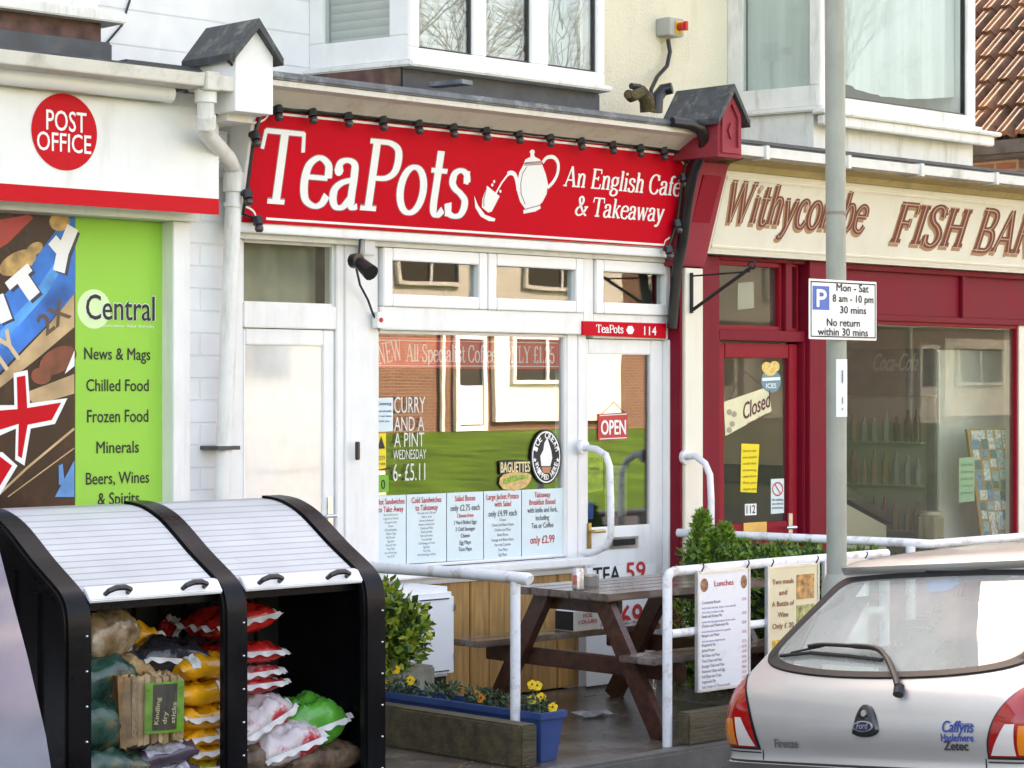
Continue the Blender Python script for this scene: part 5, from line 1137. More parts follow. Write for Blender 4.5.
for z, g in ((.0, .028), (.02, .026), (.205, .004), (.205, -.008), (.24, -.010), (.24, .012), (.19, .016)):
    rings.append([(x0 + g, y0 + g, z), (x1 - g, y0 + g, z), (x1 - g, y1 - g, z), (x0 + g, y1 - g, z)])
mb.loft(rings, True); mb.build('trough', blue_trough, t, bevel=.004)
mb = MB(); mb.box(x0 + .017, x1 - .017, y0 + .017, y1 - .017, .192, .21); mb.build('soil', soil, t)
leaf_dark = M('pansy_leaf', (.045, .085, .035), .6, noise=.4, scale=30)
pet_y = M('pansy_yellow', (.80, .52, .005), .6, noise=.15, scale=60); pet_o = M('pansy_orange', (.75, .26, .01), .6, noise=.2, scale=60); eye_m = M('pansy_eye', (.09, .02, .01), .7)
def leaves(mb, pts_fn, n, size, r, flat=.6, mi=None):
    for _ in range(n):
        p, out = pts_fn(r)
        d = (out + Vector((r.uniform(-1, 1), r.uniform(-1, 1), r.uniform(-1, 1))) * 1.1).normalized()
        s_ = Vector((r.uniform(-1, 1), r.uniform(-1, 1), r.uniform(-1, 1))).cross(d).normalized()
        n_ = d.cross(s_); L_ = size * r.uniform(.6, 1.25); W_ = L_ * .24 * r.uniform(.8, 1.3) / .6 * flat
        a = p; b = p + d * L_ * .45 + s_ * W_ + n_ * L_ * .05; c = p + d * L_; e = p + d * L_ * .45 - s_ * W_ + n_ * L_ * .05
        m_ = p + d * L_ * .5 - n_ * L_ * .06
        k = r.randrange(mi) if mi else 0
        mb.face([a, b, c, m_], k); mb.face([a, m_, c, e], k)
pansies = [(7.79, 8.86, .07, [(.0, .05, .14, 0), (.02, -.04, .09, 0), (-.03, .1, .06, 0), (.02, .13, .05, 0)], 'tall clump of yellow pansies at the far end of the blue trough'),
           (7.83, 8.60, .075, [], 'grey green flowerless clump in the far half of the blue trough'),
           (7.82, 8.32, .06, [(0, .02, .06, 1), (-.01, -.03, .05, 1)], 'orange pansy near the middle of the blue trough'),
           (7.81, 8.12, .065, [(.03, .01, .04, 2)], 'dry looking clump with one faded bloom in the blue trough'),
           (7.81, 7.90, .06, [(.0, .03, .15, 0), (.015, .01, .145, 0), (-.01, .02, .08, 0), (.02, -.01, .09, 0), (.02, -.09, .05, 0)], 'yellow pansies at the near end of the blue trough beside the white post')]
for (x, y, rad, fl, lab) in pansies:
    t = thing('pansy_plant', lab, 'flowers', (x, y, .20), 'pansies in the blue trough'); r_ = random.Random(int(y * 100))
    mb = MB(); c0 = Vector((x, y, .205))
    def fn(r, c0=c0, rad=rad):
        a = r.uniform(0, 2 * PI); q = r.random() ** .5 * rad; o = Vector((math.cos(a), math.sin(a), r.uniform(.2, 1.6))); return c0 + Vector((math.cos(a) * q * .9, math.sin(a) * q * 1.3, r.uniform(-.005, .09))), o.normalized()
    leaves(mb, fn, 150, .035, r_); mb.build('foliage', leaf_dark, t)
    for (dx, dy, dz, kind) in fl:
        c = c0 + Vector((dx, dy, dz)); mb = MB(); f_ = Vector((-.75, -.6, .35)).normalized(); s_ = f_.cross(Vector((0, 0, 1))).normalized(); u_ = s_.cross(f_)
        for k in range(5):
            a = PI / 2 + k * 2 * PI / 5; rr = .014
            cc_ = c + (s_ * math.cos(a) + u_ * math.sin(a)) * .012 + f_ * (.003 * (k % 3))
            mb.face([cc_ + (s_ * math.cos(2 * PI * j / 10) + u_ * math.sin(2 * PI * j / 10)) * rr - f_ * (.004 if j % 2 else 0) for j in range(10)])
        mb.tube([c0 + Vector((dx * .4, dy * .4, .02)), c - f_ * .006], .003, 5, 1)
        fo = mb.build('flower', [(pet_y, pet_o, M('pansy_faded', (.35, .18, .07), .8))[kind], leaf_dark], t)
        mb = MB(); mb.disc(c + f_ * .010, .0055, (s_, u_), 8); mb.build('flower_eye', eye_m, fo)

# shrubs
shrub_ms = [M('shrub_green', (.12, .22, .02), .5, noise=.3, scale=20), M('shrub_lime', (.34, .40, .05), .5, noise=.3, scale=20), M('shrub_dark', (.03, .08, .018), .5, noise=.3, scale=20)]
def blob_fn(c, rx, ry, rz, lump=.18, seed=0):
    def fn(r):
        while True:
            v = Vector((r.uniform(-1, 1), r.uniform(-1, 1), r.uniform(-1, 1)))
            if .15 < v.length < 1: break
        v = v * (.6 + .4 * r.random()) if v.length > .5 else v.normalized() * r.uniform(.55, 1)
        k = 1 + lump * mnoise.noise(v.normalized() * 2.3 + Vector((seed, 0, 0))) * 2
        return c + Vector((v.x * rx * k, v.y * ry * k, v.z * rz * k)), (v.normalized() + Vector((0, 0, .5))).normalized()
    return fn
t = thing('variegated_shrub', 'yellow green variegated shrub growing between the bunker and the white cabinet', 'shrub', (7.72, 9.1, .3))
r_ = random.Random(4)
mb = MB(); c0 = Vector((7.83, 9.06, .52))
leaves(mb, blob_fn(c0, .25, .22, .23, .3, 3), 3600, .055, r_, .75, 3); leaves(mb, blob_fn(c0 + Vector((-.05, .05, .13)), .2, .18, .13, .3, 9), 700, .055, r_, .75, 2); mb.build('foliage', shrub_ms, t)
mb = MB()
for k in range(9):
    a = k * .7; mb.tube([(7.82 + .02 * math.cos(a), 9.1 + .02 * math.sin(a), .26), (7.82 + .1 * math.cos(a), 9.1 + .1 * math.sin(a), .5), (7.82 + .18 * math.cos(a), 9.1 + .16 * math.sin(a), .72)], [.01, .007, .004], 5)
mb.build('stems', bark, t)
con_ms = [M('conifer_bright', (.19, .33, .03), .6, noise=.3, scale=20), M('conifer_green', (.10, .20, .02), .6, noise=.3, scale=20), M('conifer_deep', (.05, .11, .015), .7, noise=.3, scale=20)]
t = thing('conifer_shrub', 'pointed bright green conifer beside the cream pilaster', 'shrub', (10.35, 9.1, 0))
mb = MB()
for (cx, cy, h, rad) in ((10.50, 9.20, 1.03, .23), (10.62, 9.12, .95, .24), (10.44, 9.06, .92, .22), (10.58, 8.95, .86, .24)):
    def fn(r, cx=cx, cy=cy, h=h, rad=rad):
        z = h * (1 - r.random() ** 1.4); q = rad * (1 - z / h) ** .7 * r.uniform(.3, 1.15) + .01; a = r.uniform(0, 2 * PI)
        return Vector((cx + q * math.cos(a), cy + q * math.sin(a), z)), Vector((math.cos(a) * .6, math.sin(a) * .6, 1.3)).normalized()
    leaves(mb, fn, 3000, .045, r_, .4, 2 if cx > 10.45 else 3)
mb.build('foliage', con_ms, t)
mb = MB(); mb.tube([(10.4, 9.1, 0), (10.4, 9.1, .6)], [.02, .012], 6); mb.build('stem', bark, t)
t = thing('clipped_hedge', 'low dark green hedge growing behind the terrace railing', 'hedge', (10.5, 8.5, 0))
mb = MB()
def fn(r):
    f_ = r.choice((0, 0, 1, 1, 2)); x = 10.36 + .5 * r.random(); y = 8.15 + 1.1 * r.random(); z = .04 + .80 * r.random()
    if f_ == 0: x = 10.36 + .06 * r.random(); o = Vector((-1, 0, .4))
    elif f_ == 1: z = .74 + .10 * r.random() + .05 * mnoise.noise(Vector((x * 4, y * 4, 0))); o = Vector((0, 0, 1))
    else: y = 8.15 + .06 * r.random(); o = Vector((0, -1, .4))
    return Vector((x, y, z)) + Vector((r.uniform(-.03, .03), r.uniform(-.03, .03), 0)), o.normalized()
leaves(mb, fn, 4200, .05, r_, .7, 3); mb.build('foliage', [shrub_ms[0], shrub_ms[2], con_ms[1]], t)
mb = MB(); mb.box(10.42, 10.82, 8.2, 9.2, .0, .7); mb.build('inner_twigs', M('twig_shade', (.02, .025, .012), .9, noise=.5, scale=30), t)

# white cabinet
t = thing('white_cabinet', 'white metal cabinet with a hinged door standing by the plank wall', 'cabinet', (8.3, 9.35, .2))
A = at(455, 590, 9.2); B = at(455, 672, 9.2); x1 = A.x; z1 = A.z + .02; z0 = B.z
mb = MB(); mb.box(7.95, x1, 9.2, 9.6, z0 - .02, z1); mb.build('body', white_up, t, bevel=.03)
mb = MB(); mb.box(8.19, x1 - .02, 9.185, 9.2, z0 + .0, z1 - .05); d_ = mb.build('door', white_up, t, bevel=.004)
mb = MB(); mb.box(8.20, x1 - .06, 9.181, 9.186, z1 - .064, z1 - .058); mb.box(8.20, x1 - .06, 9.181, 9.186, z0 + .012, z0 + .018); mb.box(8.205, 8.28, 9.18, 9.19, z0 + .005, z0 + .03); mb.build('door_gap', black_mt, d_)
for z in (z0 + .07, z1 - .13): 
    mb = MB(); mb.box(x1 - .03, x1 - .015, 9.178, 9.19, z, z + .035); mb.build('hinge', steel, d_)
mb = MB(); mb.box(7.97, 8.05, 9.25, 9.5, 0, z0 - .02); mb.box(x1 - .1, x1 - .02, 9.25, 9.5, 0, z0 - .02); mb.build('plinth', black_mt, t)

# picnic table
t = thing('picnic_table', 'brown timber picnic table with fixed benches on the terrace', 'table', (9.2, 8.55, 0))
def plank_box(mb, x0, x1, y0, y1, z0, z1): mb.box(x0, x1, y0, y1, z0, z1)
for k in range(5):
    y = 8.20 + k * .145; mb = MB(); mb.box(8.62 + .005 * (k % 2), 9.98, y, y + .138, .685, .725); mb.build('top_plank', table_t, t, bevel=.006)
for yy in (7.86, 9.06):
    for k in range(2):
        mb = MB(); mb.box(8.52 if yy > 9 else 8.60, 9.98, yy + k * .125, yy + k * .125 + .118, .385, .42); mb.build('seat_plank', table_t, t, bevel=.006)
for X_ in (8.73, 9.70):
    for sgn in (-1, 1):
        mb = MB(); mb.beam((X_ + .03 * sgn, 8.55 + sgn * .24, .69), (X_ + .03 * sgn, 8.55 + sgn * .66, 0), (1, 0, 0), .105, .055); mb.build('leg', table_w, t, bevel=.005)
    mb = MB(); mb.box(X_ + .062, X_ + .105, 7.84, 9.30, .285, .38); mb.build('cross_beam', table_w, t, bevel=.006)
    mb = MB(); mb.box(X_ + .062, X_ + .105, 8.29, 8.81, .60, .683); mb.build('top_bearer', table_w, t, bevel=.006)
t = thing('drinks_can', 'silver drinks can standing on the picnic table', 'can', Vector(gnd(578, 590, .725)))
p = gnd(578, 590, .727)
mb = MB(); mb.tube([p, p + Vector((0, 0, .006)), p + Vector((0, 0, .10)), p + Vector((0, 0, .112)), p + Vector((0, 0, .116))], [.026, .032, .032, .027, .027], 18); mb.build('can_body', M('can_metal', (.50, .46, .44), .3, metal=.7, noise=.4, scale=30), t, smooth=True)
mb = MB()
mb.loft([[p + Vector((math.cos(a) * .0325, math.sin(a) * .0325, z)) for a in [PI * .9 + .1 * k for k in range(10)]] for z in (.03, .08)], False, 0, False); mb.build('red_label', M('can_red', (.5, .12, .08), .4, noise=.5, scale=40), t)
t = thing('ashtray_tin', 'small grey tin beside the drinks can on the table', 'tin', gnd(588, 587, .725))
p = gnd(590, 586, .727); mb = MB(); mb.tube([p, p + Vector((0, 0, .055))], .05, 14); mb.build('tin_body', M('tin_grey', (.22, .2, .18), .5, metal=.3), t, smooth=True)
mb = MB(); mb.tube([p + Vector((0, 0, .055)), p + Vector((0, 0, .062))], .052, 14); mb.build('rim', steel, t, smooth=True)
p = at(580, 631, 9.12); t = thing('white_carton', 'small white printed carton lying on the back bench of the picnic table', 'carton', (p.x, 9.14, .42))
mb = MB(); mb.box(p.x - .10, p.x + .12, 9.07, 9.22, .42, .535); mb.build('box', paper, t, bevel=.004)
mb = MB(); mb.box(p.x - .104, p.x - .10, 9.075, 9.215, .425, .53); mb.build('dark_end', black_mt, t)
PCt = wallp(9.07); mb = MB(); text(mb, 'ICE', (p.x + .01, 9.07, .495), PCt.r, PCt.u, .07, .02, .002, 0, .03, 'c'); text(mb, 'LOLLIES', (p.x + .01, 9.07, .46), PCt.r, PCt.u, .15, .02, .002, 0, .03, 'c'); mb.build('lettering', ink_red, t)
# price board by the door
PB = wallp(9.5)
t = thing('price_board', 'white board by the cafe door pricing tea at 59p and coffee at 69p', 'sign', (9.98, 9.5, 0))
A = PB.hit(578, 556); mb = MB(); mb.box(9.82, 10.42, 9.505, 9.52, .02, .72); mb.build('board', paper, t, bevel=.003)
PB = wallp(9.503)
mb = MB(); ptext(mb, 'TEA', PB, 593, 583.5, 620, 568, .002, bold=.02); ptext(mb, 'COFFEE', PB, 563, 630, 617, 613, .002, bold=.02); mb.build('lettering', ink, t)
mb = MB(); ptext(mb, '59', PB, 626, 581, 645, 563, .002, bold=.03); ptext(mb, 'p', PB, 646, 581, 652, 576, .002); ptext(mb, '69', PB, 621, 630, 642, 606, .002, bold=.03); ptext(mb, 'p', PB, 643, 629, 649, 620, .002); mb.build('price_lettering', ink_red, t)
# litter and chain
t = thing('litter', 'crumpled white paper on the wet ground under the table', 'litter', gnd(593, 716, 0)); p = gnd(593, 716, .0)
mb = MB(); r_ = random.Random(8)
pts = [[p + Vector((.11 * (i - 2.5) / 2.5 + r_.uniform(-.015, .015), .07 * (j - 2) / 2 + r_.uniform(-.015, .015), .006 + r_.uniform(0, .03))) for i in range(6)] for j in range(5)]
mb.loft(pts, False, 0, False); mb.build('paper', M('dirty_paper', (.38, .36, .36), .7, noise=.4, scale=30), t)
t = thing('chain', 'short silver chain hanging under the near end of the picnic table', 'chain', gnd(660, 712, .0))
q = Vector((8.98, 8.2, .0)); mb = MB()
for k in range(12):
    c = q + Vector((.006 * math.sin(k), 0, .04 + k * .030)); a_ = k % 2
    pts = [c + Vector((math.cos(b) * .011 * (1 - a_), math.cos(b) * .011 * a_, math.sin(b) * .02)) for b in [2 * PI * j / 8 for j in range(9)]]
    mb.tube(pts, .004, 5)
mb.ball(q + Vector((0, 0, .02)), .02, 8); mb.build('links', steel, t)

# menu boards on the railing
def rail_board(label, quad, Y, mats, fill):
    P = wallp(Y); pts = [P.hit(*q) for q in quad]; x0, x1 = pts[0].x, pts[1].x; zt, zb = pts[0].z, pts[3].z
    t_ = thing('menu_board', label, 'menu board', ((x0 + x1) / 2, Y, zb), 'menu boards tied to the railing')
    m_ = MB(); m_.box(x0 + .016, x1 - .016, Y, Y + .012, zb + .016, zt - .016); m_.build('panel', mats, t_)
    m_ = MB(); frame(m_, x0, x1, zb, zt, Y - .006, Y + .018, .016); m_.build('metal_frame', alu, t_, bevel=.003)
    m_ = MB()
    for x in (x0 + .03, x1 - .03): m_.tube([(x, Y + .0, zt - .01), (x, Y - .02, zt + .02), (x, Y - .015, zt + .035)], .004, 5)
    m_.build('tie', black_mt, t_)
    fill(t_, wallp(Y), x0, x1, zb, zt); return t_
def fill1(t_, P, x0, x1, zb, zt):
    W = x1 - x0; H_ = zt - zb; h = MB(); b = MB(); bl = MB(); pr = MB()
    text(h, 'Lunches', ((x0 + x1) / 2, P.p0.y, zt - .085), P.r, P.u, W * .36, .028, .002, 0, .02, 'c')
    z = zt - .17
    items = [('Continental Breads', 1), ('freshly baked with ham, cheese or tuna and salad', 2), ('with a side of coleslaw or chips', 2), ('Steak and Kidney Pie', 1), ('served with chips, peas and gravy of your choice', 2), ('Chicken and Mushroom Pie', 1), ('served with new potatoes and vegetables', 2), ('Bangers and Mash', 1), ('with onion gravy and garden peas', 2), ('Shepherds Pie', 1), ('Jacket Potato', 1), ('All Chips and Peas', 1), ('Tuna Chips and Peas', 1), ('Sausage Chips and Peas', 1), ('Gammon Chips and Egg', 1), ('Fish Pasta and Chips', 1), ('Vegetarian Pie', 1), ('Side Orders at Three pounds', 1)]
    for s_, k in items:
        hh = .0145 if k == 1 else .0105
        sh, adv = sans_shapes(s_); wd = min(adv * hh / CAP * .86, W * .80)
        text(b if k == 1 else bl, s_, (x0 + .035, P.p0.y, z), P.r, P.u, wd, hh, .002)
        if k == 1: text(pr, '£5.50', (x1 - .032, P.p0.y, z), P.r, P.u, .034, hh, .002, align='r')
        z -= .0265 if k == 1 else .022
    h.build('heading', ink_red, t_); b.build('lettering', ink, t_); bl.build('blue_lettering', ink_blue, t_); pr.build('price_lettering', ink_red, t_)
    for x, w_ in ((x0 + .055, .03), (x1 - .05, .025)):
        m_ = MB(); m_.face([(x + w_ * math.cos(2 * PI * k / 14), P.p0.y - .0015, zt - .075 + .035 * math.sin(2 * PI * k / 14)) for k in range(14)]); m_.build('food_picture', M('food_print', (.30, .12, .06), .5, noise=.8, scale=45, dirt=(.6, .5, .3), dirt_amt=.9), t_)
rail_board('white lunch menu board in a metal frame at the left end of the railing', [(697, 571), (750, 566.5), (750, 684), (697, 693)], 7.685, M('menu_board_white', (.78, .79, .82), .3, noise=.02), fill1)
def fill2(t_, P, x0, x1, zb, zt):
    W = x1 - x0; m_ = MB()
    for k, s_ in enumerate(('Two meals', 'and', 'A Bottle of', 'Wine', 'Only £ 20')): text(m_, s_, (x0 + W * .30, P.p0.y, zt - .10 - k * .058), P.r, P.u, W * (.40, .15, .42, .20, .40)[k], .026, .002, 0, .015, 'c')
    m_.build('lettering', M('brown_ink', (.28, .05, .02), .6), t_)
    for k, (zz, c1, c2) in enumerate(((zt - .125, (.45, .22, .07), (.7, .55, .3)), (zt - .285, (.35, .33, .12), (.65, .6, .4)))):
        m_ = MB(); m_.box(x0 + W * .56, x0 + W * .90, P.p0.y - .002, P.p0.y, zz - .065, zz + .065); m_.build('food_picture', M(['meal_print', 'salad_print'][k], c1, .5, noise=.7, scale=30, dirt=c2, dirt_amt=.95), t_)
    m_ = MB(); m_.box(x0 + W * .1, x0 + W * .25, P.p0.y - .002, P.p0.y, zb + .06, zb + .16); m_.build('beer_picture', M('beer_print', (.65, .35, .03), .4, noise=.5, scale=30), t_)
rail_board('cream board offering two meals and a bottle of wine on the railing', [(767, 566), (819, 561), (819, 665), (767, 672)], 7.685, M('menu_board_cream', (.68, .60, .40), .35, noise=.04), fill2)
def fill3(t_, P, x0, x1, zb, zt):
    m_ = MB(); text(m_, 'Desserts', ((x0 + x1) / 2, P.p0.y, zt - .10), P.r, P.u, .25, .03, .002, 0, .02, 'c'); text(m_, 'Ice cream', ((x0 + x1) / 2, P.p0.y, zt - .18), P.r, P.u, .2, .02, .002, 0, 0, 'c'); m_.build('lettering', ink_red, t_)
rail_board('white menu board on the railing half hidden by the grey pole and silver car', [(824, 561), (868, 557), (868, 655), (824, 660)], 7.685, M('menu_board_white', (.7, .7, .7)), fill3)

# ------------------------------------------------------------------ parking pole and sign
pp = Vector((9.60, 7.46, 0))
t = thing('sign_pole', 'tall grey galvanised pole at the kerb carrying the parking plate', 'pole', (8.58, 6.68, -.14))
mb = MB(); mb.tube([(8.58, 6.68, -.14), (8.576, 6.68, 2.0), (8.555, 6.68, 4.6)], .047, 20); mb.tube([(8.58, 6.68, -.14), (8.58, 6.68, .86), (8.58, 6.68, .92)], [.072, .072, .049], 20); mb.build('shaft', galv, t, smooth=True)
mb = MB(); mb.tube([(8.573, 6.68, 2.60), (8.573, 6.68, 2.615)], .05, 18); mb.build('band', M('rust_band', (.25, .2, .16), .7), t)
PK = wallp(6.62)
mb = MB(); zt_, zb_ = PK.hit(840, 359).z, PK.hit(840, 417).z
mb.loft([[(8.577 + .0495 * math.sin(a), 6.68 - .0495 * math.cos(a), z) for a in [-.95 + .16 * k for k in range(11)]] for z in (zb_, zt_)], False, 0, False); st_ = mb.build('white_sticker', paper, t, smooth=True)
mb = MB(); 
for ch, py in (('1', 383), ('5', 410)): 
    o = wallp(6.632).hit(841.5, py); text(mb, ch, o, (.86, .5, 0), (0, 0, 1), .024, .06, .006, 0, .02)
mb.build('sticker_lettering', ink, st_)
t = thing('parking_sign', 'white parking plate with a blue P square, Mon to Sat 30 mins', 'sign', PK.hit(842, 340))
q4 = [(808.5, 278.5), (876, 281), (875.2, 341), (808.5, 339)]
mb = MB(); pts = [PK.hit(*q) for q in q4]; x0, x1 = pts[0].x, pts[1].x; z0, z1 = pts[3].z, pts[0].z
mb.box(x0, x1, 6.616, 6.621, z0, z1); mb.build('plate', M('sign_white', (.80, .80, .79), .35, noise=.03), t, bevel=.002)
PK = wallp(6.616)
mb = MB(); fr_ = .008
frame(mb, x0 + .01, x1 - .01, z0 + .01, z1 - .01, 6.6146, 6.6158, .006)
for s_, xa, yb, xb, yt in (('Mon - Sat', 836.3, 291, 868.3, 283.5), ('8 am - 10 pm', 832.5, 301.6, 873, 294.3), ('30 mins', 839.8, 313.2, 865.8, 306), ('No return', 826.7, 325.8, 859.6, 318.4), ('within 30 mins', 817.5, 335, 867.6, 327.6)):
    ptext(mb, s_, PK, xa, yb, xb, yt, .002, bold=.03)
mb.build('lettering', ink, t)
A, B = PK.hit(812.5, 285.5), PK.hit(829.2, 310.2)
mb = MB(); mb.box(A.x, B.x, 6.6145, 6.6158, B.z, A.z); bq = mb.build('blue_square', M('sign_blue', (.01, .10, .42), .4), t)
mb = MB(); ptext(mb, 'P', wallp(6.6145), 816.5, 306.5, 826, 289.5, .002, bold=.035); mb.build('letter_mark', letter_w, bq)
mb = MB(); mb.box(8.52, 8.635, 6.621, 6.64, 2.06, 2.085); mb.box(8.52, 8.635, 6.621, 6.64, 2.24, 2.265); mb.build('clip', steel, t)

# ================================================================== STORAGE BUNKER AND ITS BAGS
bunk_bk = M('bunker_black', (.005, .005, .006), .3, noise=.4, scale=4, dirt=(.02, .02, .02), dirt_amt=.5, bump=.05, spec=.18)
bunk_in = M('bunker_inside', (.009, .009, .009), .55)
shut = M_brick('shutter_slats', (.54, .55, .55), (.49, .51, .51), (.34, .34, .34), bw=60, bh=.022, ms=.0022, rough=.35, bump=.35)
prof_out = [(7.75, 0), (7.75, .35), (7.75, .62), (7.75, .76), (7.751, .82), (7.754, .865), (7.762, .905), (7.778, .94), (7.803, .970), (7.84, .996), (7.92, 1.042), (8.02, 1.10), (8.2, 1.215), (8.32, 1.265), (8.42, 1.285), (8.52, 1.29)]
prof_out = spline(prof_out, 4)
t = thing('display_bunker', 'black outdoor display bunker with two open silver roller shutters', 'bunker', (5.9, 8.1, 0))
def off_prof(d):
    out = []
    for i, (y, z) in enumerate(prof_out):
        a = Vector(prof_out[max(0, i - 1)]); b = Vector(prof_out[min(len(prof_out) - 1, i + 1)]); tt = (b - a).normalized(); nn = Vector((-tt.y, tt.x))
        out.append((y + -nn.x * -d if 0 else y + tt.y * d, z - tt.x * d))
    return out
inn = off_prof(.05)
ribs = [(5.05, 5.175), (5.83, 5.955), (6.60, 6.725)]
for a, b in ribs:
    mb = MB()
    mb.loft([[(a, y, z), (b, y, z), (b, y2, z2), (a, y2, z2)] for (y, z), (y2, z2) in zip(prof_out, inn)], True); mb.build('rib', bunk_bk, t, bevel=.012)
    mb = MB()
    for k in range(6): z = .1 + k * .14; mb.ball((b - .03, 7.749, z), .006, 8)
    mb.build('rivets', steel, t)
for a, b in ((5.175, 5.83), (5.955, 6.60)):
    mid = off_prof(.012); seg = [q for q in mid if q[0] >= 7.805 and q[1] > .9]
    mb = MB()
    mb.loft([[(a, y, z), (b, y, z)] for y, z in seg] , False, 0, False); mb.loft([[(a, y + .012, z - .014), (b, y + .012, z - .014)] for y, z in seg], False, 0, False); sh_ = mb.build('shutter', shut, t, smooth=60)
    mb = MB(); mb.obox((0, 0, 0), (1, 0, 0), (0, .55, .83), (0, -.83, .55), .0, 0, 0) if 0 else mb.prism([(a, 7.775, .925), (a, 7.765, .94), (a, 7.80, .985), (a, 7.83, .99), (a, 7.81, .955)], (b - a, 0, 0)); mb.build('bottom_bar', white_up, t, bevel=.004)
    for f_ in (.20, .78):
        x = a + (b - a) * f_; mb = MB(); mb.tube([(x - .055, 7.785, .955), (x - .05, 7.755, .975), (x - .02, 7.75, .985), (x + .02, 7.75, .985), (x + .05, 7.755, .975), (x + .055, 7.785, .955)], [.009, .012, .013, .013, .012, .009], 8); mb.build('handle', black_pl, t, smooth=True)
mb = MB(); mb.box(5.07, 6.73, 8.49, 8.52, 0, 1.27); 
k = 0; x = 5.2
while x < 6.6: mb.box(x, x + .035, 8.46, 8.49, .02, 1.2); x += .135
mb.build('back_panel', bunk_in, t)
for a in (5.06, 6.695):
    mb = MB(); mb.prism([(a, y, z) for y, z in inn] + [(a, 8.50, 0)], (.02, 0, 0)); mb.build('end_panel', bunk_bk, t)
for y in (7.95, 8.12, 8.3):
    mb = MB(); mb.box(5.045, 5.06, y, y + .03, .05, 1.05 + (y - 8.02) * .5 - .05); mb.build('end_strip', bunk_bk, t)
mb = MB(); mb.box(5.08, 6.715, 7.80, 8.49, .0, .06); mb.build('floor', bunk_in, t)
mb = MB(); mb.box(5.175, 6.62, 7.84, 7.88, .89, .93); mb.build('front_beam', bunk_bk, t)
wr = M('wrap', (.5, .5, .5), .3)
def bag_mesh(w_, d, h, seed, amp=.026, nu=30, nv=20):
    """pillow shaped filled bag with crimped seams at both ends; width along X"""
    rows_t = []; rows_b = []
    for i in range(nu + 1):
        u = -1 + 2 * i / nu; ra, rb = [], []
        for j in range(nv + 1):
            v = -1 + 2 * j / nv
            th = max(0, (1 - abs(u) ** 3.2)) ** .5 * max(0, (1 - abs(v) ** 2.6)) ** .5
            pinch = 1 - .10 * (1 - th)
            n1 = mnoise.noise(Vector((u * 2.3 + seed * 3.1, v * 2.1, seed))) + .6 * mnoise.noise(Vector((u * 6 + seed, v * 9, seed * 2))) - .5 * abs(mnoise.noise(Vector((u * 5 + v * 3, v * 6 - u * 4 + seed, seed * 5))))
            n2 = mnoise.noise(Vector((u * 2.6, v * 2.2 + seed * 1.7, seed + 9))) + .6 * mnoise.noise(Vector((u * 7, v * 9, seed * 4)))
            edge = .012 * math.sin(v * 9 + seed) * (abs(u) > .9)
            x = u * w_ / 2; y = v * d / 2 * pinch * (1 - .06 * abs(u) ** 6)
            ra.append(Vector((x, y, h / 2 + th * h * .5 + n1 * amp * th + edge))); rb.append(Vector((x, y, h / 2 - th * h * .5 + n2 * amp * .5 * th + edge - .0015)))
        rows_t.append(ra); rows_b.append(rb)
    return rows_t, rows_b
def bag(label, loc, size, mat, rot=(0, 0, 0), seed=1, seam=None, label_m=None, lab_rect=None, cat='bag', group=None, name='fuel_bag', lines=None):
    w_, d, h = size; tp, bt = bag_mesh(w_, d, h, seed)
    t_ = thing(name, label, cat, loc, group); Mx = Matrix.Rotation(rot[2], 3, 'Z') @ Matrix.Rotation(rot[1], 3, 'Y') @ Matrix.Rotation(rot[0], 3, 'X')
    L_ = Vector(loc); T = lambda v: L_ + Mx @ v
    m_ = MB(); m_.loft([[T(v) for v in r] for r in tp], False, 0, False); m_.loft([[T(v) for v in r] for r in bt], False, 0, False)
    bmesh.ops.remove_doubles(m_.bm, verts=m_.bm.verts, dist=.0022)
    m_.build('bag_body', mat, t_, smooth=70)
    if seam:
        m_ = MB()
        for sgn in (-1, 1):
            r_ = tp[0] if sgn < 0 else tp[-1]; r2 = tp[3] if sgn < 0 else tp[-4]; rm = tp[2] if sgn < 0 else tp[-2]
            ext = [v + Vector((sgn * .03, 0, .004 * math.sin(i * 1.3))) for i, v in enumerate(r_)]
            m_.loft([[T(v) for v in ext], [T(v + Vector((0, 0, .003))) for v in r_]], False, 0, False)
        # long front seam facing the street
        fr = [tp[i][0] for i in range(len(tp))]
        m_.loft([[T(v + Vector((0, -.022, .006 * math.sin(i * .9) - .006))) for i, v in enumerate(fr)], [T(v + Vector((0, -.004, .012))) for v in fr]], False, 0, False)
        m_.build('seam', seam, t_, smooth=True)
    if label_m:
        m_ = MB(); i0, i1, j0, j1, top = lab_rect; S_ = tp if top else bt
        m_.loft([[T(S_[i][j] + Vector((0, -.003, .004 if top else -.002))) for j in range(j0, j1 + 1)] for i in range(i0, i1 + 1)], False, 0, False)
        m_.build('printed_label', label_m, t_, smooth=True)
    return t_
y_m = M('yellow_bag', (.70, .30, .012), .25, noise=.25, scale=14, bump=.55, bscale=18, coat=.4)
r_m = M('red_bag', (.42, .015, .012), .25, noise=.25, scale=10, bump=.55, bscale=18, coat=.4)
w_m = M('white_seam', (.62, .60, .57), .35, noise=.2, scale=20, bump=.3, bscale=30)
rw_m = M('red_white_bag', (.58, .50, .50), .28, noise=.15, scale=10, dirt=(.48, .02, .03), dirt_amt=3.0, dscale=3.2, bump=.3, bscale=22, coat=.3)
g_m = M('green_bag', (.05, .30, .035), .25, noise=.3, scale=10, bump=.3, bscale=22, coat=.3)
k_m = M('black_bag', (.02, .018, .02), .22, noise=.4, scale=10, bump=.35, bscale=22, coat=.4)
p_m = M('purple_brown_bag', (.06, .04, .055), .22, noise=.4, scale=9, bump=.3, bscale=22, coat=.4)
tan_m = M('kindling', (.42, .26, .12), .6, noise=.5, scale=20, stretch=(14, 3, 3), bump=.5, bscale=20)
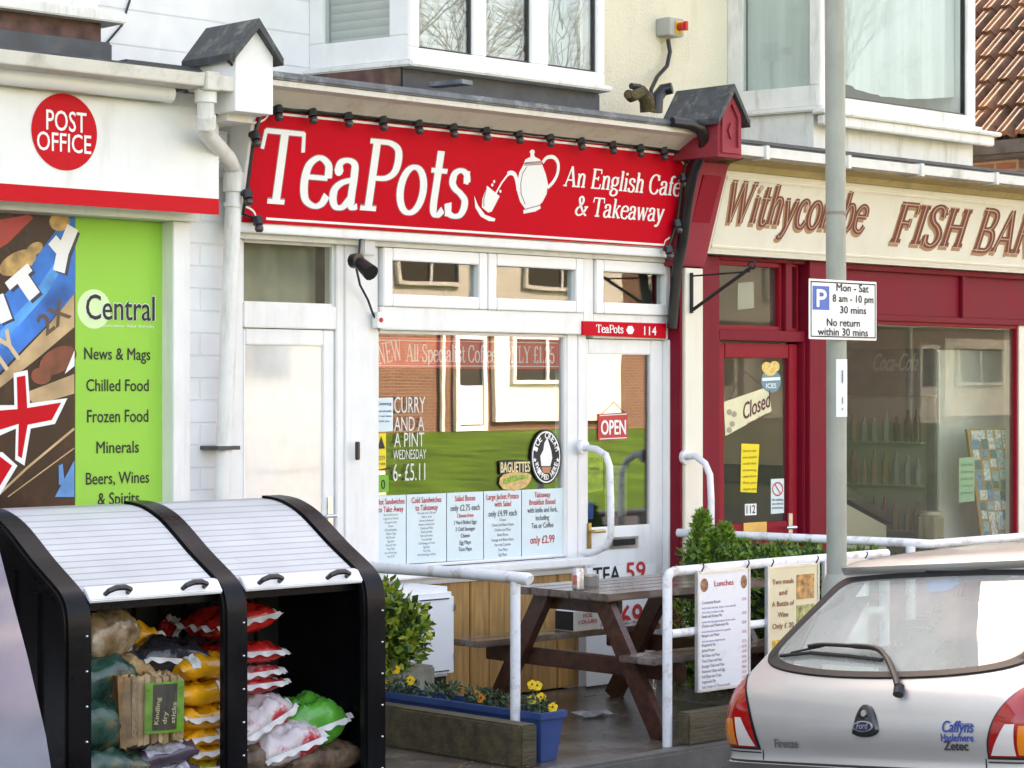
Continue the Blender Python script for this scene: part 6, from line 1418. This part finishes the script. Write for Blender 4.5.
net_m = M('green_net_bag', (.012, .055, .038), .28, noise=.7, scale=12, dirt=(.20, .12, .05), dirt_amt=1.8, dscale=5, bump=.4, bscale=22, coat=.3)
clear_m = M('clear_wrap_logs', (.24, .15, .075), .2, noise=.6, scale=14, dirt=(.42, .37, .31), dirt_amt=1.0, dscale=9, bump=.5, bscale=20, coat=.5)
ygm = M('yellow_green_bag', (.50, .42, .03), .3, noise=.3, scale=12, bump=.3)
def bl_(px, py, Y): p = at(px, py, Y); return p
# yellow stack (its right end hides behind the middle rib)
yl = ['yellow fuel bag on top of the yellow stack, two white labels facing out', 'yellow fuel bag second from the top of the yellow stack', 'yellow fuel bag in the middle of the yellow stack with a white end label', 'yellow fuel bag fourth down the yellow stack', 'yellow fuel bag fifth down the yellow stack above a yellow green bag']
for i, (pyb, h) in enumerate(((681, .115), (706, .105), (731, .105), (748, .085), (762, .075))):
    p = bl_(212, pyb, 7.90)
    bag(yl[i], (p.x, 8.02, p.z), (.34, .30, h), y_m, (0, .02 * (-1) ** i, .05 * (-1) ** i), 2 + i, None if i < 2 else w_m, w_m, ((4, 8, 0, 6, True) if i < 1 else (18, 26, 0, 4, True)), group='stack of yellow fuel bags in the bunker')
p = bl_(205, 779, 7.90); bag('yellow green bag at the foot of the yellow stack', (p.x, 8.02, p.z), (.36, .30, .075), ygm, (0, 0, .05), 31, w_m)
rl = ['red fuel bag on top of the red stack with a white seam', 'red fuel bag second down the red stack', 'thin red and white fuel bag third down the red stack', 'red fuel bag at the bottom of the red stack']
for i, (pxc, pyb, h, rot) in enumerate(((252, 638, .14, -.12), (258, 666, .10, .02), (254, 684, .07, -.03), (257, 697, .085, -.02))):
    p = bl_(pxc, pyb, 7.98)
    bag(rl[i], (p.x, 8.13, p.z), (.36, .30, h), r_m if i != 2 else rw_m, (0, rot, .04 * (-1) ** i), 12 + i, w_m, group='stack of red fuel bags in the bunker')
p = bl_(268, 738, 7.95); bag('red and white fuel bag leaning on the heap below the red stack', (p.x, 8.06, p.z), (.34, .28, .17), rw_m, (.15, -.35, .1), 17, w_m)
p = bl_(290, 760, 7.92); bag('red and white fuel bag lowest in the heap beside the green bag', (p.x, 7.98, p.z), (.32, .28, .17), rw_m, (.2, -.25, -.1), 19, w_m)
p = bl_(322, 752, 7.92); bag('shiny green bag with a white edge at the right of the bunker', (p.x, 8.04, p.z), (.34, .30, .24), g_m, (.1, -.22, -.12), 21, w_m)
bk_m = M('bark_sack', (.10, .055, .03), .5, noise=.7, scale=22, bump=.6, bscale=30, dirt=(.3, .22, .15), dirt_amt=.8)
p = bl_(325, 778, 7.88); bag('brown sack of bark chips under the green bag', (p.x, 8.0, p.z), (.45, .34, .16), bk_m, (0, 0, .05), 23)
p = bl_(255, 778, 7.9); bag('brown sack of bark chips under the red heap', (p.x, 8.02, p.z), (.42, .34, .15), bk_m, (0, 0, -.05), 24)
for i, (px, pyb) in enumerate(((244, 722), (244, 742), (243, 758))):
    p = bl_(px, pyb, 8.0); bag(['orange and white bag end poking out behind the rib', 'second orange and white bag end behind the middle rib', 'lowest orange and white bag end behind the middle rib'][i], (p.x - .05, 8.08, p.z), (.24, .2, .075), y_m, (0, -.06, .1), 41 + i, w_m)
# left bay
p = bl_(176, 683, 7.98); bag('wide black fuel bag with a white edge lying across the left bay', (p.x, 8.10, p.z), (.36, .34, .19), k_m, (0, .12, -.06), 51, w_m)
p = bl_(146, 668, 8.0); bag('crumpled yellow bag behind the black bag', (p.x, 8.20, p.z), (.34, .22, .17), y_m, (.1, -.25, .1), 52, w_m)
p = bl_(172, 642, 8.3); bag('small dark red packet standing behind the black bag', (p.x + .05, 8.42, p.z), (.13, .08, .10), r_m, (.6, -.9, .1), 53, w_m)
kin_lab = M('kindling_label', (.02, .02, .02), .3, noise=.3, dirt=(.25, .2, .12), dirt_amt=.5)
p = bl_(152, 744, 7.86); c0 = Vector((p.x, 7.98, p.z))
t_ = thing('kindling_bag', 'clear bag packed with kindling sticks and a black and green label', 'bag', c0)
mb = MB(); r_ = random.Random(6); Mz = Matrix.Rotation(-.18, 3, 'Z')
for i in range(10):
    for j in range(8):
        x = -.165 + i * .036 + r_.uniform(-.006, .006); y = -.14 + j * .04; ln = r_.uniform(.155, .172)
        vs_ = mb.obox((0, 0, 0), (1, .2 * r_.uniform(-1, 1), 0), (-.2 * r_.uniform(-1, 1), 1, 0), (.05 * r_.uniform(-1, 1), 0, 1), .0165, .018, ln, r_.randrange(3))
        for v in vs_: v.co = c0 + Mz @ (Vector((v.co.x * .8, v.co.y, v.co.z * .84)) + Vector((x * .8, y, .145 + r_.uniform(-.012, .012))))
mb.build('sticks', [tan_m, M('kindling_pale', (.50, .34, .18), .6, noise=.4, scale=20), M('kindling_brown', (.26, .13, .05), .6, noise=.4, scale=20)], t_)
def kq(m_, x0_, x1_, z0_, z1_, y_, mi=0):
    n_ = 6
    m_.loft([[c0 + Mz @ Vector((.8 * (x0_ + (x1_ - x0_) * i_ / n_) + .02 * (z_ - .15), y_ - .012 * math.sin(PI * i_ / n_), z_ * .84)) for i_ in range(n_ + 1)] for z_ in (z0_, (z0_ + z1_) / 2, z1_)], False, mi, False)
mb = MB(); kq(mb, -.045, .175, .06, .31, -.168); mb.build('green_label', M('label_green', (.12, .33, .02), .3, noise=.3, scale=20), t_, smooth=True)
mb = MB(); kq(mb, -.015, .145, .075, .30, -.172); lb_ = mb.build('black_label', M('kindling_label', (.012, .012, .012), .25), t_, smooth=True)
mb = MB()
for k, s_ in enumerate(('Kindling', 'dry', 'sticks')): 
    o = c0 + Mz @ Vector((.014 + .037 * k, -.19, .09)); text(mb, s_, o, Mz @ Vector((.1, 0, 1)), Mz @ Vector((-1, 0, .1)), (.11, .05, .085)[k], .019, .003, 0, .02)
mb.build('lettering', M('label_gold', (.45, .38, .22), .5), lb_)
mb = MB(); kq(mb, -.175, .175, .0, .345, -.178); kq(mb, -.18, -.05, .05, .33, -.19); mb.build('clear_wrap', M_glass('clear_film', tint=(.92, .92, .90), refl=.10, rough=.1, wob=3.0), t_, smooth=True)
t_ = bag('smaller kindling bag with a navy label above the large one', (bl_(150, 684, 7.98).x, 8.08, bl_(150, 684, 7.98).z), (.30, .26, .13), tan_m, (0, .18, .1), 55, None, M('navy_label', (.015, .02, .035), .3), (5, 20, 1, 10, True))
p = bl_(115, 660, 8.0); bag('clear wrapped bag of split logs high in the left bay', (p.x, 8.1, p.z), (.28, .26, .22), clear_m, (.1, -.2, .1), 56)
p = bl_(98, 640, 8.1); bag('green net bag on top of the log pile beside the left rib', (p.x, 8.22, p.z), (.24, .24, .16), net_m, (.1, -.3, .1), 57)
p = bl_(110, 640, 8.0); bag('little orange and green packet on top of the logs', (p.x + .02, 8.1, p.z), (.16, .1, .07), M('orange_packet', (.5, .22, .03), .35, noise=.5, scale=20), (.2, .2, .2), 58)
p = bl_(102, 705, 7.95); bag('green net bag of logs in the middle of the left pile', (p.x, 8.04, p.z), (.34, .28, .20), net_m, (0, -.1, .1), 59)
p = bl_(100, 752, 7.9); bag('large green net bag of logs low in the left bay', (p.x, 7.98, p.z), (.36, .30, .22), net_m, (0, .08, .05), 60)
p = bl_(105, 790, 7.88); bag('lowest green net bag of logs beside the left rib', (p.x, 7.96, p.z), (.38, .30, .17), net_m, (0, .05, -.05), 61)
p = bl_(165, 766, 7.86); bag('purple brown fuel bag with a pale label under the kindling', (p.x, 7.94, p.z), (.34, .24, .10), p_m, (.15, -.12, -.05), 62, None, M('pale_label', (.36, .34, .38), .35, noise=.5, scale=40), (7, 23, 1, 6, True))
p = bl_(165, 786, 7.86); bag('lowest purple brown fuel bag at the bunker floor', (p.x, 7.93, p.z), (.36, .26, .09), p_m, (.1, -.05, .05), 63, None, M('pale_label', (.36, .34, .38)), (7, 23, 1, 6, True))

# ================================================================== SILVER HATCHBACK
def paint(name, c, metal=.75, rough=.32):
    m = M(name, c, rough, metal, noise=.03, scale=3, coat=.8)
    t = m.node_tree; b = t.nodes['Principled BSDF']; out = t.nodes['Material Output']
    d = t.nodes.new('ShaderNodeBsdfDiffuse'); d.inputs[0].default_value = (.03, .03, .032, 1)
    g = t.nodes.new('ShaderNodeNewGeometry'); mx = t.nodes.new('ShaderNodeMixShader')
    t.links.new(g.outputs['Backfacing'], mx.inputs[0]); t.links.new(b.outputs[0], mx.inputs[1]); t.links.new(d.outputs[0], mx.inputs[2]); t.links.new(mx.outputs[0], out.inputs['Surface'])
    return m
def interp(tab):
    xs = [p[0] for p in tab]; ys = [p[1] for p in tab]
    def f(x):
        if x <= xs[0]: return ys[0]
        if x >= xs[-1]: return ys[-1]
        i = max(k for k in range(len(xs)) if xs[k] <= x); i = min(i, len(xs) - 2)
        t = (x - xs[i]) / (xs[i + 1] - xs[i])
        m0 = (ys[i + 1] - ys[max(0, i - 1)]) / (xs[i + 1] - xs[max(0, i - 1)]) * (xs[i + 1] - xs[i])
        m1 = (ys[min(len(ys) - 1, i + 2)] - ys[i]) / (xs[min(len(xs) - 1, i + 2)] - xs[i]) * (xs[i + 1] - xs[i])
        return (2 * t ** 3 - 3 * t ** 2 + 1) * ys[i] + (t ** 3 - 2 * t ** 2 + t) * m0 + (-2 * t ** 3 + 3 * t ** 2) * ys[i + 1] + (t ** 3 - t ** 2) * m1
    return f
CP = (6.775, 5.10, -.147); CYAW, CROLL = -.093, -.092
car_ar = interp([(.18, .05), (.28, -.03), (.40, -.05), (.52, -.045), (.545, .0), (.58, .015), (.66, .0), (.74, .005), (.82, .04), (.87, .09), (.92, .145), (1.0, .225), (1.1, .335), (1.2, .445), (1.25, .49), (1.275, .455), (1.29, .46), (1.305, .52), (1.325, .68), (1.345, .95)])
car_w = interp([(.18, .74), (.30, .80), (.50, .815), (.62, .818), (.74, .81), (.84, .79), (.90, .77), (.95, .745), (1.05, .69), (1.15, .64), (1.25, .585), (1.30, .53), (1.325, .42), (1.345, .22)])
car_af = interp([(.18, 3.7), (.35, 3.78), (.55, 3.76), (.70, 3.66), (.78, 3.45), (.84, 3.1), (.90, 2.72), (.95, 2.58), (1.05, 2.38), (1.15, 2.16), (1.25, 1.93), (1.30, 1.78), (1.325, 1.6), (1.345, 1.3)])
def car_S(b, z):
    t = min(1.0, abs(b) / car_w(z)); return Vector((car_ar(z) + .03 * t * t + .07 * t ** 16, b, z))
carM = Matrix.Translation(CP) @ Matrix.Rotation(CYAW, 4, 'Z') @ Matrix.Rotation(CROLL, 4, 'X') @ Matrix.Scale(.991, 4)
def proj(p):
    d = p - CAM; Z = d.x * FW[0] + d.y * FW[1]; return 512 + F * (d.x * RT[0] + d.y * RT[1]) / Z, 391 - F * d.z / Z
def carhit(px, py):
    b, z = .0, .8
    for _ in range(40):
        u = proj(carM @ car_S(b, z)); e = (px - u[0], py - u[1])
        ub = proj(carM @ car_S(b + .004, z)); uz = proj(carM @ car_S(b, z + .004))
        a11, a12, a21, a22 = (ub[0] - u[0]) / .004, (uz[0] - u[0]) / .004, (ub[1] - u[1]) / .004, (uz[1] - u[1]) / .004
        det = a11 * a22 - a12 * a21
        b += .7 * (e[0] * a22 - e[1] * a12) / det; z += .7 * (e[1] * a11 - e[0] * a21) / det
        b = max(-.8, min(.8, b)); z = max(.3, min(1.3, z))
    return b, z
def car_n(b, z):
    p = car_S(b, z); n = (car_S(b + .01, z) - p).cross(car_S(b, z + .01) - p)
    return (n if n.x < 0 else -n).normalized()
def car_pt(b, z, off=0): return car_S(b, z) + car_n(b, z) * off
silver = paint('silver_paint', (.54, .535, .515), .5, .36)
rubber = M('rubber', (.012, .012, .013), .5); tyre_m = M('tyre', (.02, .02, .02), .85, bump=.3)
glass_car = M_glass('car_glass', tint=(.82, .88, .84), refl=.13)
glass_rear = M_glass('misted_rear_glass', tint=(.82, .88, .84), refl=.13, film=.27, film_c=(.76, .76, .72))
seat_m = M('seat_cloth', (.03, .032, .036), .9, noise=.3)
tcar = thing('silver_car', 'silver hatchback with a rear wiper, seen from behind at the kerb on the right', 'car', CP)
tcar.rotation_euler = (CROLL, 0, CYAW); tcar.scale = (.991,) * 3; OFF[tcar.name] = Vector((0, 0, 0))
half = [(0, .870), (.18, .872), (.36, .880), (.52, .895), (.62, .915), (.672, .945), (.668, .99), (.625, 1.08), (.575, 1.17), (.545, 1.215), (.50, 1.238), (.40, 1.247), (.2, 1.252), (0, 1.253)]
half = spline(half, 3)
outl = half + [(-b, z) for b, z in half[-2:0:-1]]
def scl(p, k): return (p[0] * (1 - (1 - k) * .75), 1.06 + (p[1] - 1.06) * k)
def inside(b, z, poly):
    c = False; n = len(poly)
    for i in range(n):
        (x1, y1), (x2, y2) = poly[i], poly[(i + 1) % n]
        if (y1 > z) != (y2 > z) and b < (x2 - x1) * (z - y1) / (y2 - y1) + x1: c = not c
    return c
hole = [scl(p, .93) for p in outl]
zs = [.18 + (1.345 - .18) * i / 74 for i in range(75)]
ts = [math.sin(PI / 2 * (-1 + 2 * i / 40)) for i in range(41)]
rings = []
for z in zs:
    w_ = car_w(z); r = [car_S(t * w_, z) for t in ts]
    ac = r[-1].x; af = car_af(z)
    for k in range(1, 14): q = k / 14; r.append(Vector((ac + (af - .25 - ac) * q, w_ * (1 + .012 * math.sin(PI * q)), z)))
    for i in range(17): t = math.sin(PI / 2 * (1 - 2 * i / 16)); r.append(Vector((af - .10 * t * t - .15 * abs(t) ** 6, t * w_, z)))
    for k in range(13, 0, -1): q = k / 14; r.append(Vector((ac + (af - .25 - ac) * q, -w_ * (1 + .012 * math.sin(PI * q)), z)))
    rings.append(r)
mb = MB(); mb.loft(rings, True)
kill = []
for f in mb.bm.faces:
    c = f.calc_center_median(); n = len(f.verts)
    if n != 4: continue
    if c.x < .75 and abs(c.y) < .72 and all(inside(v.co.y, v.co.z, hole) for v in f.verts) and c.x < car_S(c.y, c.z).x + .05: kill.append(f)
    elif .93 < c.z < 1.24 and abs(c.y) > car_w(c.z) * .97 and .75 < c.x < car_af(c.z) - .32 and not (1.55 < c.x < 1.63): kill.append(f)
    elif .93 < c.z < 1.25 and c.x > car_af(c.z) - .2 and abs(c.y) < car_w(c.z) - .09: kill.append(f)
bmesh.ops.delete(mb.bm, geom=kill, context='FACES')
body = mb.build('body', silver, tcar, smooth=60)
# panels: rubber surround and glass of the tailgate
mb = MB(); mb.loft([[car_pt(*scl(p, k), o) for p in outl] for k, o in ((1.0, .001), (.985, .008), (.88, .006), (.87, -.004))], False); mb.build('window_seal', rubber, tcar, smooth=50)
mb = MB(); rr_ = [[car_pt(*scl(p, k), .004) for p in outl] for k in (.89, .7, .5, .3, .12)]; mb.loft(rr_, True); mb.build('rear_window', glass_rear, tcar, smooth=True)
for sgn in (-1, 1):
    for a0, a1 in ((.78, 1.56), (1.62, 2.6)):
        mb = MB(); rows = []
        for i in range(9):
            z = .92 + .33 * i / 8; e = min(a1, car_af(z) - .33); rows.append([(max(a0, car_ar(z) + .35) + (e - max(a0, car_ar(z) + .35)) * j / 6, sgn * (car_w(z) * 1.01 + .006), z) for j in range(7)])
        mb.loft(rows, False, 0, False); mb.build('side_window', glass_car, tcar, smooth=True)
mb = MB(); mb.loft([[Vector((car_af(z) - .10 * t * t - .15 * abs(t) ** 6 + .006, t * (car_w(z)), z)) for t in [-.92 + 1.84 * j / 14 for j in range(15)]] for z in [.92 + .34 * i / 8 for i in range(9)]], False, 0, False); mb.build('windscreen', glass_car, tcar, smooth=True)
# lamps
b_in = interp([(.595, .562), (.66, .572), (.72, .592), (.78, .625), (.84, .68), (.885, .745)])
red_l = M('red_lens', (.34, .006, .006), .12, coat=.6, noise=.15, scale=60); amber_l = M('amber_lens', (.75, .20, .01), .12, coat=1); clear_l = M('clear_lens', (.62, .58, .56), .12, coat=1)
for sgn in (1, -1):
    zz = [.598 + (.882 - .598) * i / 20 for i in range(21)]; nu = 20
    def lp(i, j, off):
        z = zz[i]; bi = b_in(z); w_ = car_w(z) * .9985; u = j / nu
        b = bi + (w_ - bi) * math.sin(u * PI / 2) ** 1.0
        n_ = Vector((-.9 + .75 * u, sgn * (.1 + .75 * u), .05)).normalized(); p = car_S(sgn * b, z)
        if u > .96: p.x += .03
        return p + n_ * off
    mb = MB(); mb.loft([[lp(i, j, .0015) for j in range(nu + 1)] for i in range(21)], False, 0, False); lamp = mb.build('tail_light', rubber, tcar, smooth=True)
    def lens(nm, mat, v0, v1, u0f, u1f, off):
        m_ = MB(); rows = []
        for i in range(15):
            v = v0 + (v1 - v0) * i / 14; q = (v - v0) / (v1 - v0); r_ = []
            for j in range(13): r_.append(lpv(v, u0f(q) + (u1f(q) - u0f(q)) * j / 12, off))
            rows.append(r_)
        m_.loft(rows, False, 0, False); m_.build(nm, mat, lamp, smooth=True)
    def lpv(v, u, off):
        z = .598 + .284 * v; bi = b_in(z); w_ = car_w(z) * .9985
        b = bi + (w_ - bi) * math.sin(u * PI / 2)
        p = car_S(sgn * b, z); p.x += .03 * max(0, u - .9) / .1
        return p + Vector((-.9 + .75 * u, sgn * (.1 + .75 * u), .05)).normalized() * off
    lens('red_lens', red_l, .03, .985, lambda q: .03, lambda q: .985, .006)
    lens('amber_lens', amber_l, .06, .42, lambda q: .345, lambda q: .97 - .45 * q * q, .0085)
    lens('clear_lens', clear_l, .05, .44, lambda q: .05 + .13 * q, lambda q: .315 - .02 * q, .0085)
# tailgate shut lines and bumper strip
mb = MB()
for sgn in (1, -1): mb.tube([car_pt(sgn * .553, z, -.001) for z in (.56, .60)], .003, 5)
mb.tube([car_pt(b, .588, .0005) for b in [.565 + .24 * k / 8 for k in range(9)]], .003, 5); mb.tube([car_pt(-b, .588, .0005) for b in [.565 + .24 * k / 8 for k in range(9)]], .003, 5)
mb.tube([car_pt(-.8 + 1.6 * k / 30, .553, .0) for k in range(31)], .006, 6); mb.build('shut_line', rubber, tcar)
mb = MB(); mb.loft([[car_pt(-.80 + 1.6 * k / 40, z, o) for k in range(41)] for z, o in ((.50, .002), (.505, .012), (.54, .012), (.545, .002))], False, 0, False); mb.build('bumper_strip', rubber, tcar, smooth=True)
def carpx(pts, off): return [car_pt(*carhit(x, y), off) for x, y in pts]
ZC = lambda pts: [(720 + x / 3.227, 530 + y / 3.227) for x, y in pts]
mb = MB(); mb.tube(carpx(ZC([(585, 540), (588, 515)]), .02), .02, 10); mb.build('wiper_pivot', rubber, tcar, smooth=True)
mb = MB(); mb.tube(carpx(spline(ZC([(588, 520), (570, 470), (548, 425), (515, 398), (430, 390), (345, 386), (300, 392)]), 4), .03), [.013] * 8 + [.011] * 8 + [.008] * 9, 8); wa = mb.build('wiper_arm', rubber, tcar, smooth=True)
mb = MB(); mb.tube(carpx(ZC([(203, 415), (300, 405), (420, 415), (530, 428)]), .016), .008, 6); mb.build('wiper_blade', rubber, wa)
mb = MB(); mb.tube(carpx(ZC([(240, 408), (345, 386)]), .022), .005, 6); mb.build('wiper_link', rubber, wa)
bc = ZC([(471, 618)])[0]
badge = [(-42, 38), (-38, 18), (-28, -20), (-12, -48), (4, -54), (20, -48), (34, -18), (41, 18), (40, 36), (22, 48), (0, 51), (-24, 48)]
op = spline(badge + badge[:1], 3)[:-1]
mb = MB(); mb.loft([carpx([(bc[0] + x * k / 3.227, bc[1] + y * k / 3.227) for x, y in op], o) for k, o in ((1, .001), (.97, .009), (.85, .013))], True); bd = mb.build('badge', M('badge_black', (.015, .015, .017), .25, coat=.5), tcar, smooth=50)
ec = (bc[0] - 1 / 3.227, bc[1] + 16 / 3.227)
el = lambda rx, ry: [(ec[0] + rx * math.cos(a) / 3.227, ec[1] + ry * math.sin(a) / 3.227) for a in [2 * PI * k / 28 for k in range(28)]]
mb = MB(); mb.loft([carpx(el(33, 17), .0135), carpx(el(33, 17), .017), carpx(el(28, 13.5), .0175)], False); mb.build('emblem_ring', steel, bd)
mb = MB(); mb.face(carpx(el(29, 14.5), .0165)); mb.build('emblem_oval', M('emblem_blue', (.02, .03, .10), .3), bd)
mb = MB(); mb.tube(carpx([(bc[0] + 2 / 3.227, bc[1] - 24 / 3.227)] * 1, .012) + carpx([(bc[0] + 2 / 3.227, bc[1] - 24 / 3.227)], .018), .013, 14); mb.build('keyhole', steel, bd, smooth=True)
def cartext(mb, s_, p0, p1, hgt, off, bold=.02, shear=0.):
    a, b = carpx([p0, p1], 0); r = (b - a).normalized(); n_ = car_n(*carhit(*p0)); u = n_.cross(r).normalized()
    if u.z < 0: u = -u
    text(mb, s_, a + n_ * off, r, u, (b - a).length, hgt, 0, 0, bold, shear=shear)
mb = MB(); cartext(mb, 'Ford', (ec[0] - 17 / 3.227, ec[1] + 7 / 3.227), (ec[0] + 17 / 3.227, ec[1] + 6.5 / 3.227), .022, .0215, .03, .25); mb.build('emblem_script', steel, bd)
mb = MB(); cartext(mb, 'Firenze', (776, 747), (799, 747.5), .034, .004, .035, .2); mb.build('model_lettering', M('grey_chrome', (.24, .24, .25), .35, metal=.6), tcar)
mb = MB(); cartext(mb, 'Zetec', (945, 749.5), (969, 750), .032, .004, .06, .2); mb.build('trim_lettering', M('dark_chrome', (.12, .12, .13), .35, metal=.6), tcar)
mb = MB(); cartext(mb, 'Caffyns', (942, 732), (973, 732.5), .04, .003, .025, .25); cartext(mb, 'Haslemere', (942, 741), (974, 741.3), .026, .003, .03); cartext(mb, 'automotive', (954, 725), (973, 725.3), .010, .003); mb.build('dealer_sticker', M('sticker_blue', (.02, .06, .30), .5), tcar)
# cabin
mb = MB(); mb.box(.62, .72, -.58, .58, .55, .93); mb.build('rear_seat', seat_m, tcar, bevel=.04)
for b in (.32, -.32):
    mb = MB(); mb.box(.64, .72, b - .12, b + .12, .95, 1.06); mb.build('headrest', seat_m, tcar, bevel=.03)
    mb = MB(); mb.box(1.35, 1.47, b - .23, b + .23, .4, .97); mb.box(1.37, 1.45, b - .12, b + .12, .99, 1.14); mb.build('front_seat', seat_m, tcar, bevel=.03)
mb = MB(); mb.box(.30, .62, -.56, .56, .845, .86); mb.build('parcel_shelf', seat_m, tcar)
mb = MB(); mb.box(2.1, 2.55, -.6, .6, .75, .90); mb.build('dashboard', seat_m, tcar, bevel=.03)
mb = MB(); mb.face(carpx([(920, 568.5), (988, 567.5), (986, 576), (968, 578), (930, 577)], -.012)); mb.build('brake_light', rubber, tcar)
mb = MB(); mb.face(carpx([(927, 580), (957, 578.5), (959, 583), (948, 590), (927, 592)], -.003)); stk = mb.build('window_sticker', M('sticker_sky', (.10, .32, .60), .5, noise=.5, scale=60), tcar)
mb = MB(); mb.face(carpx([(822, 663), (878, 666.5), (878, 676.5), (820, 673)], -.006)); mb.build('shelf_paper', M('shelf_paper', (.62, .60, .52), .7), tcar)
# wheels
for a, sgn in ((.62, 1), (.62, -1), (3.05, 1), (3.05, -1)):
    y0 = sgn * .66; y1 = sgn * .825
    mb = MB(); pr = [(.19, 0), (.265, .0), (.285, .03), (.285, .13), (.265, .165), (.19, .165)]
    ring = lambda rad, o: [(a + rad * math.cos(2 * PI * k / 28), y0 + (y1 - y0) * o / .165, .285 + rad * math.sin(2 * PI * k / 28)) for k in range(28)]
    mb.loft([ring(r_, o) for r_, o in pr], True); wh = mb.build('wheel', tyre_m, tcar, smooth=40)
    mb = MB(); mb.loft([ring(.185, .165), ring(.18, .172), ring(.06, .160), ring(.03, .172)], True); mb.build('hubcap', alu, wh, smooth=40)

# ------------------------------------------------------------------ panel vans
def van(label, loc, rotz, paint_m, side_glass=True, a_first=.27, gm=None, zlo=1.08):
    t = thing('parked_van', label, 'van', loc); t.rotation_euler.z = rotz; OFF[t.name] = Vector((0, 0, 0))
    pw = interp([(.25, .86), (.5, .90), (1.0, .90), (1.4, .87), (1.8, .80), (1.9, .74), (1.94, .6)])
    pr_ = interp([(.25, .02), (.5, .0), (1.0, .02), (1.5, .12), (1.85, .21), (1.94, .34)])
    pf_ = interp([(.25, 4.3), (.55, 4.32), (.85, 4.15), (1.0, 3.7), (1.08, 3.45), (1.5, 3.0), (1.85, 2.6), (1.94, 2.3)])
    m_ = MB(); rg = []
    for i in range(30):
        z = .25 + 1.69 * i / 29; w_ = pw(z); r = []
        for k in range(17): q = math.sin(PI / 2 * (-1 + k / 8)); r.append((pr_(z) + .05 * q * q + .09 * abs(q) ** 7, q * w_, z))
        for k in range(1, 10): r.append((.2 + pr_(z) + (pf_(z) - .4 - pr_(z)) * k / 10, w_, z))
        for k in range(13): q = math.sin(PI / 2 * (1 - k / 6)); r.append((pf_(z) - .1 * q * q - .12 * abs(q) ** 6, q * w_, z))
        for k in range(9, 0, -1): r.append((.2 + pr_(z) + (pf_(z) - .4 - pr_(z)) * k / 10, -w_, z))
        rg.append(r)
    m_.loft(rg, True); m_.build('body', paint_m, t, smooth=50)
    for sgn in (1, -1):
        for a0, a1 in (((a_first, 1.1), (1.2, 2.1), (2.2, 3.0)) if side_glass else ((2.2, 3.0),)):
            m_ = MB(); m_.loft([[(max(a0, a0 + pr_(z) - .01) + (min(a1, pf_(z) - .3) - max(a0, a0 + pr_(z) - .01)) * j / 5, sgn * (pw(z) + .006), z) for j in range(6)] for z in [zlo + (1.70 - zlo) * i / 6 for i in range(7)]], False, 0, False)
            m_.build('side_window', gm or M('van_glass', (.10, .10, .13), .06), t, smooth=True)
        m_ = MB(); m_.box(.08, 3.6, sgn * .895, sgn * .915, .995, 1.012); m_.build('side_moulding', rubber, t)
    m_ = MB(); m_.loft([[(pf_(z) - .1 * q * q + .008, q * pw(z) * .9, z) for q in [-1 + .2 * k for k in range(11)]] for z in [1.12 + .6 * i / 6 for i in range(7)]], False, 0, False); m_.build('windscreen', M('van_glass'), t, smooth=True)
    for a, sgn in ((.75, 1), (.75, -1), (3.5, 1), (3.5, -1)):
        m_ = MB(); ring = lambda rad, o: [(a + rad * math.cos(2 * PI * k / 24), sgn * o, .31 + rad * math.sin(2 * PI * k / 24)) for k in range(24)]
        m_.loft([ring(.2, .72), ring(.3, .72), ring(.31, .76), ring(.31, .89), ring(.29, .92), ring(.2, .92)], True); wh = m_.build('wheel', tyre_m, t, smooth=40)
        m_ = MB(); m_.loft([ring(.195, .921), ring(.18, .93), ring(.05, .915)], True); m_.build('hubcap', alu, wh, smooth=40)
    return t
van('white van added across the road to whiten the reflection in the left side door', (17.0, -1.0, -.09), PI, M('white_van_paint', (.75, .73, .68), .35, coat=.5), False)  # added out of view; its sunlit side gives the side door a white reflection
lil = M('lilac_grey_paint', (.42, .44, .48), .3, .3, coat=.7, noise=.05)
van('lilac grey vehicle cut by the left edge of the picture, standing before the bunker', (2.885, 5.3, -.15), PI, lil, True, .035, M('lilac_window', (.17, .17, .26), .12, coat=.3, noise=.1), .62)

r_ = random.Random(77); mb = MB()
for k in range(130):
    if k < 60: x, y, z = 6.85 + r_.random() * .75, 7.5 + r_.random() * .5, .004
    else: x, y, z = r_.uniform(7.9, 10.4), r_.uniform(7.7, 9.5), .004
    if 7.56 > y: z = -.126 if y < 7.545 else .012
    a = r_.uniform(0, 6.3); L_ = r_.uniform(.02, .045); d = Vector((math.cos(a), math.sin(a), r_.uniform(-.1, .3))); q = Vector((-math.sin(a), math.cos(a), r_.uniform(0, .5))); p = Vector((x, y, z + .012))
    mb.face([p - d * L_ * .5, p + q * L_ * .3, p + d * L_ * .5, p - q * L_ * .28 + Vector((0, 0, .006))], r_.randrange(2))
tag(mb.build('fallen_leaves', [M('leaf_brown', (.13, .06, .025), .8, noise=.4), M('leaf_tan', (.24, .14, .06), .8, noise=.4)]), 'scattered brown fallen leaves on the forecourt and pavement', None, None, 'stuff')
